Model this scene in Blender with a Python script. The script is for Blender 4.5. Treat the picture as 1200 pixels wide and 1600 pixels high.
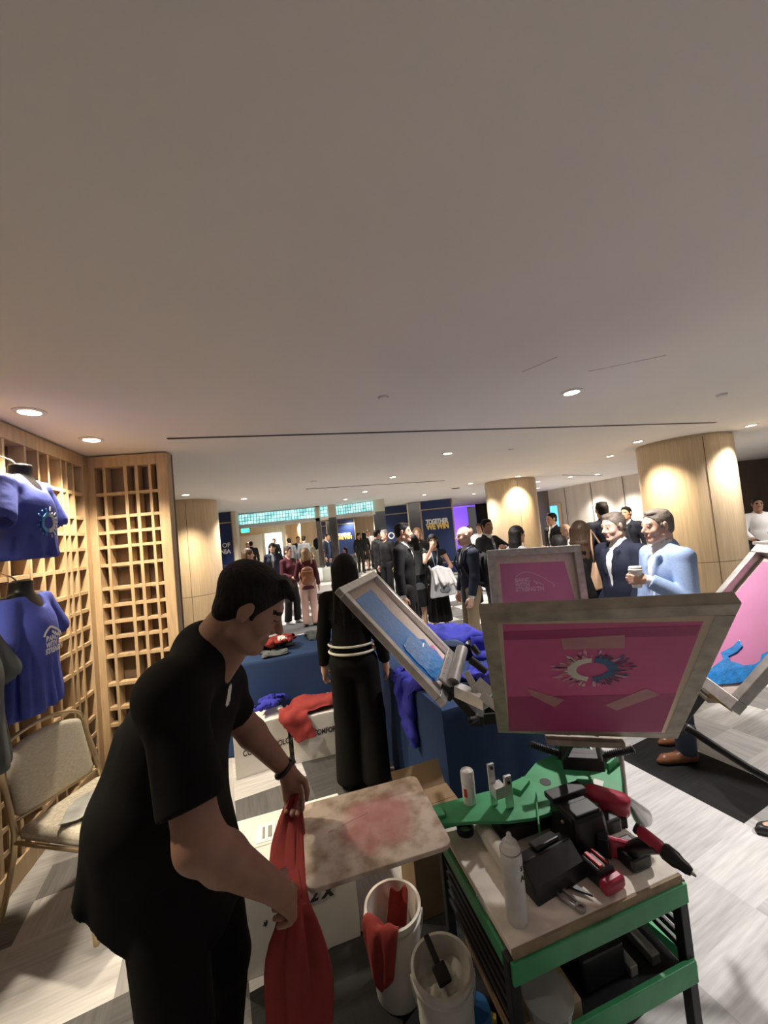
import bpy, math, random
import numpy as np
from mathutils import Vector, Matrix, Euler

for o in list(bpy.data.objects):
    bpy.data.objects.remove(o, do_unlink=True)
SC = bpy.context.scene
COL = SC.collection

# ---------------------------------------------------------------- camera, world, exposure, lights
CAM_H, FPX = 1.77, 600.0
PITCH, ROLL = math.atan(27 / 600.0), math.atan(0.097)
CEIL = 2.65
EXPOSURE = 0.68
WORLD_COL, WORLD_STR = (0.64, 0.60, 0.60), 0.09
SPOT_W = 170.0

fwd = Vector((0, math.cos(PITCH), math.sin(PITCH)))
upv = Vector((0, -math.sin(PITCH), math.cos(PITCH)))
rgt = Vector((1, 0, 0))
xc = rgt * math.cos(ROLL) - upv * math.sin(ROLL)
yc = rgt * math.sin(ROLL) + upv * math.cos(ROLL)
cam_data = bpy.data.cameras.new('camera')
cam = bpy.data.objects.new('camera', cam_data)
COL.objects.link(cam)
cm = Matrix.Identity(4)
for i in range(3):
    cm[i][0], cm[i][1], cm[i][2] = xc[i], yc[i], -fwd[i]
cm[2][3] = CAM_H
cam.matrix_world = cm
cam_data.sensor_fit = 'HORIZONTAL'
cam_data.sensor_width = 36.0
cam_data.lens = 36.0 * FPX / 1200.0
cam_data.clip_start, cam_data.clip_end = 0.05, 100
SC.camera = cam

world = bpy.data.worlds.new('world')
SC.world = world
world.use_nodes = True
bgn = world.node_tree.nodes.get('Background') or world.node_tree.nodes.new('ShaderNodeBackground')
bgn.inputs[0].default_value = (*WORLD_COL, 1)
bgn.inputs[1].default_value = WORLD_STR
SC.view_settings.view_transform = 'Standard'
SC.view_settings.look = 'None'
SC.view_settings.gamma = 1.0
SC.view_settings.exposure = EXPOSURE
SC.view_settings.use_curve_mapping = False
SC.cycles.max_bounces = 10
SC.cycles.diffuse_bounces = 7
SC.cycles.glossy_bounces = 3
SC.cycles.transmission_bounces = 6
SC.cycles.transparent_max_bounces = 10
SC.cycles.sample_clamp_indirect = 4.0
SC.cycles.caustics_reflective = False
SC.cycles.caustics_refractive = False
SC.cycles.use_denoising = True

def spot(loc, watts, col=(1.0, 0.80, 0.56), cone=112, blend=0.75, size=0.05, aim=None):
    d = bpy.data.lights.new('downlight_lamp', 'SPOT')
    d.energy, d.color = watts, col
    d.spot_size, d.spot_blend = math.radians(cone), blend
    d.shadow_soft_size = size
    o = bpy.data.objects.new('downlight_lamp', d)
    COL.objects.link(o)
    o.location = loc
    if aim:
        o.rotation_euler = (Vector(aim) - Vector(loc)).to_track_quat('-Z', 'Y').to_euler()
    return o

# ceiling cans that show in the photograph (x, y, lamp strength, warm/neutral)
CANS = [(-1.99, 2.19, .85, 0), (-2.12, 2.83, .75, 0), (1.47, 2.81, .9, 1), (4.81, 4.91, .9, 1), (3.62, 5.32, 1.0, 0),
        (3.95, 6.55, .9, 0), (.87, 4.81, 1.0, 1), (.21, 6.54, 1.0, 1), (-.38, 8.53, 1.0, 1), (-.97, 10.0, 1.0, 1),
        (-3.2, 6.25, 1.1, 0), (-2.75, 7.62, 1.0, 1), (2.08, 8.96, .9, 1), (3.02, 8.45, 1.1, 0), (4.2, 10.3, .8, 1),
        (5.2, 12.8, .9, 1), (4.84, 9.82, .9, 1), (5.54, 9.84, 1.0, 1), (1.2, 11.0, 1.0, 1), (3.0, 12.6, .8, 1)]
# unseen lamps: cans around the camera, others added to brighten the bar and walls
UNSEEN_LAMPS = [(3.0, 1.2, .95, 1), (3.6, -1.0, .5, 1), (-1.8, 1.0, .55, 0), (-1.6, -1.8, .12, 0), (1.6, -2.4, .12, 1), (6.2, 2.6, 1, 1), (-3.6, 9.2, 1, 1), (6.9, 5.7, .8, 1), (6.3, 12.2, 1, 1), (6.5, 10.9, 1, 1)]
# hall beyond the glass-block header
CANS_FAR = [(-5.5, 14.5), (-3.2, 14.0), (-.8, 14.3), (-6.0, 18.0), (-3.4, 18.0), (-.9, 18.2), (-4.6, 21.6), (-2.0, 21.6), (.8, 17.6), (-6.6, 21.4)]
WARM, NEUT = (1.0, 0.85, 0.65), (1.0, 0.94, 0.90)
for x, y, k, n in CANS + UNSEEN_LAMPS:
    spot((x, y, CEIL - .04), SPOT_W * k, NEUT if n else WARM)
for x, y in CANS_FAR:
    spot((x, y, CEIL - .04), SPOT_W * 1.5, (1.0, .86, .70), 130)
spot((4.2, 21.2, .4), 420, (.28, .12, 1.0), 100, 1, .2, (4.3, 23.0, 1.6))     # violet uplight washing the far wall

# ---------------------------------------------------------------- helpers
def at(px, py, Y):
    """point at distance Y (m, along the room) seen at a photo pixel"""
    u, v = (px - 600) / FPX, -(py - 800) / FPX
    d = fwd + xc * u + yc * v
    return Vector((0, 0, CAM_H)) + d * (Y / d.y)

def atz(px, py, z):
    u, v = (px - 600) / FPX, -(py - 800) / FPX
    d = fwd + xc * u + yc * v
    return Vector((0, 0, CAM_H)) + d * ((z - CAM_H) / d.z)

MATS = {}
def mat(name, col=(.5, .5, .5), rough=.6, metal=0.0, noise=0.0, nscale=20.0, bump=0.0, bscale=60.0, spec=.5,
        emit=None, estr=0.0, stretch=(1, 1, 1), sheen=0.0, trans=0.0, coat=0.0, alpha=1.0, sss=0.0, thin=0.0):
    if name in MATS:
        return MATS[name]
    m = bpy.data.materials.new(name)
    m.use_nodes = True
    nt = m.node_tree
    b = nt.nodes['Principled BSDF']
    b.inputs['Base Color'].default_value = (*col, 1)
    b.inputs['Roughness'].default_value = rough
    b.inputs['Metallic'].default_value = metal
    b.inputs['Specular IOR Level'].default_value = spec
    if sheen:
        b.inputs['Sheen Weight'].default_value = sheen
    if trans:
        b.inputs['Transmission Weight'].default_value = trans
    if coat:
        b.inputs['Coat Weight'].default_value = coat
    if alpha < 1:
        b.inputs['Alpha'].default_value = alpha
    if sss:
        b.inputs['Subsurface Weight'].default_value = sss
        b.inputs['Subsurface Radius'].default_value = (.01, .004, .002)
    if emit:
        b.inputs['Emission Color'].default_value = (*emit, 1)
        b.inputs['Emission Strength'].default_value = estr
    tc = nt.nodes.new('ShaderNodeTexCoord')
    mp = nt.nodes.new('ShaderNodeMapping')
    mp.inputs['Scale'].default_value = stretch
    nt.links.new(tc.outputs['Object'], mp.inputs[0])
    if noise:
        n = nt.nodes.new('ShaderNodeTexNoise')
        n.inputs['Scale'].default_value = nscale
        n.inputs['Detail'].default_value = 5
        nt.links.new(mp.outputs[0], n.inputs['Vector'])
        r = nt.nodes.new('ShaderNodeMapRange')
        r.inputs[1].default_value, r.inputs[2].default_value = .3, .7
        r.inputs[3].default_value, r.inputs[4].default_value = 1 - noise, 1 + noise
        nt.links.new(n.outputs[0], r.inputs[0])
        mx = nt.nodes.new('ShaderNodeVectorMath')
        mx.operation = 'SCALE'
        mx.inputs[0].default_value = col
        nt.links.new(r.outputs[0], mx.inputs['Scale'])
        nt.links.new(mx.outputs[0], b.inputs['Base Color'])
    if bump:
        n2 = nt.nodes.new('ShaderNodeTexNoise')
        n2.inputs['Scale'].default_value = bscale
        n2.inputs['Detail'].default_value = 4
        nt.links.new(mp.outputs[0], n2.inputs['Vector'])
        bp = nt.nodes.new('ShaderNodeBump')
        bp.inputs['Strength'].default_value = bump
        bp.inputs['Distance'].default_value = .01
        nt.links.new(n2.outputs[0], bp.inputs['Height'])
        nt.links.new(bp.outputs[0], b.inputs['Normal'])
    if thin:        # light passes through the stretched fabric
        tl = nt.nodes.new('ShaderNodeBsdfTranslucent')
        tl.inputs[0].default_value = (*[min(1, c * 1.2) for c in col], 1)
        ms = nt.nodes.new('ShaderNodeMixShader')
        ms.inputs[0].default_value = thin
        nt.links.new(b.outputs[0], ms.inputs[1])
        nt.links.new(tl.outputs[0], ms.inputs[2])
        nt.links.new(ms.outputs[0], nt.nodes['Material Output'].inputs[0])
    MATS[name] = m
    return m

def set_props(o, label=None, cat=None, group=None, kind=None):
    if label: o['label'] = label
    if cat: o['category'] = cat
    if group: o['group'] = group
    if kind: o['kind'] = kind
    return o

def thing(name, label, cat, loc=(0, 0, 0), rz=0.0, group=None, kind=None):
    o = bpy.data.objects.new(name, None)
    o.empty_display_size = .1
    COL.objects.link(o)
    o.location = loc
    o.rotation_euler = (0, 0, rz)
    return set_props(o, label, cat, group, kind)

def rot(ax=0, ay=0, az=0):
    return Euler((ax, ay, az)).to_matrix()

class MB:
    """collects shapes into one mesh"""
    def __init__(s):
        s.v, s.f, s.mi = [], [], []
    def add(s, vs, fs, mi=0):
        b = len(s.v)
        s.v += [tuple(p) for p in vs]
        s.f += [tuple(b + i for i in f) for f in fs]
        s.mi += [mi] * len(fs)
        return s
    def box(s, c, d, R=None, mi=0, taper=1.0):
        hx, hy, hz = d[0] / 2, d[1] / 2, d[2] / 2
        vs = []
        for z in (-1, 1):
            t = taper if z > 0 else 1
            for x, y in ((-1, -1), (1, -1), (1, 1), (-1, 1)):
                p = Vector((x * hx * t, y * hy * t, z * hz))
                vs.append((R @ p if R else p) + Vector(c))
        s.add(vs, [(3, 2, 1, 0), (4, 5, 6, 7), (0, 1, 5, 4), (1, 2, 6, 5), (2, 3, 7, 6), (3, 0, 4, 7)], mi)
        return s
    def bar(s, a, b, w, h=None, up=(0, 0, 1), mi=0):
        a, b = Vector(a), Vector(b)
        h = h or w
        d = (b - a)
        L = d.length
        z = d.normalized()
        u = Vector(up)
        if abs(z.dot(u)) > .98: u = Vector((0, 1, 0))
        x = u.cross(z).normalized()
        y = z.cross(x)
        R = Matrix((x, y, z)).transposed()
        return s.box((a + b) / 2, (w, h, L), R, mi)
    def tube(s, pts, r, n=10, mi=0, caps=True, closed=False, flat=1.0):
        pts = [Vector(p) for p in pts]
        rs = r if isinstance(r, (list, tuple)) else [r] * len(pts)
        N = len(pts)
        prev = None
        vs, fs = [], []
        for i, p in enumerate(pts):
            if closed:
                t = (pts[(i + 1) % N] - pts[i - 1]).normalized()
            else:
                t = (pts[min(i + 1, N - 1)] - pts[max(i - 1, 0)]).normalized()
            if prev is None:
                a = Vector((0, 0, 1)) if abs(t.z) < .9 else Vector((1, 0, 0))
                nx = a.cross(t).normalized()
            else:
                nx = (prev - t * prev.dot(t)).normalized()
            prev = nx
            ny = t.cross(nx)
            for k in range(n):
                an = 2 * math.pi * k / n
                vs.append(p + nx * (math.cos(an) * rs[i]) + ny * (math.sin(an) * rs[i] * flat))
        for i in range(N if closed else N - 1):
            j = (i + 1) % N
            for k in range(n):
                k2 = (k + 1) % n
                fs.append((i * n + k, i * n + k2, j * n + k2, j * n + k))
        if caps and not closed:
            fs.append(tuple(range(n - 1, -1, -1)))
            fs.append(tuple((N - 1) * n + k for k in range(n)))
        return s.add(vs, fs, mi)
    def cyl(s, a, b, r, r2=None, n=20, mi=0):
        return s.tube([a, b], [r, r if r2 is None else r2], n, mi)
    def lathe(s, prof, c=(0, 0, 0), n=28, mi=0, R=None):
        vs, fs = [], []
        m = len(prof)
        for k in range(n):
            an = 2 * math.pi * k / n
            for r, z in prof:
                p = Vector((r * math.cos(an), r * math.sin(an), z))
                vs.append((R @ p if R else p) + Vector(c))
        for k in range(n):
            k2 = (k + 1) % n
            for i in range(m - 1):
                fs.append((k * m + i, k2 * m + i, k2 * m + i + 1, k * m + i + 1))
        return s.add(vs, fs, mi)
    def ell(s, c, r, R=None, nu=16, nv=10, mi=0):
        vs, fs = [], []
        for j in range(nv + 1):
            th = math.pi * j / nv
            for i in range(nu):
                ph = 2 * math.pi * i / nu
                p = Vector((r[0] * math.sin(th) * math.cos(ph), r[1] * math.sin(th) * math.sin(ph), r[2] * math.cos(th)))
                vs.append((R @ p if R else p) + Vector(c))
        for j in range(nv):
            for i in range(nu):
                i2 = (i + 1) % nu
                fs.append((j * nu + i, (j + 1) * nu + i, (j + 1) * nu + i2, j * nu + i2))
        return s.add(vs, fs, mi)
    def prism(s, poly, thick, M=None, mi=0):
        """polygon in local xy extruded along z by thick"""
        n = len(poly)
        vs = [Vector((x, y, 0)) for x, y in poly] + [Vector((x, y, thick)) for x, y in poly]
        if M: vs = [M @ v for v in vs]
        fs = [tuple(range(n - 1, -1, -1)), tuple(range(n, 2 * n))] + [(i, (i + 1) % n, n + (i + 1) % n, n + i) for i in range(n)]
        return s.add(vs, fs, mi)
    def build(s, name, mats, parent=None, smooth=False, bevel=0.0, loc=None, R=None):
        me = bpy.data.meshes.new(name)
        me.from_pydata(s.v, [], s.f)
        ms = mats if isinstance(mats, (list, tuple)) else [mats]
        for m in ms: me.materials.append(m)
        if len(ms) > 1:
            me.polygons.foreach_set('material_index', s.mi)
        me.validate()
        o = bpy.data.objects.new(name, me)
        COL.objects.link(o)
        if parent: o.parent = parent
        if loc is not None: o.location = loc
        if R is not None: o.rotation_euler = R.to_euler() if isinstance(R, Matrix) else R
        if smooth:
            me.polygons.foreach_set('use_smooth', [True] * len(me.polygons))
            if smooth != 'all':
                me.set_sharp_from_angle(angle=math.radians(40))
        if bevel:
            bv = o.modifiers.new('bevel', 'BEVEL')
            bv.width, bv.segments, bv.limit_method, bv.angle_limit = bevel, 2, 'ANGLE', math.radians(40)
            bv.harden_normals = False
        me.update()
        return o

def text_mesh(name, txt, size, m, parent, M, extrude=.0008, bold=0.0, sx=1.0, align='LEFT', shear=0.0, space=1.0):
    c = bpy.data.curves.new(name, 'FONT')
    c.body, c.size, c.extrude, c.offset = txt, size, extrude, bold
    c.align_x = align
    c.shear = shear
    c.space_character = space
    t = bpy.data.objects.new(name, c)
    COL.objects.link(t)
    dg = bpy.context.evaluated_depsgraph_get()
    me = bpy.data.meshes.new_from_object(t.evaluated_get(dg))
    bpy.data.objects.remove(t, do_unlink=True)
    me.transform(M @ Matrix.Diagonal((sx, 1, 1, 1)))
    me.materials.clear()
    me.materials.append(m)
    o = bpy.data.objects.new(name, me)
    COL.objects.link(o)
    if parent: o.parent = parent
    return o

def frame_mat(origin, xdir, ydir):
    x = Vector(xdir).normalized()
    z = x.cross(Vector(ydir)).normalized()
    y = z.cross(x)
    M = Matrix.Identity(4)
    for i in range(3):
        M[i][0], M[i][1], M[i][2], M[i][3] = x[i], y[i], z[i], origin[i]
    return M

def copy_thing(src, loc, rz=None, label=None):
    c = src.copy()
    COL.objects.link(c)
    c.location = loc
    if rz is not None: c.rotation_euler = (0, 0, rz)
    if label: c['label'] = label
    for ch in src.children:
        d = ch.copy()
        COL.objects.link(d)
        d.parent = c
        for g in ch.children:
            e = g.copy()
            COL.objects.link(e)
            e.parent = d
    return c
# ---------------------------------------------------------------- signed-distance bodies meshed as one continuous surface
class SDF:
    def __init__(s, res):
        s.res, s.ops = res, []
    def cap(s, a, b, r1, r2=None, k=.02, sub=False, S=None):
        """rounded cone a->b; S = per-axis stretch of space (larger = thinner along that axis)"""
        s.ops.append(('cap', np.array(a, float), np.array(b, float), r1, r1 if r2 is None else r2, k, sub, None if S is None else np.array(S, float)))
        return s
    def ell(s, c, r, k=.02, sub=False, R=None):
        s.ops.append(('ell', np.array(c, float), np.array(r, float), None if R is None else np.array(R, float), 0, k, sub, None))
        return s
    def pcut(s, n, p, r):
        """clean planar cut that only acts inside a ball: removes what lies beyond p along n"""
        n = np.array(n, float)
        n /= np.linalg.norm(n)
        s.ops.append(('pcut', n, np.array(p, float), r, 0, 0, True, None))
        return s
    def cut(s, n, p):
        """remove everything on the side n points to, beyond point p"""
        n = np.array(n, float)
        n /= np.linalg.norm(n)
        s.ops.append(('cut', n, float(n @ np.array(p, float)), 0, 0, 0, False, None))
        return s
    def ext(s, op):
        if op[0] == 'cap':
            _, a, b, r1, r2 = op[:5]
            m = max(r1, r2)
            mm = m / op[7] if op[7] is not None else np.full(3, m)
            mm = np.maximum(mm, 0)
            return np.minimum(a, b) - mm, np.maximum(a, b) + mm
        r = np.full(3, op[2].max()) if op[3] is not None else op[2]
        return op[1] - r, op[1] + r
    def mesh(s):
        h = s.res
        lo = np.min([s.ext(o)[0] for o in s.ops if o[0] != 'cut' and not o[6]], 0) - 3 * h
        hi = np.max([s.ext(o)[1] for o in s.ops if o[0] != 'cut' and not o[6]], 0) + 3 * h
        n = np.ceil((hi - lo) / h).astype(int) + 1
        ax = [lo[i] + h * np.arange(n[i]) for i in range(3)]
        D = np.full(n, .12, np.float32)
        for op in s.ops:
            if op[0] == 'cut':
                nn, d = op[1], op[2]
                q = (ax[0] * nn[0])[:, None, None] + (ax[1] * nn[1])[None, :, None] + (ax[2] * nn[2])[None, None, :] - d
                np.maximum(D, q.astype(np.float32), out=D)
                continue
            if op[0] == 'pcut':
                nn, p, r = op[1:4]
                dx, dy, dz = (ax[0] - p[0])[:, None, None], (ax[1] - p[1])[None, :, None], (ax[2] - p[2])[None, None, :]
                reg = np.maximum(-(dx * nn[0] + dy * nn[1] + dz * nn[2]), np.sqrt(dx * dx + dy * dy + dz * dz) - r)
                np.maximum(D, (-reg).astype(np.float32), out=D)
                continue
            k = max(op[5], 1e-4)
            a0, b0 = s.ext(op)
            mg = k + 3 * h
            i0 = np.maximum(np.floor((a0 - mg - lo) / h).astype(int), 0)
            i1 = np.minimum(np.ceil((b0 + mg - lo) / h).astype(int) + 1, n)
            if np.any(i1 <= i0): continue
            sl = tuple(slice(i0[i], i1[i]) for i in range(3))
            X = ax[0][sl[0]][:, None, None]
            Y = ax[1][sl[1]][None, :, None]
            Z = ax[2][sl[2]][None, None, :]
            if op[0] == 'cap':
                a, b, r1, r2 = op[1:5]
                S = op[7]
                if S is not None:
                    dx, dy, dz = (X - a[0]) * S[0], (Y - a[1]) * S[1], (Z - a[2]) * S[2]
                    e = (b - a) * S
                    sc = 1 / S.max()
                    sc = 1 / np.sqrt(S.max())
                else:
                    dx, dy, dz = X - a[0], Y - a[1], Z - a[2]
                    e = b - a
                    sc = 1
                ee = max(e @ e, 1e-12)
                t = np.clip((dx * e[0] + dy * e[1] + dz * e[2]) / ee, 0, 1)
                d = (np.sqrt((dx - t * e[0]) ** 2 + (dy - t * e[1]) ** 2 + (dz - t * e[2]) ** 2) - (r1 + t * (r2 - r1))) * sc
            else:
                c, r, R = op[1], op[2], op[3]
                dx, dy, dz = X - c[0], Y - c[1], Z - c[2]
                if R is not None:      # columns of R = local axes
                    dx, dy, dz = (R[0, 0] * dx + R[1, 0] * dy + R[2, 0] * dz, R[0, 1] * dx + R[1, 1] * dy + R[2, 1] * dz,
                                  R[0, 2] * dx + R[1, 2] * dy + R[2, 2] * dz)
                k0 = np.sqrt((dx / r[0]) ** 2 + (dy / r[1]) ** 2 + (dz / r[2]) ** 2)
                k1 = np.sqrt((dx / r[0] ** 2) ** 2 + (dy / r[1] ** 2) ** 2 + (dz / r[2] ** 2) ** 2)
                d = np.where(k1 > 1e-6, k0 * (k0 - 1) / np.maximum(k1, 1e-6), -r.min())
            W = D[sl]
            if op[6]:
                hh = np.maximum(k - np.abs(W + d), 0) / k
                D[sl] = np.maximum(W, -d) + hh * hh * k * .25
            else:
                hh = np.maximum(k - np.abs(W - d), 0) / k
                D[sl] = np.minimum(W, d) - hh * hh * k * .25
        return surface_nets(D, lo, h)

def surface_nets(D, lo, h):
    D = np.where(D == 0, 1e-6, D)
    I = D < 0
    nx, ny, nz = D.shape
    cnt = np.zeros((nx - 1, ny - 1, nz - 1), np.int8)
    for i in (0, 1):
        for j in (0, 1):
            for k in (0, 1):
                cnt += I[i:nx - 1 + i, j:ny - 1 + j, k:nz - 1 + k]
    act = np.argwhere((cnt > 0) & (cnt < 8))
    if len(act) == 0:
        return np.zeros((0, 3)), []
    idx = np.full(cnt.shape, -1, np.int64)
    idx[tuple(act.T)] = np.arange(len(act))
    acc = np.zeros((len(act), 3))
    num = np.zeros(len(act))
    corners = [(i, j, k) for i in (0, 1) for j in (0, 1) for k in (0, 1)]
    for a in corners:
        for b in corners:
            if sum(b) - sum(a) == 1 and all(b[q] >= a[q] for q in range(3)):
                A = act + a
                B = act + b
                da, db = D[tuple(A.T)], D[tuple(B.T)]
                m = (da < 0) != (db < 0)
                t = np.where(m, da / np.where(m, da - db, 1), 0)
                P = np.array(a)[None] + t[:, None] * (np.array(b) - np.array(a))[None]
                acc[m] += P[m]
                num[m] += 1
    V = lo + h * (act + acc / num[:, None])
    F = []
    for axis in range(3):
        sa = [slice(None)] * 3
        sb = [slice(None)] * 3
        sa[axis], sb[axis] = slice(0, -1), slice(1, None)
        A, B = I[tuple(sa)], I[tuple(sb)]
        E = np.argwhere(A != B)
        if not len(E): continue
        o1, o2 = [(1, 2), (2, 0), (0, 1)][axis]
        ok = (E[:, o1] > 0) & (E[:, o2] > 0)
        E = E[ok]
        ok = (E[:, o1] < D.shape[o1] - 1) & (E[:, o2] < D.shape[o2] - 1)
        E = E[ok]
        inside = A[tuple(E.T)]
        q = []
        for d1, d2 in ((-1, -1), (0, -1), (0, 0), (-1, 0)):
            e = E.copy()
            e[:, o1] += d1
            e[:, o2] += d2
            q.append(idx[tuple(e.T)])
        Q = np.stack(q, 1)
        Q[~inside] = Q[~inside][:, ::-1]
        F.append(Q)
    F = np.concatenate(F)
    return V, F

def np_obj(name, V, F, mats, parent=None, mi=None, smooth=True, scale=1.0, relax=0):
    V = np.asarray(V, float) * scale
    F = np.asarray(F)
    for _ in range(relax):
        s = np.zeros_like(V)
        c = np.zeros(len(V))
        for a, b in ((0, 1), (1, 2), (2, 3), (3, 0)):
            np.add.at(s, F[:, a], V[F[:, b]])
            np.add.at(s, F[:, b], V[F[:, a]])
            np.add.at(c, F[:, a], 1)
            np.add.at(c, F[:, b], 1)
        V = .5 * V + .5 * s / np.maximum(c, 1)[:, None]
    me = bpy.data.meshes.new(name)
    me.from_pydata(V.tolist(), [], F.tolist())
    ms = mats if isinstance(mats, (list, tuple)) else [mats]
    for m in ms: me.materials.append(m)
    if mi is not None:
        me.polygons.foreach_set('material_index', np.asarray(mi, np.int32))
    if smooth:
        me.polygons.foreach_set('use_smooth', [True] * len(me.polygons))
    me.update()
    o = bpy.data.objects.new(name, me)
    COL.objects.link(o)
    if parent: o.parent = parent
    return o

# ---------------------------------------------------------------- small cloth solver: a T-shirt or sheet dropped on boxes
def cloth_drop(name, shape, start, colliders, m, parent=None, n=44, size=.7, steps=90, iters=8, seed=0, squeeze=.8, bumpy=.05,
               floor=0.0, label=None, cat=None, group=None, mi=None, mats=None, thick=.004, crease=.0):
    """shape(u,v)->bool on the unit square; start = (x,y,z,rz); colliders = (cx,cy,cz,hx,hy,hz,rz)"""
    rs = np.random.RandomState(seed)
    uu, vv = np.meshgrid(np.linspace(0, 1, n), np.linspace(0, 1, n), indexing='ij')
    mask = np.vectorize(shape)(uu, vv)
    ids = np.full((n, n), -1)
    ids[mask] = np.arange(mask.sum())
    step = size / (n - 1)
    P = np.stack([(uu[mask] - .5) * size * squeeze, (vv[mask] - .5) * size * squeeze, np.zeros(mask.sum())], 1)
    ph = rs.rand(8) * 6.28
    u, v = uu[mask], vv[mask]
    P[:, 2] = bumpy * (np.sin(u * 11 + v * 4 + ph[0]) + np.sin(v * 13 - u * 5 + ph[1]) + .7 * np.sin((u + v) * 19 + ph[2]) + .5 * np.sin((u - v) * 27 + ph[3]))
    P[:, 0] += .3 * bumpy * np.sin(v * 17 + ph[4])
    P[:, 1] += .3 * bumpy * np.sin(u * 15 + ph[5])
    c, s_ = math.cos(start[3]), math.sin(start[3])
    P = np.stack([start[0] + c * P[:, 0] - s_ * P[:, 1], start[1] + s_ * P[:, 0] + c * P[:, 1], start[2] + P[:, 2] - P[:, 2].min()], 1)
    groups = []
    def addg(di, dj, stiff):
        L = step * math.hypot(di, dj)
        I, J = np.meshgrid(np.arange(n), np.arange(n), indexing='ij')
        I2, J2 = I + di, J + dj
        ok = (I2 >= 0) & (I2 < n) & (J2 >= 0) & (J2 < n)
        a = ids[I[ok], J[ok]]
        b = ids[I2[ok], J2[ok]]
        par = ((I[ok] // max(abs(di), 1)) if di else (J[ok] // max(abs(dj), 1))) % 2
        for q in (0, 1):
            w = (a >= 0) & (b >= 0) & (par == q)
            if w.any(): groups.append((a[w], b[w], L, stiff))
    addg(1, 0, .5); addg(0, 1, .5); addg(1, 1, .4); addg(1, -1, .4); addg(2, 0, .10); addg(0, 2, .10)
    prev = P.copy()
    pin = None
    for st in range(steps):
        vel = (P - prev) * .965
        prev = P.copy()
        P = P + vel + np.array([0, 0, -9.8 * (1 / 60.) ** 2 * .6])
        for it in range(iters):
            for a, b, L, k in groups:
                d = P[b] - P[a]
                l = np.sqrt((d * d).sum(1)) + 1e-9
                w = (d * ((l - L) / l * k)[:, None])
                P[a] += w
                P[b] -= w
            if it % 2 and it != iters - 1: continue
            for (cx, cy, cz, hx, hy, hz, rz) in colliders:
                c, s_ = math.cos(rz), math.sin(rz)
                dx, dy, dz = P[:, 0] - cx, P[:, 1] - cy, P[:, 2] - cz
                lx, ly = c * dx + s_ * dy, -s_ * dx + c * dy
                t = .006
                px, py, pz = hx + t - np.abs(lx), hy + t - np.abs(ly), hz + t - dz
                ins = (px > 0) & (py > 0) & (pz > 0) & (dz > -hz)
                if not ins.any(): continue
                top = ins & (pz <= px + .03) & (pz <= py + .03)
                sx_ = ins & ~top & (px <= py)
                sy_ = ins & ~top & (px > py)
                P[top, 2] += pz[top]
                lx = np.where(sx_, np.sign(lx) * (hx + t), lx)
                ly = np.where(sy_, np.sign(ly) * (hy + t), ly)
                w = sx_ | sy_
                P[w, 0] = cx + c * lx[w] - s_ * ly[w]
                P[w, 1] = cy + s_ * lx[w] + c * ly[w]
                if it == iters - 1:
                    prev[top] = P[top] * .97 + prev[top] * .03
                    prev[w] = P[w] * .45 + prev[w] * .55
            low = P[:, 2] < floor + .006
            if low.any():
                P[low, 2] = floor + .006
                if it == iters - 1: prev[low] = P[low]
    F, MI = [], []
    for i in range(n - 1):
        for j in range(n - 1):
            q = (ids[i, j], ids[i + 1, j], ids[i + 1, j + 1], ids[i, j + 1])
            if min(q) >= 0:
                F.append(q)
                MI.append(mi((i + .5) / n, (j + .5) / n) if mi else 0)
    F = np.array(F)
    used = np.unique(F)
    remap = np.full(len(P), -1)
    remap[used] = np.arange(len(used))
    F, P, u, v = remap[F], P[used], u[used], v[used]
    if crease:
        fn = np.cross(P[F[:, 1]] - P[F[:, 0]], P[F[:, 3]] - P[F[:, 0]])
        N = np.zeros_like(P)
        for q in range(4): np.add.at(N, F[:, q], fn)
        N /= np.linalg.norm(N, axis=1)[:, None] + 1e-12
        if N[:, 2].mean() < 0: N = -N
        wv = np.sin(5 * u + 3 * v + ph[6]) + np.sin(4 * v - 6 * u + ph[7])
        r = np.zeros(len(P))
        for (ka, kb, am) in ((7, 3, 1.0), (-4, 8, .9), (11, -9, .55), (5, 15, .5), (19, 8, .3), (-9, 21, .3)):
            r += am * (1 - np.abs(np.sin(ka * u + kb * v + 1.3 * wv + rs.rand() * 6))) ** 2
        P = P + N * (r * crease)[:, None]
    o = np_obj(name, P, F, mats or m, parent, MI if mi else None, relax=1)
    sd = o.modifiers.new('thickness', 'SOLIDIFY')
    sd.thickness, sd.offset = thick, 1
    sb = o.modifiers.new('smooth', 'SUBSURF')
    sb.levels = sb.render_levels = 1
    if label: set_props(o, label, cat, group)
    return o

def tee(u, v):
    """T-shirt outline, neck at v=1"""
    if .22 < u < .78:
        return not (v > .94 and abs(u - .5) < .1)
    return v > .68 - .25 * (abs(u - .5) - .28) and v < .99 - .5 * (abs(u - .5) - .28)
# ---------------------------------------------------------------- materials
M = {}
def mk(name, *a, **k):
    M[name] = mat(name, *a, **k)
mk('skin_light', (.60, .36, .26), .5, noise=.06, nscale=30, spec=.35)
mk('skin_tan', (.36, .195, .135), .5, noise=.07, nscale=30, spec=.35)
mk('skin_pale', (.68, .44, .34), .5, noise=.05, nscale=30, spec=.35)
mk('lips', (.42, .17, .15), .45)
mk('eye_white', (.6, .56, .52), .25)
mk('eye_dark', (.03, .02, .015), .2)
mk('hair_dark', (.009, .007, .006), .62, spec=.25, noise=.4, nscale=60, bump=.6, bscale=90, stretch=(1, 1, .3))
mk('hair_brown', (.07, .038, .02), .5, noise=.35, nscale=50, bump=.5, bscale=80, stretch=(1, 1, .3))
mk('hair_blond', (.26, .16, .075), .5, noise=.35, nscale=50, bump=.5, bscale=80, stretch=(1, 1, .3))
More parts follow.
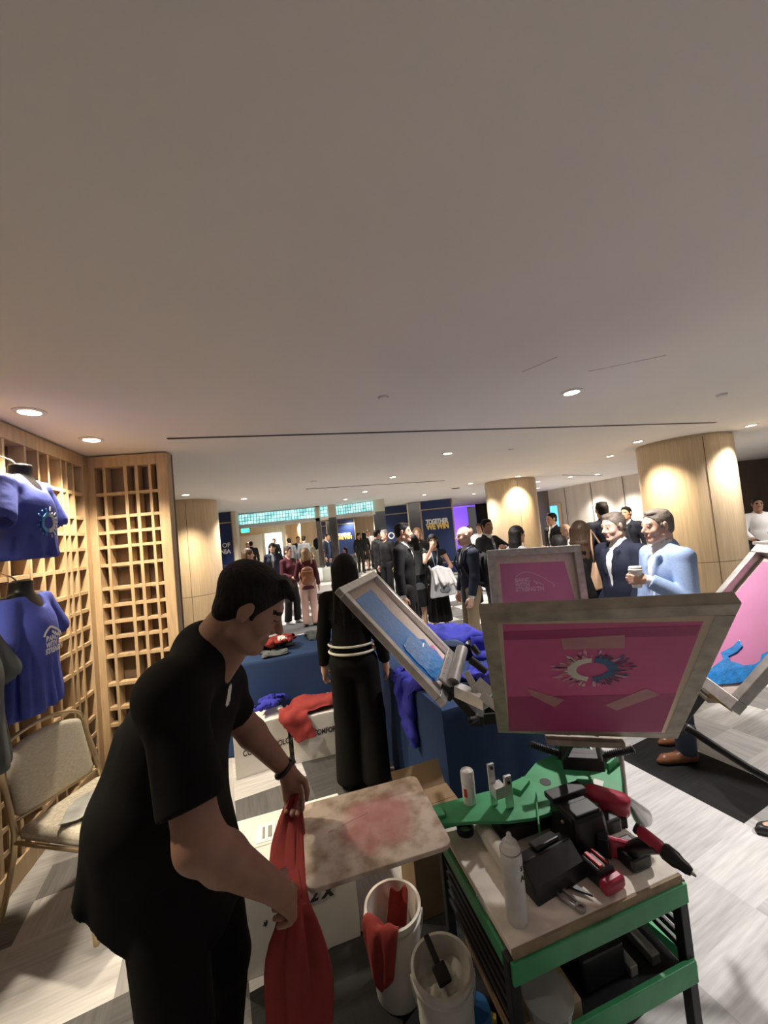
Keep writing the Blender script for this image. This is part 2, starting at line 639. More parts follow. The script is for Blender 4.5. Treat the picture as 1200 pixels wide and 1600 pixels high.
mk('hair_grey', (.16, .13, .105), .55, noise=.3, nscale=60, bump=.4, bscale=90)
mk('black_cloth', (.006, .0055, .005), .9, bump=.12, bscale=40, spec=.2)
mk('black_suit', (.011, .011, .012), .8, bump=.12, bscale=30, spec=.3)
mk('navy_suit', (.014, .018, .036), .8, bump=.12, bscale=30, spec=.3)
mk('blue_suit', (.02, .045, .13), .8, bump=.1, bscale=30, spec=.3)
mk('grey_suit', (.12, .13, .15), .8, bump=.1, bscale=30)
mk('blazer_blue', (.27, .37, .58), .8, noise=.1, nscale=90, bump=.12, bscale=30)
mk('white_shirt', (.78, .77, .76), .75, bump=.1, bscale=30)
mk('grey_knit', (.24, .24, .235), .9, bump=.2, bscale=60)
mk('cream_dress', (.66, .58, .44), .8, noise=.25, nscale=24)
mk('maroon', (.075, .010, .018), .85, bump=.12, bscale=30)
mk('pink_trousers', (.50, .33, .28), .8, bump=.12, bscale=25)
mk('khaki', (.30, .23, .14), .8, bump=.12, bscale=25)
mk('denim', (.03, .04, .07), .85, bump=.12, bscale=40)
mk('black_leather', (.012, .011, .011), .4)
mk('brown_leather', (.22, .085, .04), .4, noise=.2, nscale=30)
mk('tan_leather', (.44, .28, .17), .55, noise=.1, nscale=20)
mk('white_shoe', (.7, .7, .68), .6)
mk('tie_grey', (.16, .17, .22), .6)
mk('tee_blue', (.055, .080, .40), .88, noise=.10, nscale=14, bump=.25, bscale=26)
mk('tee_royal', (.030, .035, .36), .88, noise=.10, nscale=14, bump=.25, bscale=26)
mk('tee_red', (.27, .030, .026), .88, noise=.10, nscale=14, bump=.25, bscale=26)
mk('tee_grey', (.25, .255, .24), .9, noise=.10, nscale=18, bump=.25, bscale=26)
mk('tee_light', (.46, .47, .45), .9, noise=.10, nscale=18, bump=.25, bscale=26)
mk('tee_slate', (.10, .115, .12), .9, noise=.10, nscale=18, bump=.25, bscale=26)
mk('print_white', (.82, .82, .80), .7)
mk('print_cream', (.78, .74, .62), .7)
mk('print_blue', (.012, .115, .27), .55)
mk('print_cyan', (.10, .38, .75), .6)
mk('print_plum', (.10, .03, .12), .6)
mk('print_ghost', (.80, .52, .68), .6)
mk('ink_pink_pale', (.78, .42, .52), .6)
mk('ink_black', (.02, .02, .02), .6)
mk('tablecloth_blue', (.014, .043, .125), .85, noise=.06, nscale=10, bump=.12, bscale=60)
mk('wood_oak', (.56, .43, .275), .42, noise=.12, nscale=9, stretch=(6, 6, .25), bump=.03, bscale=40, spec=.4)
mk('wood_lattice', (.48, .345, .20), .5, noise=.14, nscale=9, stretch=(4, 4, .6), bump=.04, bscale=40)
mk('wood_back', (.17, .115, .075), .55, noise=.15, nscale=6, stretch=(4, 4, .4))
mk('wood_far', (.62, .49, .32), .5, noise=.1, nscale=3, stretch=(2, 2, .1))
mk('wall_beige', (.62, .55, .47), .6, noise=.08, nscale=3, stretch=(2, 2, .1))
mk('wall_dark', (.15, .11, .085), .6, noise=.15, nscale=4, stretch=(1, 1, .2))
mk('wall_black', (.02, .017, .016), .7)
mk('wall_pale', (.74, .68, .58), .6)
mk('seam', (.10, .065, .035), .7)
mk('plaster', (.84, .81, .77), .9, noise=.015, nscale=2, spec=.15)
mk('slot_black', (.01, .01, .01), .6)
mk('white_paint', (.75, .74, .72), .5)
mk('can_lens', (.9, .9, .85), .4, emit=(1, .90, .74), estr=14)
mk('navy_board', (.012, .030, .115), .45, noise=.04, nscale=5)
mk('brass_strip', (.55, .42, .24), .35, metal=.8)
mk('mirror_grey', (.34, .37, .40), .16, metal=.9, noise=.2, nscale=3)
mk('gold_letter', (.85, .60, .16), .5)
mk('pale_frame', (.68, .60, .47), .5)
mk('exit_green', (.02, .3, .18), .5, emit=(.05, .9, .5), estr=1.4)
mk('screen_blue', (.01, .05, .2), .3, emit=(.06, .32, 1.0), estr=2.2)
mk('sofa_cream', (.66, .63, .58), .9, bump=.1, bscale=50)
mk('cushion_sage', (.50, .52, .45), .9, bump=.1, bscale=50)
mk('cushion_white', (.74, .76, .74), .9)
mk('sofa_base', (.10, .08, .06), .6)
mk('alu', (.55, .53, .50), .38, metal=.7, noise=.2, nscale=25, bump=.06, bscale=40)
mk('alu_bright', (.72, .71, .69), .3, metal=.75, noise=.12, nscale=30)
mk('alu_dirty', (.40, .35, .275), .55, metal=.2, noise=.30, nscale=16, bump=.1, bscale=50)
mk('steel', (.5, .5, .48), .3, metal=.9, noise=.1, nscale=30)
mk('iron_black', (.018, .017, .017), .42, noise=.3, nscale=30)
mk('plastic_black', (.014, .014, .015), .38)
mk('screen_mesh', (.74, .66, .56), .7, noise=.08, nscale=40, thin=.5)
mk('mesh_pale', (.72, .61, .54), .7, noise=.08, nscale=40)
mk('emulsion', (.82, .27, .55), .55, noise=.10, nscale=7, thin=.5)
mk('emulsion_deep', (.62, .10, .31), .55, noise=.08, nscale=7, thin=.35)
mk('emulsion_light', (.62, .21, .42), .5, noise=.06, nscale=7)
mk('tape_tan', (.55, .26, .28), .6, noise=.1, nscale=20)
mk('tape_pink', (.62, .33, .33), .6)
mk('tape_yellow', (.78, .55, .10), .5)
mk('ink_blue', (.018, .27, .78), .28, noise=.12, nscale=30, bump=.35, bscale=60, coat=.3)
mk('ink_blue_wet', (.014, .27, .76), .12, noise=.25, nscale=40, bump=.6, bscale=38, coat=.9)
mk('green_paint', (.055, .33, .135), .42, noise=.18, nscale=9, bump=.05, bscale=60)
mk('worktop', (.80, .74, .64), .7, noise=.16, nscale=14)
mk('worktop_edge', (.30, .22, .13), .7, noise=.2, nscale=30)
mk('cart_black', (.012, .014, .015), .5)
mk('card_brown', (.19, .125, .068), .8, noise=.1, nscale=10)
mk('card_tan', (.42, .31, .20), .8, noise=.08, nscale=10)
mk('card_white', (.68, .65, .60), .75, noise=.06, nscale=8)
mk('print_black', (.03, .026, .024), .7)
mk('bucket_white', (.66, .63, .57), .45, noise=.16, nscale=9)
mk('bucket_cream', (.72, .70, .63), .55, noise=.14, nscale=14)
mk('red_tool', (.46, .03, .07), .35, noise=.1, nscale=30)
mk('red_bright', (.62, .05, .05), .35)
mk('can_white', (.74, .73, .70), .35, noise=.10, nscale=24)
mk('clear_plastic', (.85, .87, .88), .25, trans=.55, alpha=.75)
mk('wrap_plastic', (.74, .71, .62), .35, trans=.15, noise=.1, nscale=9)
mk('bag_clear', (.70, .72, .74), .3, trans=.4, alpha=.8, bump=.3, bscale=14)
mk('champagne_metal', (.62, .49, .30), .38, metal=.7)
mk('chair_fabric', (.62, .57, .46), .9, noise=.22, nscale=60, stretch=(1, 1, 8), bump=.15, bscale=120)
mk('foliage', (.13, .26, .07), .7, noise=.35, nscale=20)
mk('flower', (.7, .66, .42), .7)
mk('skirt_black', (.022, .022, .024), .85, bump=.1, bscale=10)
mk('paper', (.82, .80, .76), .7)
mk('paper_label', (.66, .66, .64), .6)
mk('blue_plastic', (.03, .16, .42), .45)
mk('stick_wood', (.5, .37, .22), .6)
mk('drink_dark', (.02, .02, .025), .25)

# platen: cream board with a washed-out red ink stain of its own
def platen_mat():
    m = bpy.data.materials.new('platen_board')
    m.use_nodes = True
    nt = m.node_tree
    b = nt.nodes['Principled BSDF']
    b.inputs['Roughness'].default_value = .75
    tc = nt.nodes.new('ShaderNodeTexCoord')
    mp = nt.nodes.new('ShaderNodeMapping')
    mp.inputs['Location'].default_value = (-.03, 0, 0)
    nt.links.new(tc.outputs['Object'], mp.inputs[0])
    nz = nt.nodes.new('ShaderNodeTexNoise')
    nz.inputs['Scale'].default_value, nz.inputs['Detail'].default_value = 9, 6
    nt.links.new(tc.outputs['Object'], nz.inputs['Vector'])
    sp = nt.nodes.new('ShaderNodeSeparateXYZ')
    nt.links.new(mp.outputs[0], sp.inputs[0])
    def mth(op, a, b_=None):
        n = nt.nodes.new('ShaderNodeMath')
        n.operation = op
        for i, q in enumerate((a, b_)):
            if q is None: continue
            if isinstance(q, (int, float)): n.inputs[i].default_value = q
            else: nt.links.new(q, n.inputs[i])
        return n.outputs[0]
    ex = mth('POWER', mth('ABSOLUTE', mth('DIVIDE', sp.outputs[0], .135)), 3)
    ey = mth('POWER', mth('ABSOLUTE', mth('DIVIDE', sp.outputs[1], .125)), 3)
    d = mth('ADD', mth('ADD', ex, ey), mth('MULTIPLY', mth('SUBTRACT', nz.outputs[0], .5), 2.6))
    mr = nt.nodes.new('ShaderNodeMapRange')
    mr.inputs[1].default_value, mr.inputs[2].default_value, mr.inputs[3].default_value, mr.inputs[4].default_value = .3, 1.5, .75, 0
    nt.links.new(d, mr.inputs[0])
    n2 = nt.nodes.new('ShaderNodeTexNoise')
    n2.inputs['Scale'].default_value, n2.inputs['Detail'].default_value = 14, 6
    nt.links.new(tc.outputs['Object'], n2.inputs['Vector'])
    cr = nt.nodes.new('ShaderNodeValToRGB')
    cr.color_ramp.elements[0].position, cr.color_ramp.elements[0].color = .36, (.40, .29, .20, 1)
    cr.color_ramp.elements[1].position, cr.color_ramp.elements[1].color = .58, (.70, .60, .50, 1)
    nt.links.new(n2.outputs[0], cr.inputs[0])
    mx = nt.nodes.new('ShaderNodeMix')
    mx.data_type = 'RGBA'
    nt.links.new(mr.outputs[0], mx.inputs['Factor'])
    nt.links.new(cr.outputs[0], mx.inputs['A'])
    mx.inputs['B'].default_value = (.47, .17, .17, 1)
    nt.links.new(mx.outputs['Result'], b.inputs['Base Color'])
    return m
M['platen_board'] = platen_mat()

# carpet: tile tone from the mesh's colour layer, streaks along each tile's own grain
def carpet_mat():
    m = bpy.data.materials.new('carpet')
    m.use_nodes = True
    nt = m.node_tree
    b = nt.nodes['Principled BSDF']
    b.inputs['Roughness'].default_value = .95
    b.inputs['Specular IOR Level'].default_value = .1
    at_ = nt.nodes.new('ShaderNodeAttribute')
    at_.attribute_name = 'tone'
    uv = nt.nodes.new('ShaderNodeUVMap')
    uv.uv_map = 'grain'
    mp = nt.nodes.new('ShaderNodeMapping')
    mp.inputs['Scale'].default_value = (5, 75, 1)
    nt.links.new(uv.outputs[0], mp.inputs[0])
    n = nt.nodes.new('ShaderNodeTexNoise')
    n.inputs['Scale'].default_value, n.inputs['Detail'].default_value = 1, 4
    nt.links.new(mp.outputs[0], n.inputs['Vector'])
    mp2 = nt.nodes.new('ShaderNodeMapping')
    mp2.inputs['Scale'].default_value = (1.3, 14, 1)
    nt.links.new(uv.outputs[0], mp2.inputs[0])
    n2 = nt.nodes.new('ShaderNodeTexNoise')
    n2.inputs['Scale'].default_value, n2.inputs['Detail'].default_value = 1, 3
    nt.links.new(mp2.outputs[0], n2.inputs['Vector'])
    ad = nt.nodes.new('ShaderNodeMath')
    ad.operation = 'ADD'
    nt.links.new(n.outputs[0], ad.inputs[0])
    nt.links.new(n2.outputs[0], ad.inputs[1])
    r = nt.nodes.new('ShaderNodeMapRange')
    r.inputs[1].default_value, r.inputs[2].default_value = .65, 1.35
    r.inputs[3].default_value, r.inputs[4].default_value = .74, 1.22
    nt.links.new(ad.outputs[0], r.inputs[0])
    mx = nt.nodes.new('ShaderNodeVectorMath')
    mx.operation = 'SCALE'
    nt.links.new(at_.outputs['Color'], mx.inputs[0])
    nt.links.new(r.outputs[0], mx.inputs['Scale'])
    nt.links.new(mx.outputs[0], b.inputs['Base Color'])
    return m
M['carpet'] = carpet_mat()

# glass-block clerestory, daylight behind it: it gives off light
def glass_block_mat():
    m = bpy.data.materials.new('glass_block')
    m.use_nodes = True
    nt = m.node_tree
    b = nt.nodes['Principled BSDF']
    b.inputs['Base Color'].default_value = (.2, .35, .35, 1)
    b.inputs['Roughness'].default_value = .3
    tc = nt.nodes.new('ShaderNodeTexCoord')
    n = nt.nodes.new('ShaderNodeTexNoise')
    n.inputs['Scale'].default_value = 6
    nt.links.new(tc.outputs['Object'], n.inputs['Vector'])
    cr = nt.nodes.new('ShaderNodeValToRGB')
    cr.color_ramp.elements[0].position, cr.color_ramp.elements[0].color = .35, (.16, .50, .52, 1)
    cr.color_ramp.elements[1].position, cr.color_ramp.elements[1].color = .65, (.55, .92, .86, 1)
    nt.links.new(n.outputs[0], cr.inputs[0])
    nt.links.new(cr.outputs[0], b.inputs['Emission Color'])
    b.inputs['Emission Strength'].default_value = .85
    return m
M['glass_block'] = glass_block_mat()

# ---------------------------------------------------------------- the room
def struct(name, mb, m, **k):
    o = mb.build(name, m, None, **k)
    o['kind'] = 'structure'
    return o

# floor: carpet tiles laid at an angle, light and charcoal runs, one deepened by painted shade
FA = math.radians(24)
fu, fv = Vector((math.cos(FA), math.sin(FA))), Vector((-math.sin(FA), math.cos(FA)))
def in_poly(p, poly):
    c = False
    j = len(poly) - 1
    for i in range(len(poly)):
        if (poly[i][1] > p[1]) != (poly[j][1] > p[1]) and p[0] < (poly[j][0] - poly[i][0]) * (p[1] - poly[i][1]) / (poly[j][1] - poly[i][1]) + poly[i][0]:
            c = not c
        j = i
    return c
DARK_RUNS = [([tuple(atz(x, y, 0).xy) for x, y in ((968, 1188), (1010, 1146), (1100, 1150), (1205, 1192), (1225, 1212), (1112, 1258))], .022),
             ([(-1.0, .8), (.7, .8), (.7, 1.9), (.1, 1.9), (-.1, 1.72), (-.75, 1.52)], .022),  # dark carpet, with shade below board and buckets put into its tone
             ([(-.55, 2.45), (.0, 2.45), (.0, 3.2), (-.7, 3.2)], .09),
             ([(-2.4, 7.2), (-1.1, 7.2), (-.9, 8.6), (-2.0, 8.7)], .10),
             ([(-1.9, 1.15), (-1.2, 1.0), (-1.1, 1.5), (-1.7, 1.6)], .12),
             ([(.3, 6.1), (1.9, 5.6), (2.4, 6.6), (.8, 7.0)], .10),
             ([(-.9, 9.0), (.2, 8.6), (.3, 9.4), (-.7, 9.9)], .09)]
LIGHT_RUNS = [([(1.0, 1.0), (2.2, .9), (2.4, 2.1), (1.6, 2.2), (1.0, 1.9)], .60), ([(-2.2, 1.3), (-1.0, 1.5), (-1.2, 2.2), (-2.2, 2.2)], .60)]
def build_floor():
    rs = random.Random(5)
    vs, fs, tones, uvs = [], [], [], []
    cw, ch = .5, .25
    for i in range(-20, 54):
        for j in range(-60, 130):
            big = math.sin(i * 2.1 + (j // 4) * 3.7) + math.sin(i * .9 - (j // 3) * 2.3 + 1.7)
            cu, cv = (i + .5) * cw, (j + .5) * ch
            c = fu * cu + fv * cv
            if not (-9 < c.x < 12 and -3.5 < c.y < 26): continue
            t = .42 + .20 * (rs.random() - .5)
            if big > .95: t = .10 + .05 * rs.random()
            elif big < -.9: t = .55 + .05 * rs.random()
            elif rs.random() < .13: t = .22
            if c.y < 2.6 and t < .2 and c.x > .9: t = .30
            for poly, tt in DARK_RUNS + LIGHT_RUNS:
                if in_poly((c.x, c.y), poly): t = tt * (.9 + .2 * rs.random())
            turn = ((i * 7 + (j // 2) * 13) % 5) < 2
            b = len(vs)
            for du, dv in ((0, 0), (1, 0), (1, 1), (0, 1)):
                p = fu * ((i + du) * cw) + fv * ((j + dv) * ch)
                vs.append((p.x, p.y, 0))
                a, bb = (i + du) * cw, (j + dv) * ch
                uvs.append((bb + i * 3.3, a) if turn else (a + j * 1.7, bb))
            fs.append((b, b + 1, b + 2, b + 3))
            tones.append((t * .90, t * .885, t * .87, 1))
    me = bpy.data.meshes.new('floor')
    me.from_pydata(vs, [], fs)
    ca = me.color_attributes.new('tone', 'FLOAT_COLOR', 'CORNER')
    ca.data.foreach_set('color', [x for t in tones for _ in range(4) for x in t])
    uvl = me.uv_layers.new(name='grain')
    uvl.data.foreach_set('uv', [x for u in uvs for x in u])
    me.materials.append(M['carpet'])
    o = bpy.data.objects.new('floor', me)
    COL.objects.link(o)
    o['kind'] = 'structure'
build_floor()

struct('ceiling', MB().box((1.5, 11.2, CEIL + .06), (22, 29.6, .12)), M['plaster'])
# dark linear slots in the ceiling
def slot(name, p, q, w=.05):
    p, q = Vector(p), Vector(q)
    struct(name, MB().bar((p.x, p.y, CEIL - .001), (q.x, q.y, CEIL - .001), w, .006), M['slot_black'])
slot('trim_1', (-1.65, 3.0), (4.01, 4.51), .035)
slot('trim_2', (-1.39, 7.05), (1.3, 7.89), .05)
struct('trim_20', MB().box((*atz(842, 570, CEIL).xy, CEIL - .001), (.22, .004, .003), rot(0, 0, -.9)), M['wall_beige'])
struct('trim_21', MB().box((*atz(978, 568, CEIL).xy, CEIL - .001), (.42, .004, .003), rot(0, 0, -.35)), M['wall_beige'])
slot('trim_3', (4.3, 9.1), (6.0, 10.4), .05)

# left lattice screens (the joinery wall beside the shirts)
def lattice(name, label, p0, p1, width, nodes_x, rows, depth, group):
    d = Vector((p1[0] - p0[0], p1[1] - p0[1], 0)).normalized()
    an = math.atan2(d.y, d.x)
    t = thing(name, label, 'wooden screen', (p0[0], p0[1], 0), an, group)
    H = CEIL - .012
    fr = MB()
    fr.box((.045, 0, H / 2), (.09, depth, H)).box((width - .045, 0, H / 2), (.09, depth, H))
    fr.box((width / 2, 0, H - .05), (width - .18, depth, .10)).box((width / 2, 0, .06), (width - .18, depth, .12))
    fr.build('frame', M['wood_lattice'], t, bevel=.004)
    up = MB()
    for x, w in nodes_x:
        up.box((x, .0, H / 2), (w, depth * .86, H - .2))
    up.build('upright', M['wood_lattice'], t)
    ra = MB()
    for z in rows:
        ra.box((width / 2, -.002, z), (width - .16, depth * .74, .026))
    ra.build('rail', M['wood_lattice'], t)
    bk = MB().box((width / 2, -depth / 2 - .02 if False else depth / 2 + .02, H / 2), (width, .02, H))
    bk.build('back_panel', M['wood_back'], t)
    return t
ROWS = []
z = CEIL - .11
pat = [.235, .20, .135, .125, .155, .20, .145, .14, .13, .16]
i = 0
while z > .25:
    z -= pat[i % len(pat)]
    i += 1
    if z > .2: ROWS.append(z)
# return screen (faces the room): local +y points away from the camera
lattice('lattice_screen', 'oak lattice screen facing the room between the corner post and the round column', (-2.56, 3.33), (-1.88, 3.42), .685,
        [(.165, .022), (.335, .026), (.425, .026), (.535, .022)], ROWS, .10, None)
# long screen along the left side; local +y must point away from the room
def lattice_left():
    p0, p1 = Vector((-1.93, 1.0, 0)), Vector((-2.57, 3.28, 0))
    L = (p1 - p0).length
    xs = []
    x = .16
    k = 0
    while x < L - .12:
        xs.append((x, .022))
        x += (.17, .075, .10, .21, .14, .12)[k % 6]
        k += 1
    return lattice('lattice_screen', 'long oak lattice screen on the left with dressed torsos hung on it', p0, p1, L, xs, ROWS, .10, None)
lattice_left()

# walls
def wall(name, a, b, z0, z1, m, th=.12):
    a, b = Vector((a[0], a[1], 0)), Vector((b[0], b[1], 0))
    mid, L = (a + b) / 2, (b - a).length
    an = math.atan2(b.y - a.y, b.x - a.x)
    return struct(name, MB().box((mid.x, mid.y, (z0 + z1) / 2), (L, th, z1 - z0), rot(0, 0, an)), m)
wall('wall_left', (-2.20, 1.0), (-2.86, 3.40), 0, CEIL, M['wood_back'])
wall('wall_left_far', (-9.0, 3.6), (-9.0, 25.5), 0, CEIL, M['wood_far'])
wall('wall_back_left', (-2.9, 3.56), (-9.0, 3.6), 0, CEIL, M['wall_beige'])
wall('wall_far', (-9.0, 23.5), (3.3, 23.5), 0, CEIL, M['wood_far'])
wall('wall_far_violet', (3.3, 23.2), (5.0, 23.2), 0, CEIL, mat('wall_violet', (.42, .36, .74), .6))
wall('wall_far_dark', (5.0, 21.0), (6.4, 21.0), 0, CEIL, M['wall_black'])
wall('wall_passage', (6.4, 21.0), (5.9, 15.0), 0, CEIL, M['wall_dark'])
wall('wall_right_dark', (5.9, 15.0), (6.44, 14.9), 0, CEIL, M['wall_dark'])
wall('wall_right', (6.44, 14.9), (7.36, 10.3), 0, CEIL, M['wall_beige'])
wall('wall_right_end', (7.36, 10.3), (11.5, 9.9), 0, CEIL, M['wall_dark'])
wall('wall_right_side', (11.5, 9.9), (11.5, 2.0), 0, CEIL, M['wall_dark'])
for k, t in enumerate((.22, .5, .78)):
    p = Vector((6.44, 14.9, 0)).lerp(Vector((7.36, 10.3, 0)), t)
    struct('trim_%d' % (4 + k), MB().box((p.x - .075, p.y - .01, CEIL / 2), (.006, .02, CEIL)), M['seam'])

# round oak-clad columns
def column(label, c, r, seam_deg):
    t = thing('column', label, 'column', (c[0], c[1], 0), 0, None)
    n = 72
    MB().lathe([(r, 0), (r, .90), (r - .004, .903), (r - .004, .907), (r, .91), (r, CEIL - .03), (r - .012, CEIL - .03), (r - .012, CEIL)], n=n).build('cladding', M['wood_oak'], t, smooth=True)
    sm = MB()
    for a in seam_deg:
        a = math.radians(a)
        sm.box((r * math.cos(a), r * math.sin(a), CEIL / 2 - .02), (.006, .007, CEIL - .05), rot(0, 0, a))
    sm.lathe([(r + .001, .902), (r + .001, .908)], n=n)
    sm.build('seam', M['seam'], t)
    return t
column('large oak-clad round column behind the man in the light blue blazer', (4.545, 5.735), .583, (-105, 15, 135))
column('oak-clad round column in mid-hall beside the dark-suited man looking right', (3.10, 9.295), .589, (-92, 30, 150))
column('oak-clad round column just right of the oak lattice screen', (-3.72, 7.32), .52, (-68, 55, 175))

# glass-block header over the opening to the far hall
def header(name, a, b, z0, z1):
    a, b = Vector((a[0], a[1], 0)), Vector((b[0], b[1], 0))
    d = (b - a)
    L = d.length
    an = math.atan2(d.y, d.x)
    g = struct(name, MB().box((0, 0, 0), (L, .10, z1 - z0)), M['glass_block'])
    g.location = ((a.x + b.x) / 2, (a.y + b.y) / 2, (z0 + z1) / 2)
    g.rotation_euler = (0, 0, an)
    gr = MB()
    n = int(L / .085)
    for k in range(n + 1):
        gr.box((-L / 2 + k * L / n, -.055, 0), (.010, .012, z1 - z0))
    m = max(int((z1 - z0) / .085), 2)
    for k in range(m + 1):
        gr.box((0, -.055, -(z1 - z0) / 2 + k * (z1 - z0) / m), (L, .012, .010))
    o = gr.build('mortar_grid', M['mirror_grey'], g)
    return g
header('window_1', (-4.42, 11.5), (-2.06, 11.5), 2.31, 2.62)
header('window_2', (-1.90, 11.5), (-1.68, 11.5), 2.31, 2.62)
header('window_3', (-1.40, 11.5), (-.32, 10.9), 2.33, 2.60)
struct('trim_7', MB().box((-3.2, 11.5, 2.25), (2.6, .2, .10)), M['white_paint'])
struct('trim_8', MB().bar((-1.45, 11.5, 2.27), (-.3, 10.9, 2.27), .2, .1), M['white_paint'])
struct('trim_9', MB().box((-3.2, 11.5, 2.64), (2.6, .2, .03)), M['white_paint'])
for k, (x, y, w, m, z0, z1) in enumerate([(-1.98, 11.5, .12, 'mirror_grey', 0, 2.27), (-1.54, 11.45, .22, 'mirror_grey', 0, 2.27), (-4.06, 10.45, .10, 'pale_frame', 0, CEIL), (-1.98, 11.5, .12, 'pale_frame', 2.27, CEIL), (-1.54, 11.45, .22, 'pale_frame', 2.27, CEIL), (-.14, 11.2, .34, 'mirror_grey', 0, 2.3), (-.14, 11.2, .34, 'pale_frame', 2.3, CEIL)]):
    struct('trim_%d' % (10 + k), MB().box((x, y, (z0 + z1) / 2), (w, .2, z1 - z0)), M[m])
# ---------------------------------------------------------------- people
def rx_(a):
    c, s = math.cos(a), math.sin(a)
    return np.array([[1, 0, 0], [0, c, -s], [0, s, c]])
def rz_(a):
    c, s = math.cos(a), math.sin(a)
    return np.array([[c, -s, 0], [s, c, 0], [0, 0, 1]])
def ry_(a):
    c, s = math.cos(a), math.sin(a)
    return np.array([[c, 0, s], [0, 1, 0], [-s, 0, c]])
A = lambda *p: np.array(p, float)
def unit(v):
    v = np.asarray(v, float)
    return v / (np.linalg.norm(v) + 1e-12)

def ik(a, t, l1, l2, pole):
    """elbow/knee point between a and target t; returns (joint, end)"""
    d = t - a
    L = np.linalg.norm(d)
    mx = (l1 + l2) * .995
    if L > mx:
        t = a + d * mx / L
        d = t - a
        L = mx
    x = (l1 * l1 - l2 * l2 + L * L) / (2 * L)
    hgt = math.sqrt(max(l1 * l1 - x * x, 0))
    u = d / L
    p = pole - u * (pole @ u)
    p = unit(p)
    return a + u * x + p * hgt, t

def head_prims(S, H, R, fine, female=False):
    """head around centre H, R columns = right, forward, up"""
    P = lambda x, y, z: H + R @ A(x, y, z)
    S.ell(P(0, -.012, .032), A(.074, .096, .088), .01, R=R)
    S.ell(P(0, .022, -.035), A(.059, .066, .082), .03, R=R)
    jw = .043 if female else .047
    for sx in (-1, 1):
        S.cap(P(sx * jw, .0, -.066), P(sx * .014, .066, -.1), .024, .019, .02)
    if fine:
        S.cap(P(0, .084, .016), P(0, .111, -.028), .007, .012, .012)      # nose
        S.cap(P(-.013, .092, -.036), P(.013, .092, -.036), .008, .008, .008)
        S.cap(P(-.036, .078, .026), P(.036, .078, .026), .012, .012, .014)  # brow
        for sx in (-1, 1):
            S.ell(P(sx * .038, .058, -.03), A(.024, .022, .026), .02, R=R)
            S.ell(P(sx * .031, .098, .006), A(.014, .014, .008), .010, sub=True, R=R)
            S.ell(P(sx * .031, .077, .006), A(.014, .014, .012), .004, R=R)
            S.ell(P(sx * .078, -.012, -.002), A(.010, .019, .031), .008, R=R @ rz_(sx * -.35))
            S.ell(P(sx * .093, -.004, .003), A(.007, .012, .019), .005, sub=True, R=R)
            S.ell(P(sx * .083, -.004, .012), A(.010, .016, .022), .006, R=R @ rz_(sx * -.35))
            S.ell(P(sx * .097, .000, .006), A(.008, .010, .016), .004, sub=True, R=R)
        S.cap(P(-.02, .084, -.060), P(.02, .084, -.060), .0075, .0075, .006)   # lips
        S.cap(P(-.017, .083, -.071), P(.017, .083, -.071), .0085, .0085, .006)
        S.ell(P(0, .074, -.1), A(.018, .016, .014), .015, R=R)
    else:
        S.cap(P(0, .086, .01), P(0, .102, -.03), .008, .014, .012)
        for sx in (-1, 1):
            S.ell(P(sx * .078, -.01, -.002), A(.012, .024, .034), .008, R=R)

def hand_prims(S, W, d, n, side, fine, curl=.5, k=.008, spread=.0, thumb=.6, sc=1.0):
    """wrist W, d = towards the fingertips, n = out of the palm, side = +1 if the thumb lies on cross(d, n) side"""
    d = unit(d)
    n = unit(n - d * (n @ d))
    t = np.cross(d, n) * side
    q = lambda a, b, c: W + (d * a + t * b + n * c) * sc
    S.cap(q(-.01, 0, 0), q(.03, 0, 0), .026 * sc, .028 * sc, .015)
    for b in ((-.027, -.009, .009, .027)):
        S.cap(q(.02, b * .75, 0), q(.085, b, 0), .0125 * sc, .0115 * sc, .012)
    if not fine:
        for b, L in ((.027, .062), (.009, .07), (-.009, .064), (-.027, .05)):
            a1 = curl
            p0 = q(.085, b, 0)
            p1 = p0 + (d * math.cos(a1) + n * math.sin(a1)) * L * .55 * sc
            p2 = p1 + (d * math.cos(2 * a1) + n * math.sin(2 * a1)) * L * .45 * sc
            S.cap(p0, p1, .010 * sc, .009 * sc, .004)
            S.cap(p1, p2, .009 * sc, .0075 * sc, .004)
    else:
        for b, L in ((.028, .070), (.0095, .079), (-.0095, .073), (-.028, .056)):
            p0 = q(.086, b, 0)
            ang = 0
            dd = unit(d + t * b * spread * 12)
            for seg, f in ((0, .45), (1, .31), (2, .24)):
                ang += curl * (1.0, 1.15, .8)[seg]
                p1 = p0 + (dd * math.cos(ang) + n * math.sin(ang)) * L * f * sc
                S.cap(p0, p1, (.0092 - .0006 * seg) * sc, (.0086 - .0007 * seg) * sc, .004)
                p0 = p1
    b0 = q(.018, .026, .004)
    b1 = b0 + (d * .72 + t * .62 + n * .25 * thumb) * .040 * sc
    b2 = b1 + unit(d * .9 + t * (.25 - .3 * thumb) + n * .75 * thumb) * .032 * sc
    b3 = b2 + unit(d * .9 + t * (.05 - .5 * thumb) + n * 1.0 * thumb) * .024 * sc
    S.cap(b0, b1, .0145 * sc, .0115 * sc, .012)
    S.cap(b1, b2, .0112 * sc, .0100 * sc, .004)
    S.cap(b2, b3, .0100 * sc, .0078 * sc, .004)

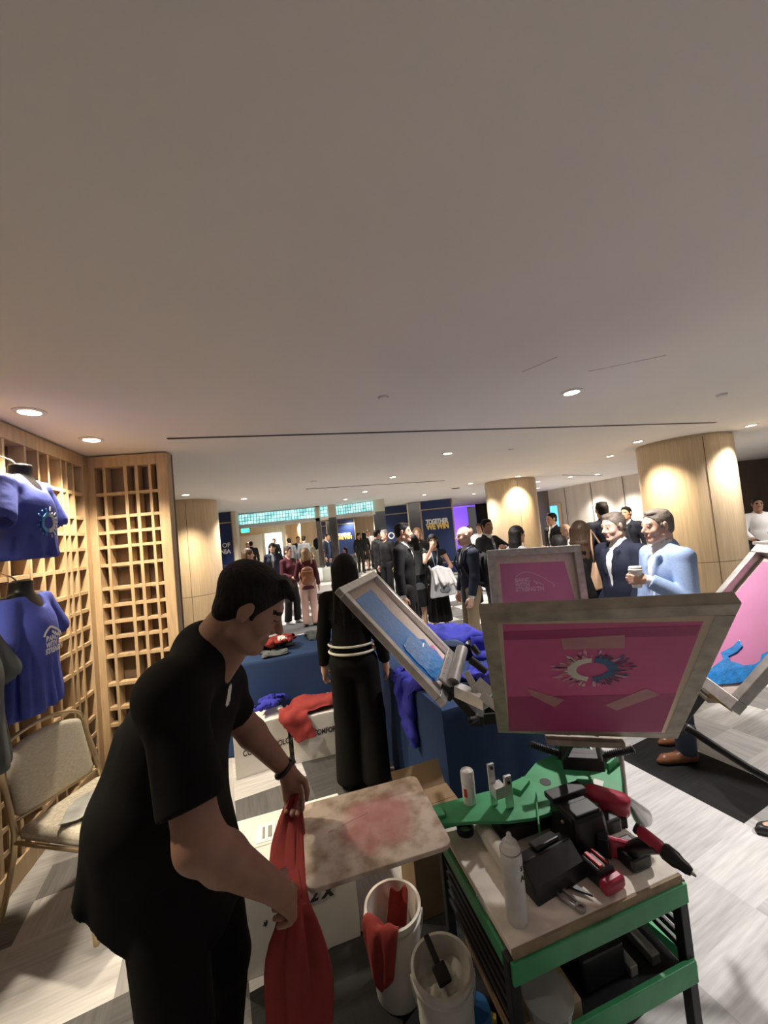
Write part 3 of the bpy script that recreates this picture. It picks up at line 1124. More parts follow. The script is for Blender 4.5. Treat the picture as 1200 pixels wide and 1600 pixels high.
def skeleton(p):
    """p: pose dict -> joints (metres, 1.75 m figure facing +y)"""
    fem = p.get('fem', False)
    J = {}
    lean = -p.get('lean', 0.0)
    Rl = rz_(p.get('twist', 0.0)) @ rx_(lean)
    hip = A(*p.get('hip', (0, 0, .955)))
    J['hip'], J['Rt'] = hip, Rl
    sw = (.165 if fem else .185) * p.get('broad', 1.0)
    J['waist'] = hip + Rl @ A(0, 0, .15)
    J['chest'] = hip + Rl @ A(0, .005, .335)
    J['neck'] = hip + Rl @ A(0, -.012, .53)
    for s, q in ((-1, 'L'), (1, 'R')):
        J['sh' + q] = hip + Rl @ A(s * sw, -.01, .455)
        J['hj' + q] = hip + A(s * .09, 0, -.03)
    hy, hp, hr = p.get('head', (0, 0, 0))
    Rh = Rl @ rz_(hy) @ rx_(-hp) @ ry_(hr) if p.get('headlocal', True) else rz_(hy) @ rx_(-hp) @ ry_(hr)
    J['Rh'] = Rh
    J['head'] = J['neck'] + Rl @ A(0, .012, .05) + Rh @ A(0, .02, .098)
    for s, q in ((-1, 'L'), (1, 'R')):
        f = p.get('foot' + q, (s * .1, 0.0))
        an = A(f[0], f[1], f[2] if len(f) > 2 else .075)
        J['kn' + q], J['an' + q] = ik(J['hj' + q], an, .425, .43, A(s * .12, 1, 0))
        h = p.get('hand' + q)
        if h is None:
            h = tuple(J['sh' + q] + A(s * .075, .03, -.53))
        e = p.get('elbow' + q, (s * .5, -1, -.3))
        J['el' + q], J['wr' + q] = ik(J['sh' + q], A(*h), .285, .262, A(*e))
    return J

def body_prims(S, J, p, fine):
    fem, fat = p.get('fem', False), p.get('fat', 1.0)
    R = J['Rt']
    hip, waist, chest, neck = J['hip'], J['waist'], J['chest'], J['neck']
    S.ell(hip + A(0, -.01, 0), A(.155 if fem else .148, .105, .12) * A(fat, fat, 1), .03, R=R)
    S.ell(waist, A(.118 if fem else .135, .09, .14) * A(fat, fat, 1), .05, R=R)
    S.ell(chest, A(.142 if fem else .158, .105, .17) * A(fat, fat, 1), .05, R=R)
    if fem:
        for s in (-1, 1):
            S.ell(chest + R @ A(s * .07, .085, .0), A(.06, .055, .06), .03, R=R)
    for q in 'LR':
        S.cap(neck + R @ A(0, 0, -.055), J['sh' + q], .05, .046, .04)
    S.cap(neck + R @ A(0, 0, -.06), J['head'] + J['Rh'] @ A(0, -.03, -.04), .056 if fem else .064, .05 if fem else .058, .04)
    for q in 'LR':
        S.cap(J['sh' + q], J['el' + q], .050 * (.85 if fem else 1), .040 * (.85 if fem else 1), .03)
        S.cap(J['el' + q], J['wr' + q], .040 * (.85 if fem else 1), .026 * (.9 if fem else 1), .02)
        S.cap(J['hj' + q], J['kn' + q], .085 * fat, .055, .03)
        S.cap(J['kn' + q], J['an' + q], .054, .036, .03)
        an = J['an' + q]
        tw = p.get('toe' + q, 0)
        S.cap(an + A(0, -.02, -.035), an + rz_(tw) @ A(0, .15, -.05), .032, .024, .03)
    head_prims(S, J['head'], J['Rh'], fine, fem)
    for s, q in ((-1, 'L'), (1, 'R')):
        d = unit(J['wr' + q] - J['el' + q])
        hd = p.get('hd' + q)
        if hd is not None: d = unit(A(*hd))
        n = A(*p.get('hn' + q, (-s * 1.0, .0, 0)))
        cr = np.cross(d, unit(n - d * (n @ d)))
        want = A(*p.get('ht' + q, (0, 1, .4)))
        hand_prims(S, J['wr' + q], d, n, 1 if cr @ want > 0 else -1, fine, p.get('curl' + q, .45))

def hair_prims(S, J, style, rs):
    H, R = J['head'], J['Rh']
    P = lambda x, y, z: H + R @ A(x, y, z)
    if style == 'bald':
        return False
    if style in ('short', 'crop', 'quiff'):
        S.ell(P(0, -.016, .038), A(.081, .101, .092), .01, R=R)
        S.ell(P(0, -.055, -.02), A(.068, .05, .06), .02, R=R)
        S.cap(P(-.075, .012, .012), P(-.072, .016, -.012), .010, .006, .008)
        S.cap(P(.075, .012, .012), P(.072, .016, -.012), .010, .006, .008)
        if style == 'quiff':
            S.cap(P(-.04, .058, .092), P(.04, .058, .092), .022, .022, .03)
            for i in range(16):
                an = rs.rand() * 6.28
                rr = .03 + .05 * rs.rand()
                S.ell(P(rr * math.cos(an), rr * math.sin(an) * 1.1 - .01, .115 - rr * .35), A(.02, .026, .012), .012, R=R)
        for i in range(14):
            a = rs.rand() * 6.28
            S.ell(P(.046 * math.cos(a), .055 * math.sin(a) - .008, .108 - .014 * rs.rand()), A(.020, .026, .010), .016, R=R @ rz_(rs.rand()))
        S.ell(P(0, .130, -.022), A(.16, .112, .110), .012, sub=True, R=R)      # face opening
        for sx in (-1, 1):
            S.ell(P(sx * .09, -.012, -.03), A(.03, .026, .045), .008, sub=True, R=R)
    else:
        S.ell(P(0, -.018, .034), A(.085, .106, .094), .01, R=R)
        L = {'bob': .17, 'long': .36, 'verylong': .46, 'bun': .08}[style]
        for i in range(9):
            t = (i - 4) / 4.
            x, y = .078 * math.sin(t * 1.65), -.03 - .062 * math.cos(t * 1.65)
            a = P(x, y, .03)
            wv = .012 * rs.randn()
            m = P(x * 1.06, y - .012, -.11) if L > .1 else P(x, y, -.05)
            b = H + R @ A(x * (1.05 + .1 * rs.rand()) + wv, y * .6 - .05, 0) + A(0, 0, -L * (.88 + .2 * rs.rand()))
            S.cap(a, m, .026, .026, .015)
            if L > .1: S.cap(m, b, .026, .018, .015)
        if style == 'bun':
            S.ell(P(0, -.12, .05), A(.045, .04, .045), .01, R=R)
        S.ell(P(0, .128, -.055), A(.064, .09, .125), .014, sub=True, R=R)
    return True

def garment_torso(S, J, p, off, hem=-.12, k=.04, flare=0.0):
    """jacket or shirt trunk following the torso"""
    fem, fat = p.get('fem', False), p.get('fat', 1.0)
    R = J['Rt']
    hip, waist, chest, neck = J['hip'], J['waist'], J['chest'], J['neck']
    o = off
    S.ell(chest, (A(.142 if fem else .160, .106, .175) * A(fat, fat, 1)) + o, k, R=R)
    if fem:
        for s in (-1, 1):
            S.ell(chest + R @ A(s * .07, .085, .0), A(.06, .055, .06) + o * .7, .03, R=R)
    S.ell(waist, A(.12 if fem else .146, .095, .15) * A(fat, fat, 1) + o, k + .02, R=R)
    b = hip + A(0, 0, hem)
    S.cap(waist + R @ A(-.03, -.005, -.02), b + A(-.03 - .02 * flare, -.01, 0), .105 * fat + o, .118 * fat + o + flare * .05, k, S=(1, 1.12, 1))
    S.cap(waist + R @ A(.03, -.005, -.02), b + A(.03 + .02 * flare, -.01, 0), .105 * fat + o, .118 * fat + o + flare * .05, k, S=(1, 1.12, 1))
    for q in 'LR':
        S.cap(neck + R @ A(0, -.004, -.05), J['sh' + q] + R @ A(0, 0, .0), .05 + o, .046 + o, k)
    S.cap(J['shL'] * .5 + J['shR'] * .5 + R @ A(0, -.01, .035), neck + R @ A(0, -.012, -.005), .07 + o, .058 + o * .6, k)

def sleeve(S, J, q, off, frac, fem, inner=True):
    sc = .88 if fem else 1.0
    sh, el, wr = J['sh' + q], J['el' + q], J['wr' + q]
    if frac <= 1:      # short
        e = sh + (el - sh) * frac
        S.cap(sh, e, .055 * sc + off, .056 * sc + off, .02)
        d = unit(el - sh)
        S.pcut(d, e + d * .005, .13)
        return e, d
    e = el + (wr - el) * (frac - 1)
    S.cap(sh, el, .052 * sc + off, .044 * sc + off, .02)
    S.cap(el, e, .044 * sc + off, .034 * sc + off, .015)
    d = unit(wr - el)
    S.pcut(d, e, .085)
    return e, d

def make_person(label, loc, face, h=1.75, pose=None, top=None, bottom=None, hair=('short', None), skin='skin_light', shoes='black_leather',
                res=.012, fine=False, group=None, seed=0, base_z=0.0, face_world=None, extras=None):
    """top: dict(kind jacket|shirt|tee|dress|none, m=material, shirt=material, sleeve=fraction, hem=..); bottom: dict(kind pants|skirt, m, L)"""
    p = dict(pose or {})
    rs = np.random.RandomState(seed + 7)
    J = skeleton(p)
    sc = h / 1.75
    an = math.atan2(face[1], face[0]) - math.pi / 2
    root = thing('person', label, 'person', (loc[0], loc[1], base_z), an, group)
    fem = p.get('fem', False)
    res = res / sc
    # body
    S = SDF(res)
    body_prims(S, J, p, fine)
    V, F = S.mesh()
    cen = V[F].mean(1)
    loc_h = (cen - J['head']) @ J['Rh']
    mi = np.zeros(len(F), int)
    hm = M[hair[1]] if hair[1] else M['hair_dark']
    mats = [M[skin], hm, M['lips'], M['eye_white'], M['eye_dark']]
    x, y, z = np.abs(loc_h[:, 0]), loc_h[:, 1], loc_h[:, 2]
    near = (np.linalg.norm(loc_h, axis=1) < .16) & (y > .05)
    if fine:
        mi[near & (z > .024) & (z < .034) & (x > .014) & (x < .048)] = 1
        mi[near & (z > -.077) & (z < -.056) & (x < .022) & (y > .078)] = 2
        ex = ((x - .031) / .0135) ** 2 + ((z - .006) / .0065) ** 2
        mi[near & (ex < 1)] = 3
        mi[near & (((x - .031) / .006) ** 2 + ((z - .006) / .0065) ** 2 < 1)] = 4
    else:
        mi[near & (z > .022) & (z < .032) & (x > .014) & (x < .046)] = 1
        mi[near & (z > .000) & (z < .010) & (x > .022) & (x < .040)] = 4
        mi[near & (z > -.08) & (z < -.055) & (x < .022) & (y > .07)] = 2
    np_obj('body', V, F, mats, root, mi, scale=sc)
    # hair
    if hair[0] != 'bald':
        S = SDF(res * .8)
        if hair_prims(S, J, hair[0], rs):
            V, F = S.mesh()
            np_obj('hair', V, F, hm, root, scale=sc)
    # bottom
    if bottom:
        S = SDF(res)
        fat = p.get('fat', 1.0)
        if bottom['kind'] == 'pants':
            w = bottom.get('wide', 0)
            S.ell(J['hip'] + A(0, -.012, -.01), A(.168, .122, .13) * A(fat, fat, 1), .03, R=J['Rt'])
            S.ell(J['waist'] + J['Rt'] @ A(0, 0, -.05), A(.135 if fem else .152, .108, .08) * A(fat, fat, 1), .04, R=J['Rt'])
            for q in 'LR':
                S.cap(J['hj' + q], J['kn' + q], .100 * fat, .068 + w, .025)
                S.cap(J['kn' + q], J['an' + q] + A(0, -.005, -.0), .068 + w, .060 + w * 1.6, .02)
            for q in 'LR':
                S.ell(J['an' + q] + A(0, 0, -.075), A(.2, .2, .055), .003, sub=True)
        else:
            zt, zb = J['hip'][2] + .1, bottom['L']
            w = bottom.get('w', .16)
            S.ell(J['hip'] + A(0, -.01, .02), A(.168, .125, .14), .03)
            S.cap(A(-.05, -.01, J['hip'][2] - .05), A(-w * .35, 0, zb - .1), .125, w * .72, .05, S=(1, 1.1, 1))
            S.cap(A(.05, -.01, J['hip'][2] - .05), A(w * .35, 0, zb - .1), .125, w * .72, .05, S=(1, 1.1, 1))
            for i in range(10):     # pleats
                a = i / 10 * 6.28
                S.cap(A(.15 * math.cos(a), .12 * math.sin(a), J['hip'][2] - .2), A(w * 1.02 * math.cos(a), w * .85 * math.sin(a), zb - .1), .014, .02, .03)
            S.cut((0, 0, -1), (0, 0, zb))
        V, F = S.mesh()
        np_obj('trousers' if bottom['kind'] == 'pants' else 'skirt', V, F, M[bottom['m']], root, scale=sc)
        if bottom.get('belt'):
            b = MB()
            pts = [tuple((J['waist'] + J['Rt'] @ A(.16 * math.cos(a), .118 * math.sin(a), -.085)) * sc) for a in np.linspace(0, 6.28, 25)[:-1]]
            b.tube(pts, .014, 6, closed=True)
            b.build('belt', M[bottom['belt']], root, smooth='all')
    # shoes
    for q in 'LR':
        S = SDF(min(res, .012))
        a0 = J['an' + q]
        tw = p.get('toe' + q, 0)
        Rf = rz_(tw)
        S.cap(a0 + Rf @ A(0, -.035, -.045), a0 + Rf @ A(0, .15, -.052), .040, .034, .01, S=(1, 1, 1))
        S.cap(a0 + Rf @ A(0, -.02, -.02), a0 + Rf @ A(0, .03, -.03), .040, .036, .02)
        S.cap(a0 + Rf @ A(0, .15, -.055), a0 + Rf @ A(0, .19, -.06), .028, .018, .02)
        S.cut((0, 0, -1), a0 + A(0, 0, -.0745))
        S.cut((0, 0, 1), a0 + A(0, 0, .02 if shoes != 'flat' else -.03))
        V, F = S.mesh()
        np_obj('shoe', V, F, M['black_leather' if shoes == 'flat' else shoes], root, scale=sc)
    # top
    if top and top['kind'] != 'none':
        kd = top['kind']
        R = J['Rt']
        if kd == 'jacket' and top.get('shirt'):
            S = SDF(res)
            garment_torso(S, J, p, .006, .0)
            S.cap(J['neck'] + R @ A(0, -.004, -.03), J['neck'] + R @ A(0, .006, .028), .074, .068, .015)
            S.cap(J['neck'] + R @ A(0, .0, .03), J['neck'] + R @ A(0, .02, .2), .062, .062, .004, sub=True)
            for q in 'LR':
                e = J['el' + q] + (J['wr' + q] - J['el' + q]) * .97
                S.cap(J['el' + q], e, .036, .035, .01)
            V, F = S.mesh()
            np_obj('shirt', V, F, M[top['shirt']], root, scale=sc)
        S = SDF(res)
        off = {'jacket': .019, 'shirt': .012, 'tee': .012, 'dress': .008, 'knit': .014}[kd]
        garment_torso(S, J, p, off, top.get('hem', -.17 if kd == 'jacket' else -.06), flare=top.get('flare', 0))
        fr = top.get('sleeve', 1.9 if kd in ('jacket', 'shirt', 'knit') else .55)
        if fr > 0:
            for q in 'LR':
                sleeve(S, J, q, off, fr, fem)
                if fr <= 1:
                    pass
        else:
            for s, q in ((-1, 'L'), (1, 'R')):
                S.cap(J['sh' + q] + R @ A(s * .055, 0, -.02), J['sh' + q] + R @ A(s * .3, 0, -.08), .08, .1, .01, sub=True)
        hemz = J['hip'][2] + top.get('hem', -.17 if kd == 'jacket' else -.06)
        # flat hem
        arms_low = min(J['wrL'][2], J['wrR'][2]) < hemz + .02 and fr > 1
        if not arms_low:
            S.cut((0, 0, -1), (0, 0, hemz - .03))
        else:
            S.pcut((0, 0, -1), (J['hip'][0], J['hip'][1], hemz - .03), .215)
        if kd == 'jacket':
            z1 = J['chest'] + R @ A(0, .2, .2)
            for i in range(6):
                t = i / 5.
                c = J['chest'] + R @ A(0, .16, -.12 + .36 * t)
                S.ell(c, A(.018 + .045 * t, .10, .06), .012, sub=True, R=R)
            S.cap(J['neck'] + R @ A(0, .05, .0), J['neck'] + R @ A(0, .09, .15), .06, .09, .01, sub=True)
            # lapels
            for s in (-1, 1):
                S.cap(J['chest'] + R @ A(s * .035, .125, -.06), J['chest'] + R @ A(s * .085, .095, .13), .012, .018, .012)
            S.cut(R @ A(0, 0, 1), J['neck'] + R @ A(0, 0, .052))
        else:
            S.cap(J['neck'] + R @ A(0, .06, .02), J['neck'] + R @ A(0, .09, .14), .055, .09, .01, sub=True)
            S.cut(R @ A(0, 0, 1), J['neck'] + R @ A(0, 0, .035))
        V, F = S.mesh()
        nm = {'jacket': 'jacket', 'shirt': 'shirt', 'tee': 't_shirt', 'dress': 'dress_top', 'knit': 'sweater'}[kd]
        np_obj(nm, V, F, M[top['m']], root, scale=sc)
        if top.get('tie'):
            b = MB()
            c0 = (J['neck'] + R @ A(0, .088, -.02)) * sc
            c1 = (J['chest'] + R @ A(0, .128, -.06)) * sc
            b.bar(c0, c1, .045, .012, up=(0, 1, 0))
            b.build('tie', M[top['tie']], root)
    if extras: extras(root, J, sc)
    return root, J, sc
# ---------------------------------------------------------------- ceiling fittings
def downlight(x, y, label):
    t = thing('downlight', label, 'ceiling light', (x, y, CEIL), 0, 'recessed downlights')
    MB().lathe([(.054, -.001), (.078, -.001), (.078, -.006), (.054, -.010), (.054, -.001)], n=24).build('trim_ring', M['white_paint'], t, smooth=True)
    MB().lathe([(0, -.004), (.053, -.004)], n=24).build('lens', M['can_lens'], t)
    return t
CAN_LABELS = ['round recessed downlight over the dressed torsos, largest of the left pair', 'small recessed downlight near the corner of the two lattice screens',
    'bright round downlight right of centre, the largest in the plain ceiling', 'downlight in the ceiling right of the large round column',
    'downlight touching the top left edge of the large round column', 'downlight half hidden behind the left side of the large column',
    'downlight just beyond the long black ceiling slot, right of centre', 'downlight above the black-suited man, right of the short slot',
    'downlight just below the short black ceiling slot', 'small downlight above the turned-off glass-block corner', 'downlight at the top left of the column by the lattice',
    'downlight right of the column by the lattice', 'small downlight above the navy slogan panel', 'downlight over the left edge of the mid-hall column',
    'tiny downlight right of the mid-hall column, near the ceiling edge', 'tiny far downlight near the dark passage, right of mid-hall column',
    'downlight above the long beige wall, left one of two', 'downlight above the long beige wall, right one of two', 'far small downlight above the bald man',
    'far small downlight above the violet wall']
for (x, y, k, n), lb in zip(CANS, CAN_LABELS):
    downlight(x, y, lb)
far_l = thing('downlight', 'tiny downlight of the far hall beyond the glass-block header', 'ceiling light', (CANS_FAR[0][0], CANS_FAR[0][1], CEIL), 0, 'downlights of the far hall')
MB().lathe([(0, -.004), (.10, -.004)], n=16).build('lens', M['can_lens'], far_l)
MB().lathe([(.10, -.001), (.13, -.006), (.10, -.001)], n=16).build('trim_ring', M['white_paint'], far_l)
for x, y in CANS_FAR[1:]:
    copy_thing(far_l, (x, y, CEIL))
def disc(name, label, cat, x, y, r, h=.012, m='white_paint'):
    o = MB().lathe([(0, -h), (r * .8, -h), (r, -h * .3), (r, 0)], n=24).build(name, M[m], smooth=True, loc=(x, y, CEIL))
    set_props(o, label, cat)
disc('sprinkler_cover', 'small flat round ceiling cap nearest the camera, centre of the ceiling', 'ceiling cap', .07, 2.53, .038)
disc('sprinkler_cover', 'small pale round ceiling cap at the right near the large column', 'ceiling cap', 3.0, 3.28, .04, .02)
disc('sprinkler_cover', 'tiny round ceiling cap left above the short black slot', 'ceiling cap', -1.08, 6.16, .05)
disc('sprinkler_cover', 'tiny round ceiling cap right above the mid-hall column', 'ceiling cap', 1.73, 4.98, .035)
disc('speaker_grille', 'flat dark ceiling vent disc above the far violet wall', 'ceiling cap', 1.9, 9.9, .11, .015, 'seam')

# ---------------------------------------------------------------- navy banner panels in the far hall
def panel(name, label, a, b, z0=0.0, z1=CEIL - .01, depth=.30, strips=(2.38, .42), mirror=None):
    a, b = Vector((a[0], a[1], 0)), Vector((b[0], b[1], 0))
    d = b - a
    L = d.length
    an = math.atan2(d.y, d.x)
    t = thing(name, label, 'display panel', (a.x, a.y, 0), an, None)
    MB().box((L / 2, depth / 2, (z0 + z1) / 2), (L, depth, z1 - z0)).build('board', M['navy_board'], t)
    st = MB()
    for z in strips:
        st.box((L / 2, -.01, z), (L, .02, .035))
    for x in (0, L):
        st.box((x, -.006, (z0 + z1) / 2), (.045, .022, z1 - z0))
    st.build('metal_strip', M['brass_strip'], t)
    if mirror:
        MB().box((-mirror / 2 - .03, depth / 2 + .02, (z0 + z1) / 2), (mirror, depth, z1 - z0)).build('mirror_flank', M['mirror_grey'], t)
        MB().box((-mirror - .05, depth / 2, (z0 + z1) / 2), (.05, depth, z1 - z0)).build('flank_post', M['pale_frame'], t)
    return t, L
def pt(t, txt, size, x, z, m, bold=.01, align='LEFT', space=1.0, sx=1.0):
    return text_mesh('lettering', txt, size, M[m], t, frame_mat((x, -.012, z), (1, 0, 0), (0, 0, 1)), bold=bold, align=align, space=space, sx=sx)
def ring(t, x, z, r, m='print_white'):
    mb = MB()
    n = 28
    vs, fs = [], []
    for k in range(n):
        an = 6.2832 * k / n
        for rr in (r, r * .66 if k % 7 else r * .8):
            vs.append((x + rr * math.cos(an), -.012, z + rr * math.sin(an)))
    for k in range(n):
        k2 = (k + 1) % n
        fs.append((2 * k, 2 * k2, 2 * k2 + 1, 2 * k + 1))
    mb.add(vs, fs)
    mb.build('ring_emblem', M[m], t)

t, L = panel('display_panel', 'navy panel with white lettering half hidden behind the left round column', (-5.15, 10.35), (-4.13, 10.4), strips=(2.36,))
pt(t, 'BANC OF', .165, L - .09, 1.70, 'print_white', .006, 'RIGHT')
pt(t, 'CALIFORNIA', .165, L - .09, 1.53, 'print_white', .006, 'RIGHT')
bx = MB().box((-4.38, 10.1, .62), (.25, .3, 1.24)).build('podium', M['navy_suit'], bevel=.01)
set_props(bx, 'dark narrow podium standing before the navy panel behind the left column', 'podium')
t, L = panel('display_panel', 'largest navy panel with gold and white slogan behind the bald man', (1.33, 13.95), (2.46, 13.85), mirror=.42, strips=(2.33, .38))
pt(t, 'TOGETHER', .235, L * .13, 1.80, 'print_white', .012, space=.92, sx=.70)
pt(t, 'WE WIN', .28, L * .13, 1.605, 'gold_letter', .016, space=.92, sx=.78)
t, L = panel('display_panel', 'navy panel with ring emblem behind the black-suited man', (-.02, 15.1), (.92, 15.0), mirror=.36, strips=(2.33,))
ring(t, .22, 1.50, .13)
pt(t, 'BANC OF', .12, .44, 1.51, 'print_white', .004)
pt(t, 'CALIFORNIA', .12, .44, 1.38, 'print_white', .004, sx=.7)
t, L = panel('display_panel', 'far navy slogan panel seen between the sofa and the dark-haired seated woman', (-2.92, 22.0), (-1.76, 22.0), mirror=.4, z1=2.55, strips=(2.3, .5))
pt(t, 'TOGETHER', .22, .16, 1.62, 'print_white', .012, space=.92, sx=.70)
pt(t, 'WE WIN', .27, .16, 1.43, 'gold_letter', .014, space=.92, sx=.80)
t, L = panel('display_panel', 'far navy panel with ring emblem behind two men in blue suits', (-3.98, 22.6), (-3.30, 22.6), z1=2.55, strips=(2.3,))
ring(t, .17, 1.46, .11)
pt(t, 'BANC OF', .09, .33, 1.47, 'print_white', .003)
pt(t, 'CALIFORNIA', .09, .33, 1.36, 'print_white', .003, sx=.7)

# far hall: half-round wood piers, white doorway, exit sign, screen
for k, (x, y) in enumerate([(-4.1, 20.5), (-5.2, 21.6)]):
    o = MB().lathe([(.42, 0), (.42, CEIL)], n=40).build('column', M['wood_oak'], smooth=True, loc=(x, y, 0))
    set_props(o, ['far round oak column nearest the far navy ring panel', 'farther round oak column left of its twin in the far hall'][k], 'column')
o = MB().box((-6.62, 22.6, 1.5), (1.0, .05, 1.4)).build('wall_screen', mat('screen_pale', (.5, .6, .65), .4, emit=(.62, .82, .9), estr=1.1))
set_props(o, 'pale glowing wall screen in the far hall', 'screen')
struct('door_1', MB().box((-8.2, 23.38, 1.1), (1.3, .1, 2.2)), M['wall_pale'])
ex = thing('exit_sign', 'green exit sign hanging in the far hall', 'sign', at(383, 829, 18.0), 0)
MB().box((0, 0, 0), (.36, .05, .19)).build('sign_body', M['exit_green'], ex)
MB().cyl((0, 0, .09), (0, 0, CEIL - ex.location.z), .01, .01, 8).build('hanger', M['steel'], ex)
text_mesh('lettering', 'EXIT', .13, M['print_white'], ex, frame_mat((0, -.03, -.06), (1, 0, 0), (0, 0, 1)), align='CENTER')
p = Vector((6.44, 14.9, 0)).lerp(Vector((7.36, 10.3, 0)), .10)
q = thing('wall_screen', 'small bright blue screen in a wood frame on the beige wall', 'screen', (p.x - .10, p.y, 1.62), math.atan2(10.3 - 14.9, 7.36 - 6.44))
MB().box((0, -.02, 0), (.62, .05, 1.0)).build('screen_frame', M['wood_far'], q)
MB().box((-.05, -.05, 0), (.40, .02, .82)).build('display', M['screen_blue'], q)

# sofas with cushions beyond the table
def sofa(label, x, y, rz, w=1.5, d=.8):
    t = thing('sofa', label, 'sofa', (x, y, 0), rz, None)
    MB().box((0, 0, .09), (w - .1, d - .1, .16)).build('plinth', M['sofa_base'], t)
    MB().box((0, 0, .31), (w, d, .26)).build('seat', M['sofa_cream'], t, bevel=.04, smooth=True)
    return t
s1 = sofa('cream backless sofa with pale cushions on it', -1.95, 11.0, .05, 1.15)
s2 = sofa('cream backless sofa to the right of the cushioned one', -.80, 11.05, .05, 1.05)
def cushion(label, loc, m, rx, rz, s=.46):
    o = MB().ell((0, 0, 0), (s / 2, .09, s / 2), nu=20, nv=12).build('cushion', M[m], smooth='all', loc=loc)
    for v in o.data.vertices:      # square the ellipse off into a pillow
        x, z = v.co.x / (s / 2), v.co.z / (s / 2)
        r = max(abs(x), abs(z), 1e-6)
        l = math.hypot(x, z)
        f = min(l / r, 1.28) * .88
        v.co.x, v.co.z = v.co.x * f, v.co.z * f
    o.rotation_euler = (rx, 0, rz)
    set_props(o, label, 'cushion', 'cushions on the sofa')
cushion('white cushion leaning at the left end of the sofa', (-2.05, 11.0, .66), 'cushion_white', -.3, .5)
cushion('sage green cushion standing on the sofa', (-1.72, 11.05, .65), 'cushion_sage', -.25, .1, .48)
# planter of upright stems behind the cushions
pl = thing('planter', 'grey planter box of thin upright stems behind the sofa cushions', 'planter', (-1.25, 11.6, 0), 0)
MB().box((0, 0, .28), (.75, .28, .56)).build('box', M['mirror_grey'], pl, bevel=.01)
rs = random.Random(3)
sm = MB()
for k in range(60):
    x, y = rs.uniform(-.33, .33), rs.uniform(-.1, .1)
    sm.tube([(x, y, .55), (x + rs.uniform(-.05, .05), y, .95 + rs.uniform(0, .2))], [.008, .003], 5)
so = sm.build('stems', mat('stems', (.24, .25, .18), .8), pl)

# bar at the far right with flowers
b = thing('bar_counter', 'bar counter with a black skirt and white top at the right edge', 'counter', (6.75, 6.2, 0), .05)
MB().box((0, -.05, .46), (1.3, .55, .92)).build('skirt', M['skirt_black'], b, bevel=.02)
MB().box((0, -.05, .95), (1.4, .62, .05)).build('top', M['white_shirt'], b, bevel=.008)
fl = thing('flower_bowl', 'low bowl of green leaves and pale flowers on the bar', 'flowers', (6.22, 6.1, .978), 0)
MB().lathe([(0, 0), (.09, 0), (.12, .08), (.115, .08), (.085, .01), (0, .01)], n=20).build('bowl', M['steel'], fl, smooth=True)
lf = MB()
fw = MB()
for k in range(60):
    a, r, zz = rs.uniform(0, 6.28), rs.uniform(0, .16), rs.uniform(.05, .20)
    lf.ell((r * math.cos(a), r * math.sin(a), zz), (.035, .02, .014), rot(rs.uniform(-1, 1), rs.uniform(-1, 1), a), 8, 5)
    if k % 5 == 0: fw.ell((r * math.cos(a), r * math.sin(a), zz + .03), (.026, .026, .02), None, 8, 6)
lf.build('leaves', M['foliage'], fl, smooth='all')
fw.build('blossoms', M['flower'], fl, smooth='all')
for k, (dx, dy) in enumerate([(.25, -.15), (.36, -.1), (.3, -.02)]):
    o = MB().lathe([(.0, 0), (.035, 0), (.04, .14), (.037, .14), (.032, .006), (0, .006)], n=16).build('glass', M['clear_plastic'], smooth=True, loc=(6.25 + dx, 6.0 + dy, .978))
    set_props(o, 'clear tumbler on the white bar top', 'glass', 'tumblers on the bar')

# ---------------------------------------------------------------- blue-draped tables
def draped_table(name, label, c, rz, w, d, h, seed):
    t = thing(name, label, 'table', (c[0], c[1], 0), rz)
    rs = np.random.RandomState(seed)
    # cloth: top plus skirt with soft pleats, one continuous sheet
    per = []
    r = .03
    n = 26
    def edge(a, b):
        for k in range(n):
            per.append((a[0] + (b[0] - a[0]) * k / n, a[1] + (b[1] - a[1]) * k / n))
    x, y = w / 2, d / 2
    edge((-x, -y), (x, -y)); edge((x, -y), (x, y)); edge((x, y), (-x, y)); edge((-x, y), (-x, -y))
    N = len(per)
    levels = [(h, 0.90), (h, .985), (h - .006, 1.0), (h - .03, 1.008), (h * .7, 1.012), (h * .35, 1.018), (.012, 1.024)]
    vs, fs = [(0, 0, h)], []
    ph = rs.rand(4) * 6.28
    for li, (z, s) in enumerate(levels):
        for k, (px, py) in enumerate(per):
            f = max(0, (li - 3)) / 3
            wv = 1 + f * .020 * (math.sin(k * .55 + ph[0]) + .6 * math.sin(k * 1.1 + ph[1]))
            vs.append((px * s + math.copysign(.012, px) * f * math.sin(k * .6 + ph[2]), py * s * wv, z))
    for k in range(N):
        fs.append((0, 1 + k, 1 + (k + 1) % N))
    for li in range(len(levels) - 1):
        for k in range(N):
            a, b_ = 1 + li * N + k, 1 + li * N + (k + 1) % N
            fs.append((a, a + N, b_ + N, b_))
    MB().add(vs, fs).build('tablecloth', M['tablecloth_blue'], t, smooth=True)
    tb = MB().box((0, 0, h - .03), (w - .04, d - .04, .035))
    tb.build('tabletop', M['card_brown'], t)
    for sx in (-1, 1):
        for sy in (-1, 1):
            MB().cyl((sx * (w / 2 - .12), sy * (d / 2 - .1), 0), (sx * (w / 2 - .12), sy * (d / 2 - .1), h - .045), .015).build('leg', M['steel'], t)
    return t
TLR = math.radians(13)
draped_table('draped_table', 'table under a blue cloth behind the two white lettered boxes', (-1.22, 3.70), TLR, 1.5, .70, .75, 1)
uR = Vector((.93, .36, 0)).normalized()
vR = Vector((-uR.y, uR.x, 0))
cR = Vector((.21, 2.16, 0)) + uR * .38 + vR * .80
TRR = math.atan2(uR.y, uR.x)
draped_table('draped_table', 'table under a blue cloth running back behind the tilted blue-inked screen', (cR.x, cR.y), TRR, .76, 1.6, .75, 2)

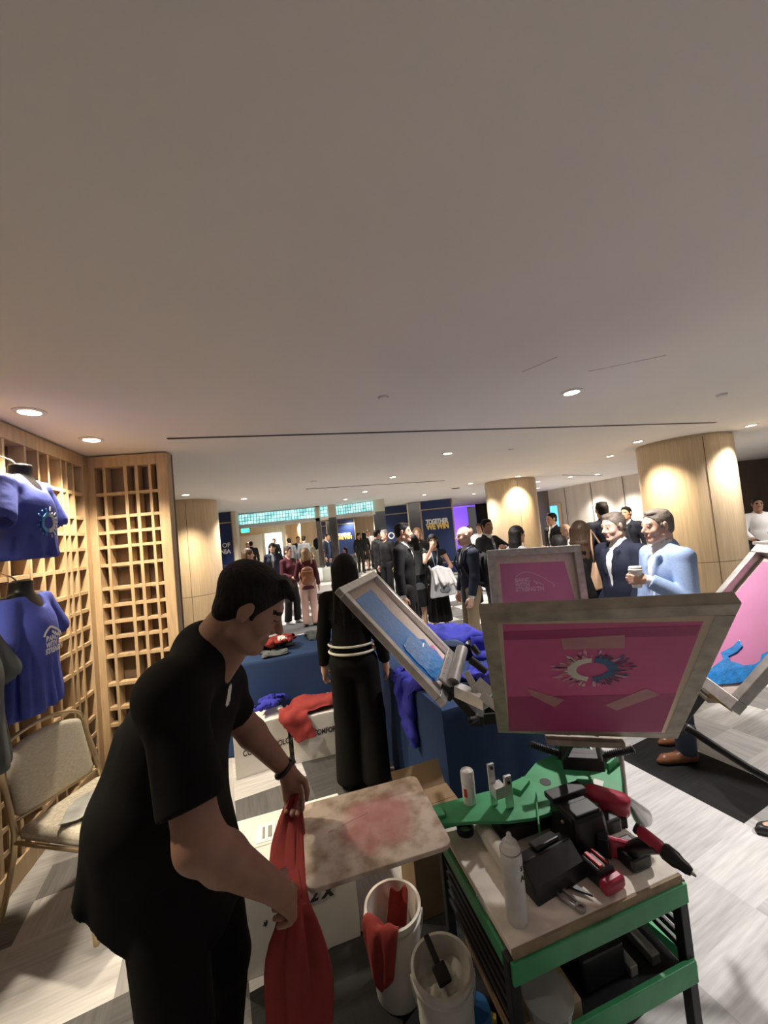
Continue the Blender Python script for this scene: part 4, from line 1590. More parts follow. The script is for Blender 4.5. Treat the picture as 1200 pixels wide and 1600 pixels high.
# white lettered shirt cartons
def carton(label, p_left, p_right, depth, h, txt=None, mt='card_white', marks=None, name='shipping_carton', open_top=False):
    a, b_ = Vector((p_left[0], p_left[1], 0)), Vector((p_right[0], p_right[1], 0))
    d = b_ - a
    L = d.length
    t = thing(name, label, 'box', (a.x, a.y, 0), math.atan2(d.y, d.x))
    MB().box((L / 2, depth / 2, h / 2), (L, depth, h)).build('body', M[mt], t, bevel=.004)
    fl = MB()
    fl.box((L / 2, depth * .25, h + .003), (L - .01, depth * .49, .004)).box((L / 2, depth * .75, h + .003), (L - .01, depth * .49, .004))
    fl.build('flap', M[mt], t)
    if txt:
        for (s, size, x, zz, sx) in txt:
            text_mesh('lettering', s, size, M['print_black'], t, frame_mat((x, -.0015, zz), (1, 0, 0), (0, 0, 1)), bold=.0012, sx=sx)
    return t, L
carton('white lettered carton on the floor, left of the pair by the blue table', (-1.30, 2.97), (-.93, 3.13), .24, .36, [('COMFORT COLORS', .062, .06, .155, .72)])
carton('white lettered carton on the floor, right of the pair by the blue table', (-.885, 3.10), (-.45, 3.22), .17, .335, [('COMFORT COLORS', .058, .16, .185, .72)])
c3, L3 = carton('white carton on the dark carpet in front of the printing board, ink marked', (-.80, 1.62), (-.28, 1.77), .44, .34)
text_mesh('marking', 'x', .09, M['print_black'], c3, frame_mat((.39, -.0015, .215), (1, .0, 0), (0, 0, 1)), bold=.003, shear=.25)
text_mesh('marking', '2', .075, M['print_black'], c3, frame_mat((.335, -.0015, .215), (1, .0, 0), (0, 0, 1)), bold=.002, shear=.25)
text_mesh('marking', '*5', .05, M['print_black'], c3, frame_mat((.14, -.0015, .17), (1, .1, 0), (0, 0, 1)), bold=.001, shear=.2)
lb = MB()
for k in range(2):
    lb.box((.16 + k * .12, .30, .3466), (.09, .12, .0012), None, 0)
    lb.box((.15 + k * .12, .30, .3474), (.012, .08, .0006), None, 1)
    lb.box((.18 + k * .12, .30, .3474), (.02, .08, .0006), None, 1)
lb.build('paper_label', [M['paper'], M['tee_grey']], c3)
# big brown carton under the printing board
c4, L4 = carton('tall brown carton standing under the stained printing board', (-.02, 1.80), (.26, 1.89), .22, .40, mt='card_brown')
fl = MB().box((.15, .26, .445), (.27, .12, .004), rot(.9, 0, 0))
fl.build('open_flap', M['card_brown'], c4)
# ---------------------------------------------------------------- screen-printing press and its four screens
HUB = Vector((.784, 1.887, .70))
def plane_px(Mx, px, py):
    """local x, y where the sight line through a photo pixel meets the plane z=0 of Mx"""
    I = Mx.inverted()
    o = I @ Vector((0, 0, CAM_H))
    q = I @ at(px, py, 1.0)
    d = q - o
    t = -o.z / d.z
    r = o + d * t
    return r.x, r.y
def print_screen(label, center, xd, yd, w, h, bar=.042, th=.038, mframe='alu', mmesh='screen_mesh'):
    Mx = frame_mat(center, xd, yd)
    t = thing('print_screen', label, 'printing screen', (0, 0, 0), 0, None)
    t.matrix_world = Mx
    fr = MB()
    for s in (-1, 1):
        y = s * (h / 2 - bar / 2)
        fr.box((0, y, -th / 2), (w, bar, th))
        fr.box((s * (w / 2 - bar / 2), 0, -th / 2), (bar, h - 2 * bar, th))
    fr.build('frame', M[mframe], t, bevel=.003)
    MB().box((0, 0, -.001), (w - .02, h - .02, .0016)).build('mesh', M[mmesh], t)
    return t, Mx
def flat_poly(name, t, poly, z, m, th=.0006):
    return MB().prism(poly, th, Matrix.Translation((0, 0, z))).build(name, M[m], t)
def rect(x0, y0, x1, y1):
    return [(x0, y0), (x1, y0), (x1, y1), (x0, y1)]

# front screen, underside towards the camera
fs, FM = print_screen('large raised screen nearest the camera with white and blue splash ring on pink', (.584, 1.213, 1.233), (.58, -.152, .003), (-.123, -.457, .567), .60, .7385, .046, .036, 'alu_dirty')
zp = lambda zx, zy: plane_px(FM, 740 + zx / 2.7273, 850 + zy / 2.7273)
flat_poly('emulsion', fs, [zp(152, 795), zp(800, 800), zp(978, 330), zp(124, 343)], .0002, 'emulsion')
flat_poly('emulsion_band', fs, [zp(152, 795), zp(800, 800), zp(862, 637), zp(145, 650)], .0010, 'emulsion_deep')
flat_poly('emulsion_band', fs, [zp(128, 408), zp(945, 388), zp(966, 345), zp(126, 372)], .0010, 'emulsion_deep')
flat_poly('tape', fs, [zp(380, 447), zp(642, 440), zp(642, 384), zp(370, 400)], .0018, 'tape_tan')
flat_poly('tape', fs, [zp(228, 612), zp(385, 662), zp(345, 693), zp(248, 645)][::-1], .0018, 'tape_tan')
flat_poly('tape', fs, [zp(558, 683), zp(608, 706), zp(792, 640), zp(735, 612)], .0018, 'tape_tan')
# splash ring artwork
cx, cy = zp(503, 533)
rin = (zp(572, 533)[0] - zp(438, 533)[0]) / 2
rout = rin * 1.62
rs = random.Random(11)
def splash(name, a0, a1, mring, mdrops, n, seed):
    rs = random.Random(seed)
    mb = MB()
    K = 60
    outer, inner = [], []
    for k in range(K + 1):
        a = a0 + (a1 - a0) * k / K
        ro = rout * (1 + .10 * math.sin(k * 1.9) * rs.random() + (.16 if k % 7 == 3 else 0) * rs.random())
        inner.append((cx + rin * math.cos(a), cy + rin * .93 * math.sin(a), .0026))
        outer.append((cx + ro * math.cos(a), cy + ro * .93 * math.sin(a), .0026))
    fs_ = [(k, k + 1, K + 2 + k, K + 1 + k) for k in range(K)]
    mb.add(inner + outer, [f[::-1] for f in fs_])
    for k in range(n):
        a = a0 + (a1 - a0) * (k + rs.random()) / n
        d0 = rout * rs.uniform(.96, 1.55)
        L = rin * rs.uniform(.10, .52)
        wd = rin * rs.uniform(.05, .11)
        ux, uy = math.cos(a), math.sin(a)
        poly = []
        for q in range(10):
            th = 6.2832 * q / 10
            u = L * math.cos(th)
            v = wd * math.sin(th) * (1.25 if u > 0 else .6)
            poly.append((cx + ux * (d0 + u) - uy * v, (cy + (uy * (d0 + u) + ux * v) * .93), .0024 + .00004 * (k % 9)))
        b = len(mb.v)
        mb.add(poly, [tuple(range(10))], rs.choice(range(1, 1 + len(mdrops))))
    return mb.build(name, [M[mring]] + [M[q] for q in mdrops], fs)
splash('splash_artwork', math.radians(94), math.radians(262), 'print_cream', ['ink_pink_pale', 'print_cream', 'print_plum', 'ink_pink_pale'], 34, 2)
splash('splash_artwork', math.radians(-84), math.radians(86), 'print_blue', ['print_plum', 'print_blue', 'print_plum', 'print_ghost'], 38, 5)

# left screen: flooded with glossy blue ink, seen from above
ls, LM = print_screen('tilted screen flooded with glossy blue ink over the blue table', (.024, 2.09, 1.224), (-.156, -.558, -.007), (-.447, .118, .536), .58, .7086, .040, .036, 'alu_bright', 'mesh_pale')
lp = lambda px, py: plane_px(LM @ Matrix.Translation((0, 0, -.002)), px, py)
MB().prism([lp(555, 937), lp(580, 921), lp(612, 958), lp(640, 985), lp(672, 1016), lp(695, 1040), lp(690, 1062), lp(676, 1065), lp(640, 1030), lp(600, 990)], .0012, Matrix.Translation((0, 0, -.0035))).build('ink_film', M['ink_blue'], ls)
# wet pool of ink at the hub end
pool = [lp(*q) for q in [(629, 1008), (636, 996), (644, 991), (652, 999), (662, 1000), (670, 1011), (681, 1018), (689, 1030), (696, 1036), (693, 1047), (686, 1056), (677, 1063), (668, 1054), (662, 1046), (650, 1036), (640, 1024), (634, 1018)]]
if sum(pool[k - 1][0] * pool[k][1] - pool[k][0] * pool[k - 1][1] for k in range(len(pool))) < 0: pool.reverse()
MB().prism(pool, .005, Matrix.Translation((0, 0, -.0088))).build('ink_pool', M['ink_blue_wet'], ls, bevel=.002)
flat_poly('pink_residue', ls, [lp(668, 1010), lp(676, 1008), lp(692, 1030), lp(686, 1034)], -.0042, 'emulsion_light')

# back screen: pale pink with a ghost slogan
bs, BM = print_screen('upright screen at the back with a pale slogan on pink', (.945, 2.530, 1.185), (-.99, .105, .03), (.046, .15, .987), .60, .74, .046, .036, 'alu', 'mesh_pale')
bp_ = lambda zx, zy: plane_px(BM @ Matrix.Translation((0, 0, -.002)), 760 + zx / 6.0, 850 + zy / 6.0)
flat_poly('emulsion', bs, [bp_(125, 187), bp_(730, 162), bp_(830, 520), (bp_(830, 520)[0] * 1.05, -.29), (bp_(155, 540)[0] * 1.02, -.29), bp_(155, 540)], -.0034, 'emulsion_light')
# lettering faces the hub side (local -z): mirror the frame so it reads from there
o_ = bp_(268, 362)
def ghost(txt, zx, zy, size):
    x, y = bp_(zx, zy)
    p = BM @ Vector((x, y, -.0040))
    Mw = frame_mat(p, (.99, -.105, -.03), (.046, .15, .987))
    text_mesh('lettering', txt, size, M['print_ghost'], bs, BM.inverted() @ Mw, extrude=.0003, bold=.0012)
ghost('BANC', 268, 358, .036)
ghost('WITH', 270, 402, .036)
ghost('STRENGTH', 276, 446, .036)
ridge = [bp_(*q) for q in [(272, 310), (300, 288), (330, 270), (378, 258), (430, 270), (480, 292), (540, 318), (590, 352), (625, 372), (640, 402)]]
rb = MB()
for k in range(len(ridge) - 1):
    a, b_ = ridge[k], ridge[k + 1]
    rb.bar((a[0], a[1], -.0040), (b_[0], b_[1], -.0040), .0045, .0012)
rb.bar((*bp_(440, 340), -.004), (*bp_(480, 375), -.004), .006, .0012)
rb.bar((*bp_(470, 352), -.004), (*bp_(540, 385), -.004), .005, .0012)
rb.build('ridge_line', M['print_ghost'], bs)

# right screen: pink with a wave of blue ink, runs out of frame
RY = Vector((.631, -.167, .757)).normalized()
RN = Vector((.727, -.211, -.653)).normalized()
RX = RY.cross(RN)
rc = Vector((1.315, 1.744, .955)) + RY * .36
rs_t, RM = print_screen('screen at the right edge with a wave of wet blue ink on pink', rc, RX, RY, .60, .72, .046, .036, 'alu', 'mesh_pale')
RMt = RM @ Matrix.Translation((0, 0, -.002))
flat_poly('emulsion', rs_t, rect(-.225, -.26, .225, .285), -.0034, 'emulsion_light')
wave = [plane_px(RMt, *q) for q in [(1106, 1070), (1104, 1052), (1118, 1042), (1132, 1031), (1128, 1021), (1138, 1016), (1147, 1011), (1153, 1005), (1158, 1001), (1162, 1011), (1154, 1020), (1140, 1027), (1143, 1034), (1154, 1037), (1165, 1041), (1181, 1039), (1190, 1034), (1192, 1024), (1201, 1020), (1216, 1018), (1218, 1042), (1200, 1047), (1188, 1055), (1176, 1061), (1166, 1066), (1154, 1069), (1140, 1070), (1126, 1071)]]
if sum(wave[k - 1][0] * wave[k][1] - wave[k][0] * wave[k - 1][1] for k in range(len(wave))) < 0: wave.reverse()
MB().prism(wave, .005, Matrix.Translation((0, 0, -.0088))).build('ink_wave', M['ink_blue_wet'], rs_t, bevel=.002)
x, y = plane_px(RMt, 1112, 1082)
x2, y2 = plane_px(RMt, 1150, 1108)
tb = MB().bar((x, y, -.006), (x2, y2, -.006), .035, .002)
tb.build('tape', M['tape_yellow'], rs_t)

# the press: green base plate and arm, hub, four black spring heads
press = thing('printing_press', 'green screen printing press with black spring clamps standing behind the tool cart', 'printing press', (HUB.x, HUB.y, 0), 0)
PI_ = Matrix.Translation((HUB.x, HUB.y, 0)).inverted()
def pb(mb, name, m, **k):
    mb.v = [tuple(PI_ @ Vector(v)) for v in mb.v]
    return mb.build(name, M[m], press, **k)
ZP = .685
pl_ = [atz(x, y, ZP) for x, y in [(684, 1287), (745, 1283), (792, 1283), (832, 1278), (868, 1268), (905, 1264), (972, 1240), (974, 1176), (880, 1172), (838, 1190), (820, 1212), (776, 1232), (684, 1256)]]
mb = MB()
n_ = len(pl_)
mb.add([(p.x, p.y, ZP) for p in pl_] + [(p.x, p.y, ZP - .012) for p in pl_],
       [tuple(range(n_)), tuple(range(2 * n_ - 1, n_ - 1, -1))] + [(i, n_ + i, n_ + (i + 1) % n_, (i + 1) % n_) for i in range(n_)])
a0, a1 = atz(684, 1272, ZP), atz(840, 1235, ZP)
pb(mb, 'base_plate', 'green_paint', bevel=.002)
mb = MB().bar((a0.x, a0.y, ZP - .02), (a1.x, a1.y, ZP - .02), .06, .035)
mb.bar((a0.x - .3, a0.y - .07, ZP - .0), (a0.x + .02, a0.y + .005, ZP - .0), .06, .03)
pb(mb, 'arm', 'green_paint', bevel=.003)
# gussets and raised rims
g1, g2 = atz(842, 1290, ZP), atz(838, 1245, ZP)
pb(MB().bar((g1.x, g1.y, ZP - .03), (g2.x, g2.y, ZP - .015), .006, .075), 'gusset', 'green_paint', bevel=.002)
mb = MB()
g3, g4, g5 = atz(868, 1272, ZP), atz(888, 1258, ZP), atz(910, 1259, ZP)
mb.bar((g3.x, g3.y, ZP + .012), (g4.x, g4.y, ZP + .012), .008, .03)
mb.bar((g4.x, g4.y, ZP + .012), (g5.x, g5.y, ZP + .012), .008, .03)
pb(mb, 'raised_rim', 'green_paint', bevel=.002)
mb = MB()
g6, g7 = atz(950, 1205, ZP), atz(968, 1190, ZP)
mb.bar((g6.x, g6.y, ZP + .014), (g7.x, g7.y, ZP + .014), .010, .035)
pb(mb, 'raised_rim', 'green_paint', bevel=.002)
mb = MB()
g8, g9 = atz(808, 1240, ZP), atz(822, 1222, ZP)
mb.bar((g8.x, g8.y, ZP + .008), (g9.x, g9.y, ZP + .008), .035, .018)
pb(mb, 'gusset', 'green_paint', bevel=.002)
pv = atz(915, 1232, ZP)
pb(MB().cyl((pv.x, pv.y, ZP), (pv.x, pv.y, ZP + .03), .030, .030, 24), 'boss', 'green_paint', smooth=True)
hb = atz(852, 1222, ZP)
pb(MB().cyl((hb.x, hb.y, ZP + .0002), (hb.x, hb.y, ZP + .0015), .022, .022, 24), 'bore', 'iron_black')
hc = MB().cyl((HUB.x, HUB.y, .03), (HUB.x, HUB.y, ZP + .12), .075, .075, 32)
for a in (.5, 2.1, 3.7, 5.3):
    hc.bar((HUB.x, HUB.y, .09), (HUB.x + .40 * math.cos(a), HUB.y + .40 * math.sin(a), .03), .06, .05)
pb(hc, 'hub_column', 'green_paint', smooth=True)
pb(MB().cyl((HUB.x, HUB.y, ZP + .12), (HUB.x, HUB.y, ZP + .15), .17, .17, 36), 'turntable', 'iron_black', smooth=True)
st_ = atz(935, 1223, ZP)
pb(MB().box((st_.x, st_.y, ZP + .001), (.035, .035, .001), rot(0, 0, .9)), 'paper_sticker', 'paper')
def head(center_bottom, xd, out):
    """spring head joining the hub to a screen's lower bar"""
    cb = Vector(center_bottom)
    xd = Vector(xd).normalized()
    out = Vector((out[0], out[1], 0)).normalized()
    hinge = Vector((cb.x, cb.y, 0)) - out * .13
    hinge.z = .80
    root_ = Vector((HUB.x, HUB.y, ZP + .14)) + out * .12
    mb = MB()
    for s in (-1, 1):
        mb.bar(root_ + xd * s * .045, hinge + xd * s * .045 - Vector((0, 0, .015)), .014, .05)
        mb.bar(hinge + xd * s * .07, cb + xd * s * .045 - Vector((0, 0, .01)), .016, .045)
    mb.box(hinge - Vector((0, 0, .01)), (.15, .07, .05), rot(0, 0, math.atan2(xd.y, xd.x)))
    mb.cyl(hinge - xd * .09, hinge + xd * .09, .016, .016, 14)
    pb(mb, 'lift_head', 'iron_black', bevel=.003)
    mb = MB()
    for s in (-1, 1):
        a = hinge + xd * s * .075 + Vector((0, 0, .005))
        b = hinge + xd * s * .185 + Vector((0, 0, .05)) + out * .02
        N = 110
        ax = (b - a)
        z = ax.normalized()
        u = z.cross(Vector((0, 0, 1))).normalized()
        v = z.cross(u)
        pts = [a + ax * (k / N) + (u * math.cos(k * .88) + v * math.sin(k * .88)) * .0125 for k in range(N + 1)]
        mb = MB().tube(pts, .0026, 6)
        mb.cyl(a, b, .0118, .0118, 8)
        pb(mb, 'lift_spring', 'iron_black', smooth='all')
    yd = (cb - hinge)
    mb = MB()
    R = Matrix((xd, Vector((0, 0, 1)).cross(xd), Vector((0, 0, 1)))).transposed()
    mb.box(cb + Vector((0, 0, -.012)), (.26, .05, .022), R)
    pb(mb, 'screen_clamp', 'alu_dirty', bevel=.003)
    mb = MB()
    for s in (-1, 1):
        pb(MB().cyl(hinge + xd * s * .065 + Vector((0, -.02, .03)), hinge + xd * s * .065 + Vector((0, -.03, .036)), .007, .007, 10), 'bolt', 'steel')
head((.645, 1.442, .945), (.58, -.152, 0), (-.295, -.955))
head((.247, 2.031, .953), (-.156, -.558, 0), (-.966, .26))
head((.93, 2.48, .815), (-.99, .105, 0), (.295, .955))
head((1.315, 1.744, .95), (RX.x, RX.y, 0), (.966, -.26))
# squeegee-side cast clamps seen past the left screen (ribbed silver bar and box)
cl = MB()
p1, p2 = at(708, 1020, 1.98), at(694, 1068, 1.83)
d_ = (p2 - p1)
for dx, m_, w in ((0, 0, .030),):
    cl.bar(p1, p2, .075, .018, up=(-.7, .2, -.65))
q1, q2 = at(722, 1014, 2.0), at(708, 1066, 1.84)
pb(cl, 'screen_clamp', 'alu_bright', bevel=.004)
cl = MB().tube([q1, q2], [.030, .030], 14)
pb(cl, 'clamp_roll', 'alu_bright', smooth=True)
cl = MB()
q3, q4 = at(715, 1078, 1.82), at(760, 1098, 1.70)
cl.bar(q3, q4, .05, .05)
pb(cl, 'screen_clamp', 'alu_bright', smooth=True)
dots = MB()
for k in range(6):
    p = p1.lerp(p2, .08 + k * .165) + Vector((-.016, -.012, .012))
    pb(MB().ell(p, (.006, .006, .006), None, 10, 6), 'bolt', 'iron_black', smooth='all')
mb = MB()
for (px0, py0, px1, py1, Yd, w) in [(745, 1066, 768, 1086, 1.72, .05), (752, 1086, 780, 1108, 1.66, .035), (728, 1050, 745, 1080, 1.8, .03)]:
    pb(MB().bar(at(px0, py0, Yd), at(px1, py1, Yd - .05), w, .02, up=(-.3, -.7, .6)), 'bracket', 'alu_bright', bevel=.002)
mb = MB()
for (px0, py0, px1, py1, Yd, r) in [(738, 1010, 748, 1022, 1.95, .018), (735, 1030, 760, 1050, 1.9, .02), (690, 1072, 716, 1082, 1.85, .016), (700, 1090, 716, 1074, 1.86, .02)]:
    pb(MB().tube([at(px0, py0, Yd), at(px1, py1, Yd - .03)], [r, r * .8], 10), 'lift_knob', 'iron_black', smooth=True)
# black handle bar leaving the frame at the right
hbar = MB().tube([at(1072, 1136, 1.40), at(1120, 1168, 1.36), at(1170, 1200, 1.32), at(1240, 1240, 1.26)], .0125, 12)
pb(hbar, 'handle_bar', 'plastic_black', smooth='all')

# printing board (platen) on the press arm: its own removable thing
pc = Vector((-.157, 1.438, .72))
pla = thing('printing_board', 'cream printing board with a faded red ink stain', 'printing board', pc, math.radians(14.4))
def rrect(w, h, r, n=8):
    out = []
    for cx_, cy_, a0_ in ((w / 2 - r, h / 2 - r, 0), (-w / 2 + r, h / 2 - r, 90), (-w / 2 + r, -h / 2 + r, 180), (w / 2 - r, -h / 2 + r, 270)):
        for k in range(n + 1):
            a = math.radians(a0_ + 90 * k / n)
            out.append((cx_ + r * math.cos(a), cy_ + r * math.sin(a)))
    return out
o = MB().prism(rrect(.475, .385, .032), .016, Matrix.Translation((0, 0, -.016))).build('board', M['platen_board'], pla, bevel=.003)
scr = MB()
for (x0, y0, x1, y1) in [(-.10, .025, .0, .055), (-.15, .01, -.13, .015)]:
    scr.bar((x0, y0, .0004), (x1, y1, .0004), .005, .0006)
scr.build('scratch', M['tape_tan'], pla)

# steel side clamp standing on the arm
scl = thing('steel_clamp', 'small steel clamp bracket standing on the green arm', 'clamp', atz(786, 1262, ZP + .002), .3)
scl.scale = (.9, .9, .9)
MB().box((-.022, .03, .085), (.030, .012, .17)).box((-.01, .01, .07), (.05, .05, .045)).build('bracket_post', M['alu_bright'], scl, bevel=.002)
MB().box((.028, -.01, .065), (.034, .014, .13)).build('jaw', M['alu_bright'], scl, bevel=.003)
bl = MB()
for x, z_ in ((-.022, .155), (.028, .105)):
    y_ = .023 if x < 0 else -.018
    bl.cyl((x, y_, z_), (x, y_ - .004, z_), .007, .007, 12)
bl.build('bolt', M['iron_black'], scl)

# ---------------------------------------------------------------- green and black tool cart
CA = math.atan2(.17, .59)
CO = Vector((.23, 1.10, 0))
cart = thing('tool_cart', 'green and black two-shelf cart carrying the tools', 'cart', CO, CA)
CW, CD, CZ = .614, .47, .60
MB().box((CW / 2, CD / 2, CZ - .012), (CW, CD, .024)).build('worktop', M['worktop'], cart, bevel=.003)
MB().box((CW / 2, -.003, CZ - .014), (CW, .008, .024)).build('worktop_edge', M['worktop_edge'], cart)
g = MB().box((CW / 2, -.006, CZ - .056), (CW + .02, .016, .058))
g.box((-.004, CD / 2, CZ - .056), (.012, CD, .05)).box((CW + .004, CD / 2, CZ - .056), (.012, CD, .05))
g.build('green_rim', M['green_paint'], cart, bevel=.003)
LZ = .30
MB().box((CW / 2, CD / 2, LZ), (CW - .02, CD - .02, .012)).build('lower_shelf', M['cart_black'], cart)
MB().box((CW / 2, -.006, LZ + .01), (CW + .02, .016, .065)).build('green_rim', M['green_paint'], cart, bevel=.003)
for x in (.0, CW):
    for y in (.012, CD - .012):
        lg = MB().box((x, y, .33), (.032, .032, .49))
        lg.build('leg', M['cart_black'], cart, bevel=.003)
        MB().lathe([(0, -.02), (.035, -.02), (.045, -.012), (.045, .012), (.035, .02), (0, .02)], n=20, R=rot(0, math.pi / 2, 0), c=(x, y, .0455)).build('caster', M['plastic_black'], cart, smooth=True)
        MB().box((x, y, .085), (.05, .03, .04)).build('caster_fork', M['steel'], cart)
for x in (0, CW):
    for k in range(6):
        sl = MB().box((x, CD / 2, LZ + .05 + k * .034), (.012, CD - .05, .014))
        sl.box((x, CD / 2, LZ + .058 + k * .034), (.013, CD - .05, .003))
        sl.build('side_slat', M['cart_black' if k % 2 else 'iron_black'], cart)
for y0, w, m_ in ((.30, .012, 'steel'), (.24, .05, 'alu')):
    pass
def on_cart(px, py, z=CZ): return atz(px, py, z)

# things on the lower shelf
p = atz(870, 1545, LZ + .02)
bx, _ = carton('flat tan cardboard box on the lower cart shelf', (p.x - .17, p.y - .12), (p.x + .05, p.y - .06), .30, .05, mt='card_tan', name='cardboard_box')
bx.location.z = LZ + .0065
p = atz(857, 1572, LZ + .09)
tubm = MB().lathe([(0, .0), (.055, 0), (.066, .06), (.07, .062), (.07, .066), (.0, .066)], n=32)
o = tubm.build('plastic_tub', M['clear_plastic'], smooth=True, loc=(p.x, p.y - .0, LZ + .062))
set_props(o, 'clear round plastic tub on the tan box in the cart', 'tub')
p = atz(925, 1510, LZ + .05)
o = MB().box((0, 0, .05), (.16, .24, .10)).build('dark_case', M['plastic_black'], bevel=.008, loc=(p.x + .0, p.y + .10, LZ + .0065), R=rot(0, 0, CA))
set_props(o, 'dark case lying on the lower cart shelf beside the tan box', 'case')
for k, (dx, wd, lab) in enumerate([(.44, .030, 'flat grey metal bar on the lower shelf, nearest the dark case'), (.53, .034, 'flat grey metal bar on the lower shelf, beside the slatted side')]):
    o = MB().box((0, 0, .03), (wd, .38, .03)).build('metal_bar', M['alu'], bevel=.003, R=rot(0, 0, CA))
    o.location = CO + Vector((math.cos(CA) * dx - math.sin(CA) * .235, math.sin(CA) * dx + math.cos(CA) * .235, LZ - .008))
    set_props(o, lab, 'metal bar')

# things on the worktop
def aerosol(label, p, r, h, txt=None, cap='can_white'):
    t = thing('spray_can', label, 'spray can', p, 0)
    MB().lathe([(0, 0), (r * .93, 0), (r, .004), (r, h * .80), (r * .96, h * .815), (r * .80, h * .86), (r * .74, h * .875), (r * .74, h * .885), (r * .4, h * .90), (0, h * .90)], n=32).build('can_body', M['can_white'], t, smooth=True)
    MB().lathe([(r * .97, h * .80), (r * 1.02, h * .805), (r * 1.02, h * .815), (r * .9, h * .82)], n=32).build('rim', M['steel'], t, smooth=True)
    MB().lathe([(0, h * .90), (r * .42, h * .90), (r * .40, h * .93), (r * .26, h * .94), (r * .24, h * .985), (r * .15, h), (0, h)], n=20).build('nozzle', M['white_paint'], t, smooth=True)
    if txt:
        for s, size, z_, a0_ in txt:
            for k, ch in enumerate(s):
                a = a0_ + k * size * .78 / r
                Mx = frame_mat((r * 1.004 * math.sin(a), -r * 1.004 * math.cos(a), z_), (math.cos(a), math.sin(a), 0), (0, 0, 1))
                text_mesh('lettering', ch, size, M['print_black'], t, Mx, extrude=.0004, bold=.0006)
    return t
aerosol('white spray can standing at the front of the cart top', on_cart(809, 1436), .031, .245, [('SA', .017, .155, .55), ('ADH', .021, .128, .45)])
cb_ = atz(737, 1262, ZP)
cc = Vector((cb_.x, cb_.y, CZ)) + Vector((.0, .03, 0))
t = thing('spray_can', 'white capped can standing behind the green arm', 'spray can', (cc.x, cc.y, ZP + .001), 0)
t.scale = (.85, .85, .78)
MB().lathe([(0, 0), (.029, 0), (.03, .005), (.03, .085), (.028, .09)], n=28).build('can_body', M['can_white'], t, smooth=True)
MB().lathe([(.0305, .09), (.031, .10), (.030, .148), (.026, .155), (.020, .150), (.014, .150), (0, .156)], n=28).build('cap', M['white_shirt'], t, smooth=True)
cu = MB()
for k in range(5):
    a = -.9 + .1 * k
    cu.box((.0305 * math.sin(a), -.0305 * math.cos(a), .06), (.004, .0012, .04), rot(0, 0, a))
cu.build('label_mark', M['red_bright'], t)
p = on_cart(721, 1300)
o = MB().lathe([(.026, 0), (.032, 0), (.032, .022), (.026, .022), (.026, 0)], n=32).build('tape_ring', M['plastic_black'], smooth=True, loc=(p.x + .015, p.y, CZ))
set_props(o, 'black tape ring lying at the corner of the printing board', 'tape')
a, b_ = on_cart(753, 1292, CZ + .03), on_cart(803, 1365, CZ + .03)
o = MB().tube([a, a.lerp(b_, .3), a.lerp(b_, .7), b_], [.026, .029, .030, .028], 20).build('plastic_roll', M['wrap_plastic'], smooth=True)
set_props(o, 'pale roll of plastic wrap lying along the cart top', 'roll')
# crumpled clear film on the worktop
flat = lambda u, v: True
p = on_cart(775, 1385)
cloth_drop('plastic_film', flat, (p.x + .0, p.y, CZ + .03, .5), [(CO.x + .40, CO.y + .45, CZ - .02, .36, .46, .02, CA)], M['wrap_plastic'], n=24, size=.15, steps=40, iters=5, seed=8, squeeze=.75, bumpy=.008, thick=.001,
           label='crumpled pale plastic film on the cart top beside the spray can', cat='plastic film')
# black tool case with open lid, tray, panels
def oriented(name, label, cat, c, size, rz, m, bevel=.006, tilt=0, roll=0):
    o = MB().box((0, 0, 0), size).build(name, M[m], bevel=bevel, loc=c, R=Euler((tilt, roll, rz)))
    return set_props(o, label, cat)
def case():
    p = on_cart(920, 1335)
    t = thing('tool_case', 'black plastic tool case block in the middle of the cart top', 'case', (p.x, p.y + .06, CZ), CA)
    MB().box((0, 0, .065), (.15, .15, .13), None, 0, .86).build('body', M['plastic_black'], t, bevel=.016)
    MB().box((-.0, .05, .137), (.15, .05, .02)).box((0, -.03, .132), (.10, .06, .008)).build('lid', M['iron_black'], t, bevel=.006)
    MB().ell((-.078, -.02, .10), (.006, .006, .006)).build('rivet', M['brass_strip'], t, smooth='all')
    MB().box((.10, -.03, .05), (.08, .05, .05)).build('latch', M['plastic_black'], t, bevel=.008)
case()
p = on_cart(850, 1385)
t = thing('black_case', 'long low black wedge case angled in front of the tool case', 'case', (p.x + .03, p.y + .03, CZ), CA + .12)
MB().prism([(-.06, 0), (.055, 0), (.05, .07), (.0, .085), (-.05, .045)], .21, Matrix.Translation((-.105, 0, 0)) @ Matrix(((0, 0, 1, 0), (1, 0, 0, 0), (0, 1, 0, 0), (0, 0, 0, 1)))).build('case_body', M['plastic_black'], t, bevel=.005)
MB().box((.02, .03, .085), (.10, .04, .012), rot(-.2, 0, 0)).build('lid', M['iron_black'], t, bevel=.004)
p = on_cart(800, 1300)
oriented('flat_box', 'flat black box lying under the green arm', 'box', (p.x + .05, p.y + .02, CZ + .03), (.22, .10, .058), CA + .02, 'cart_black')
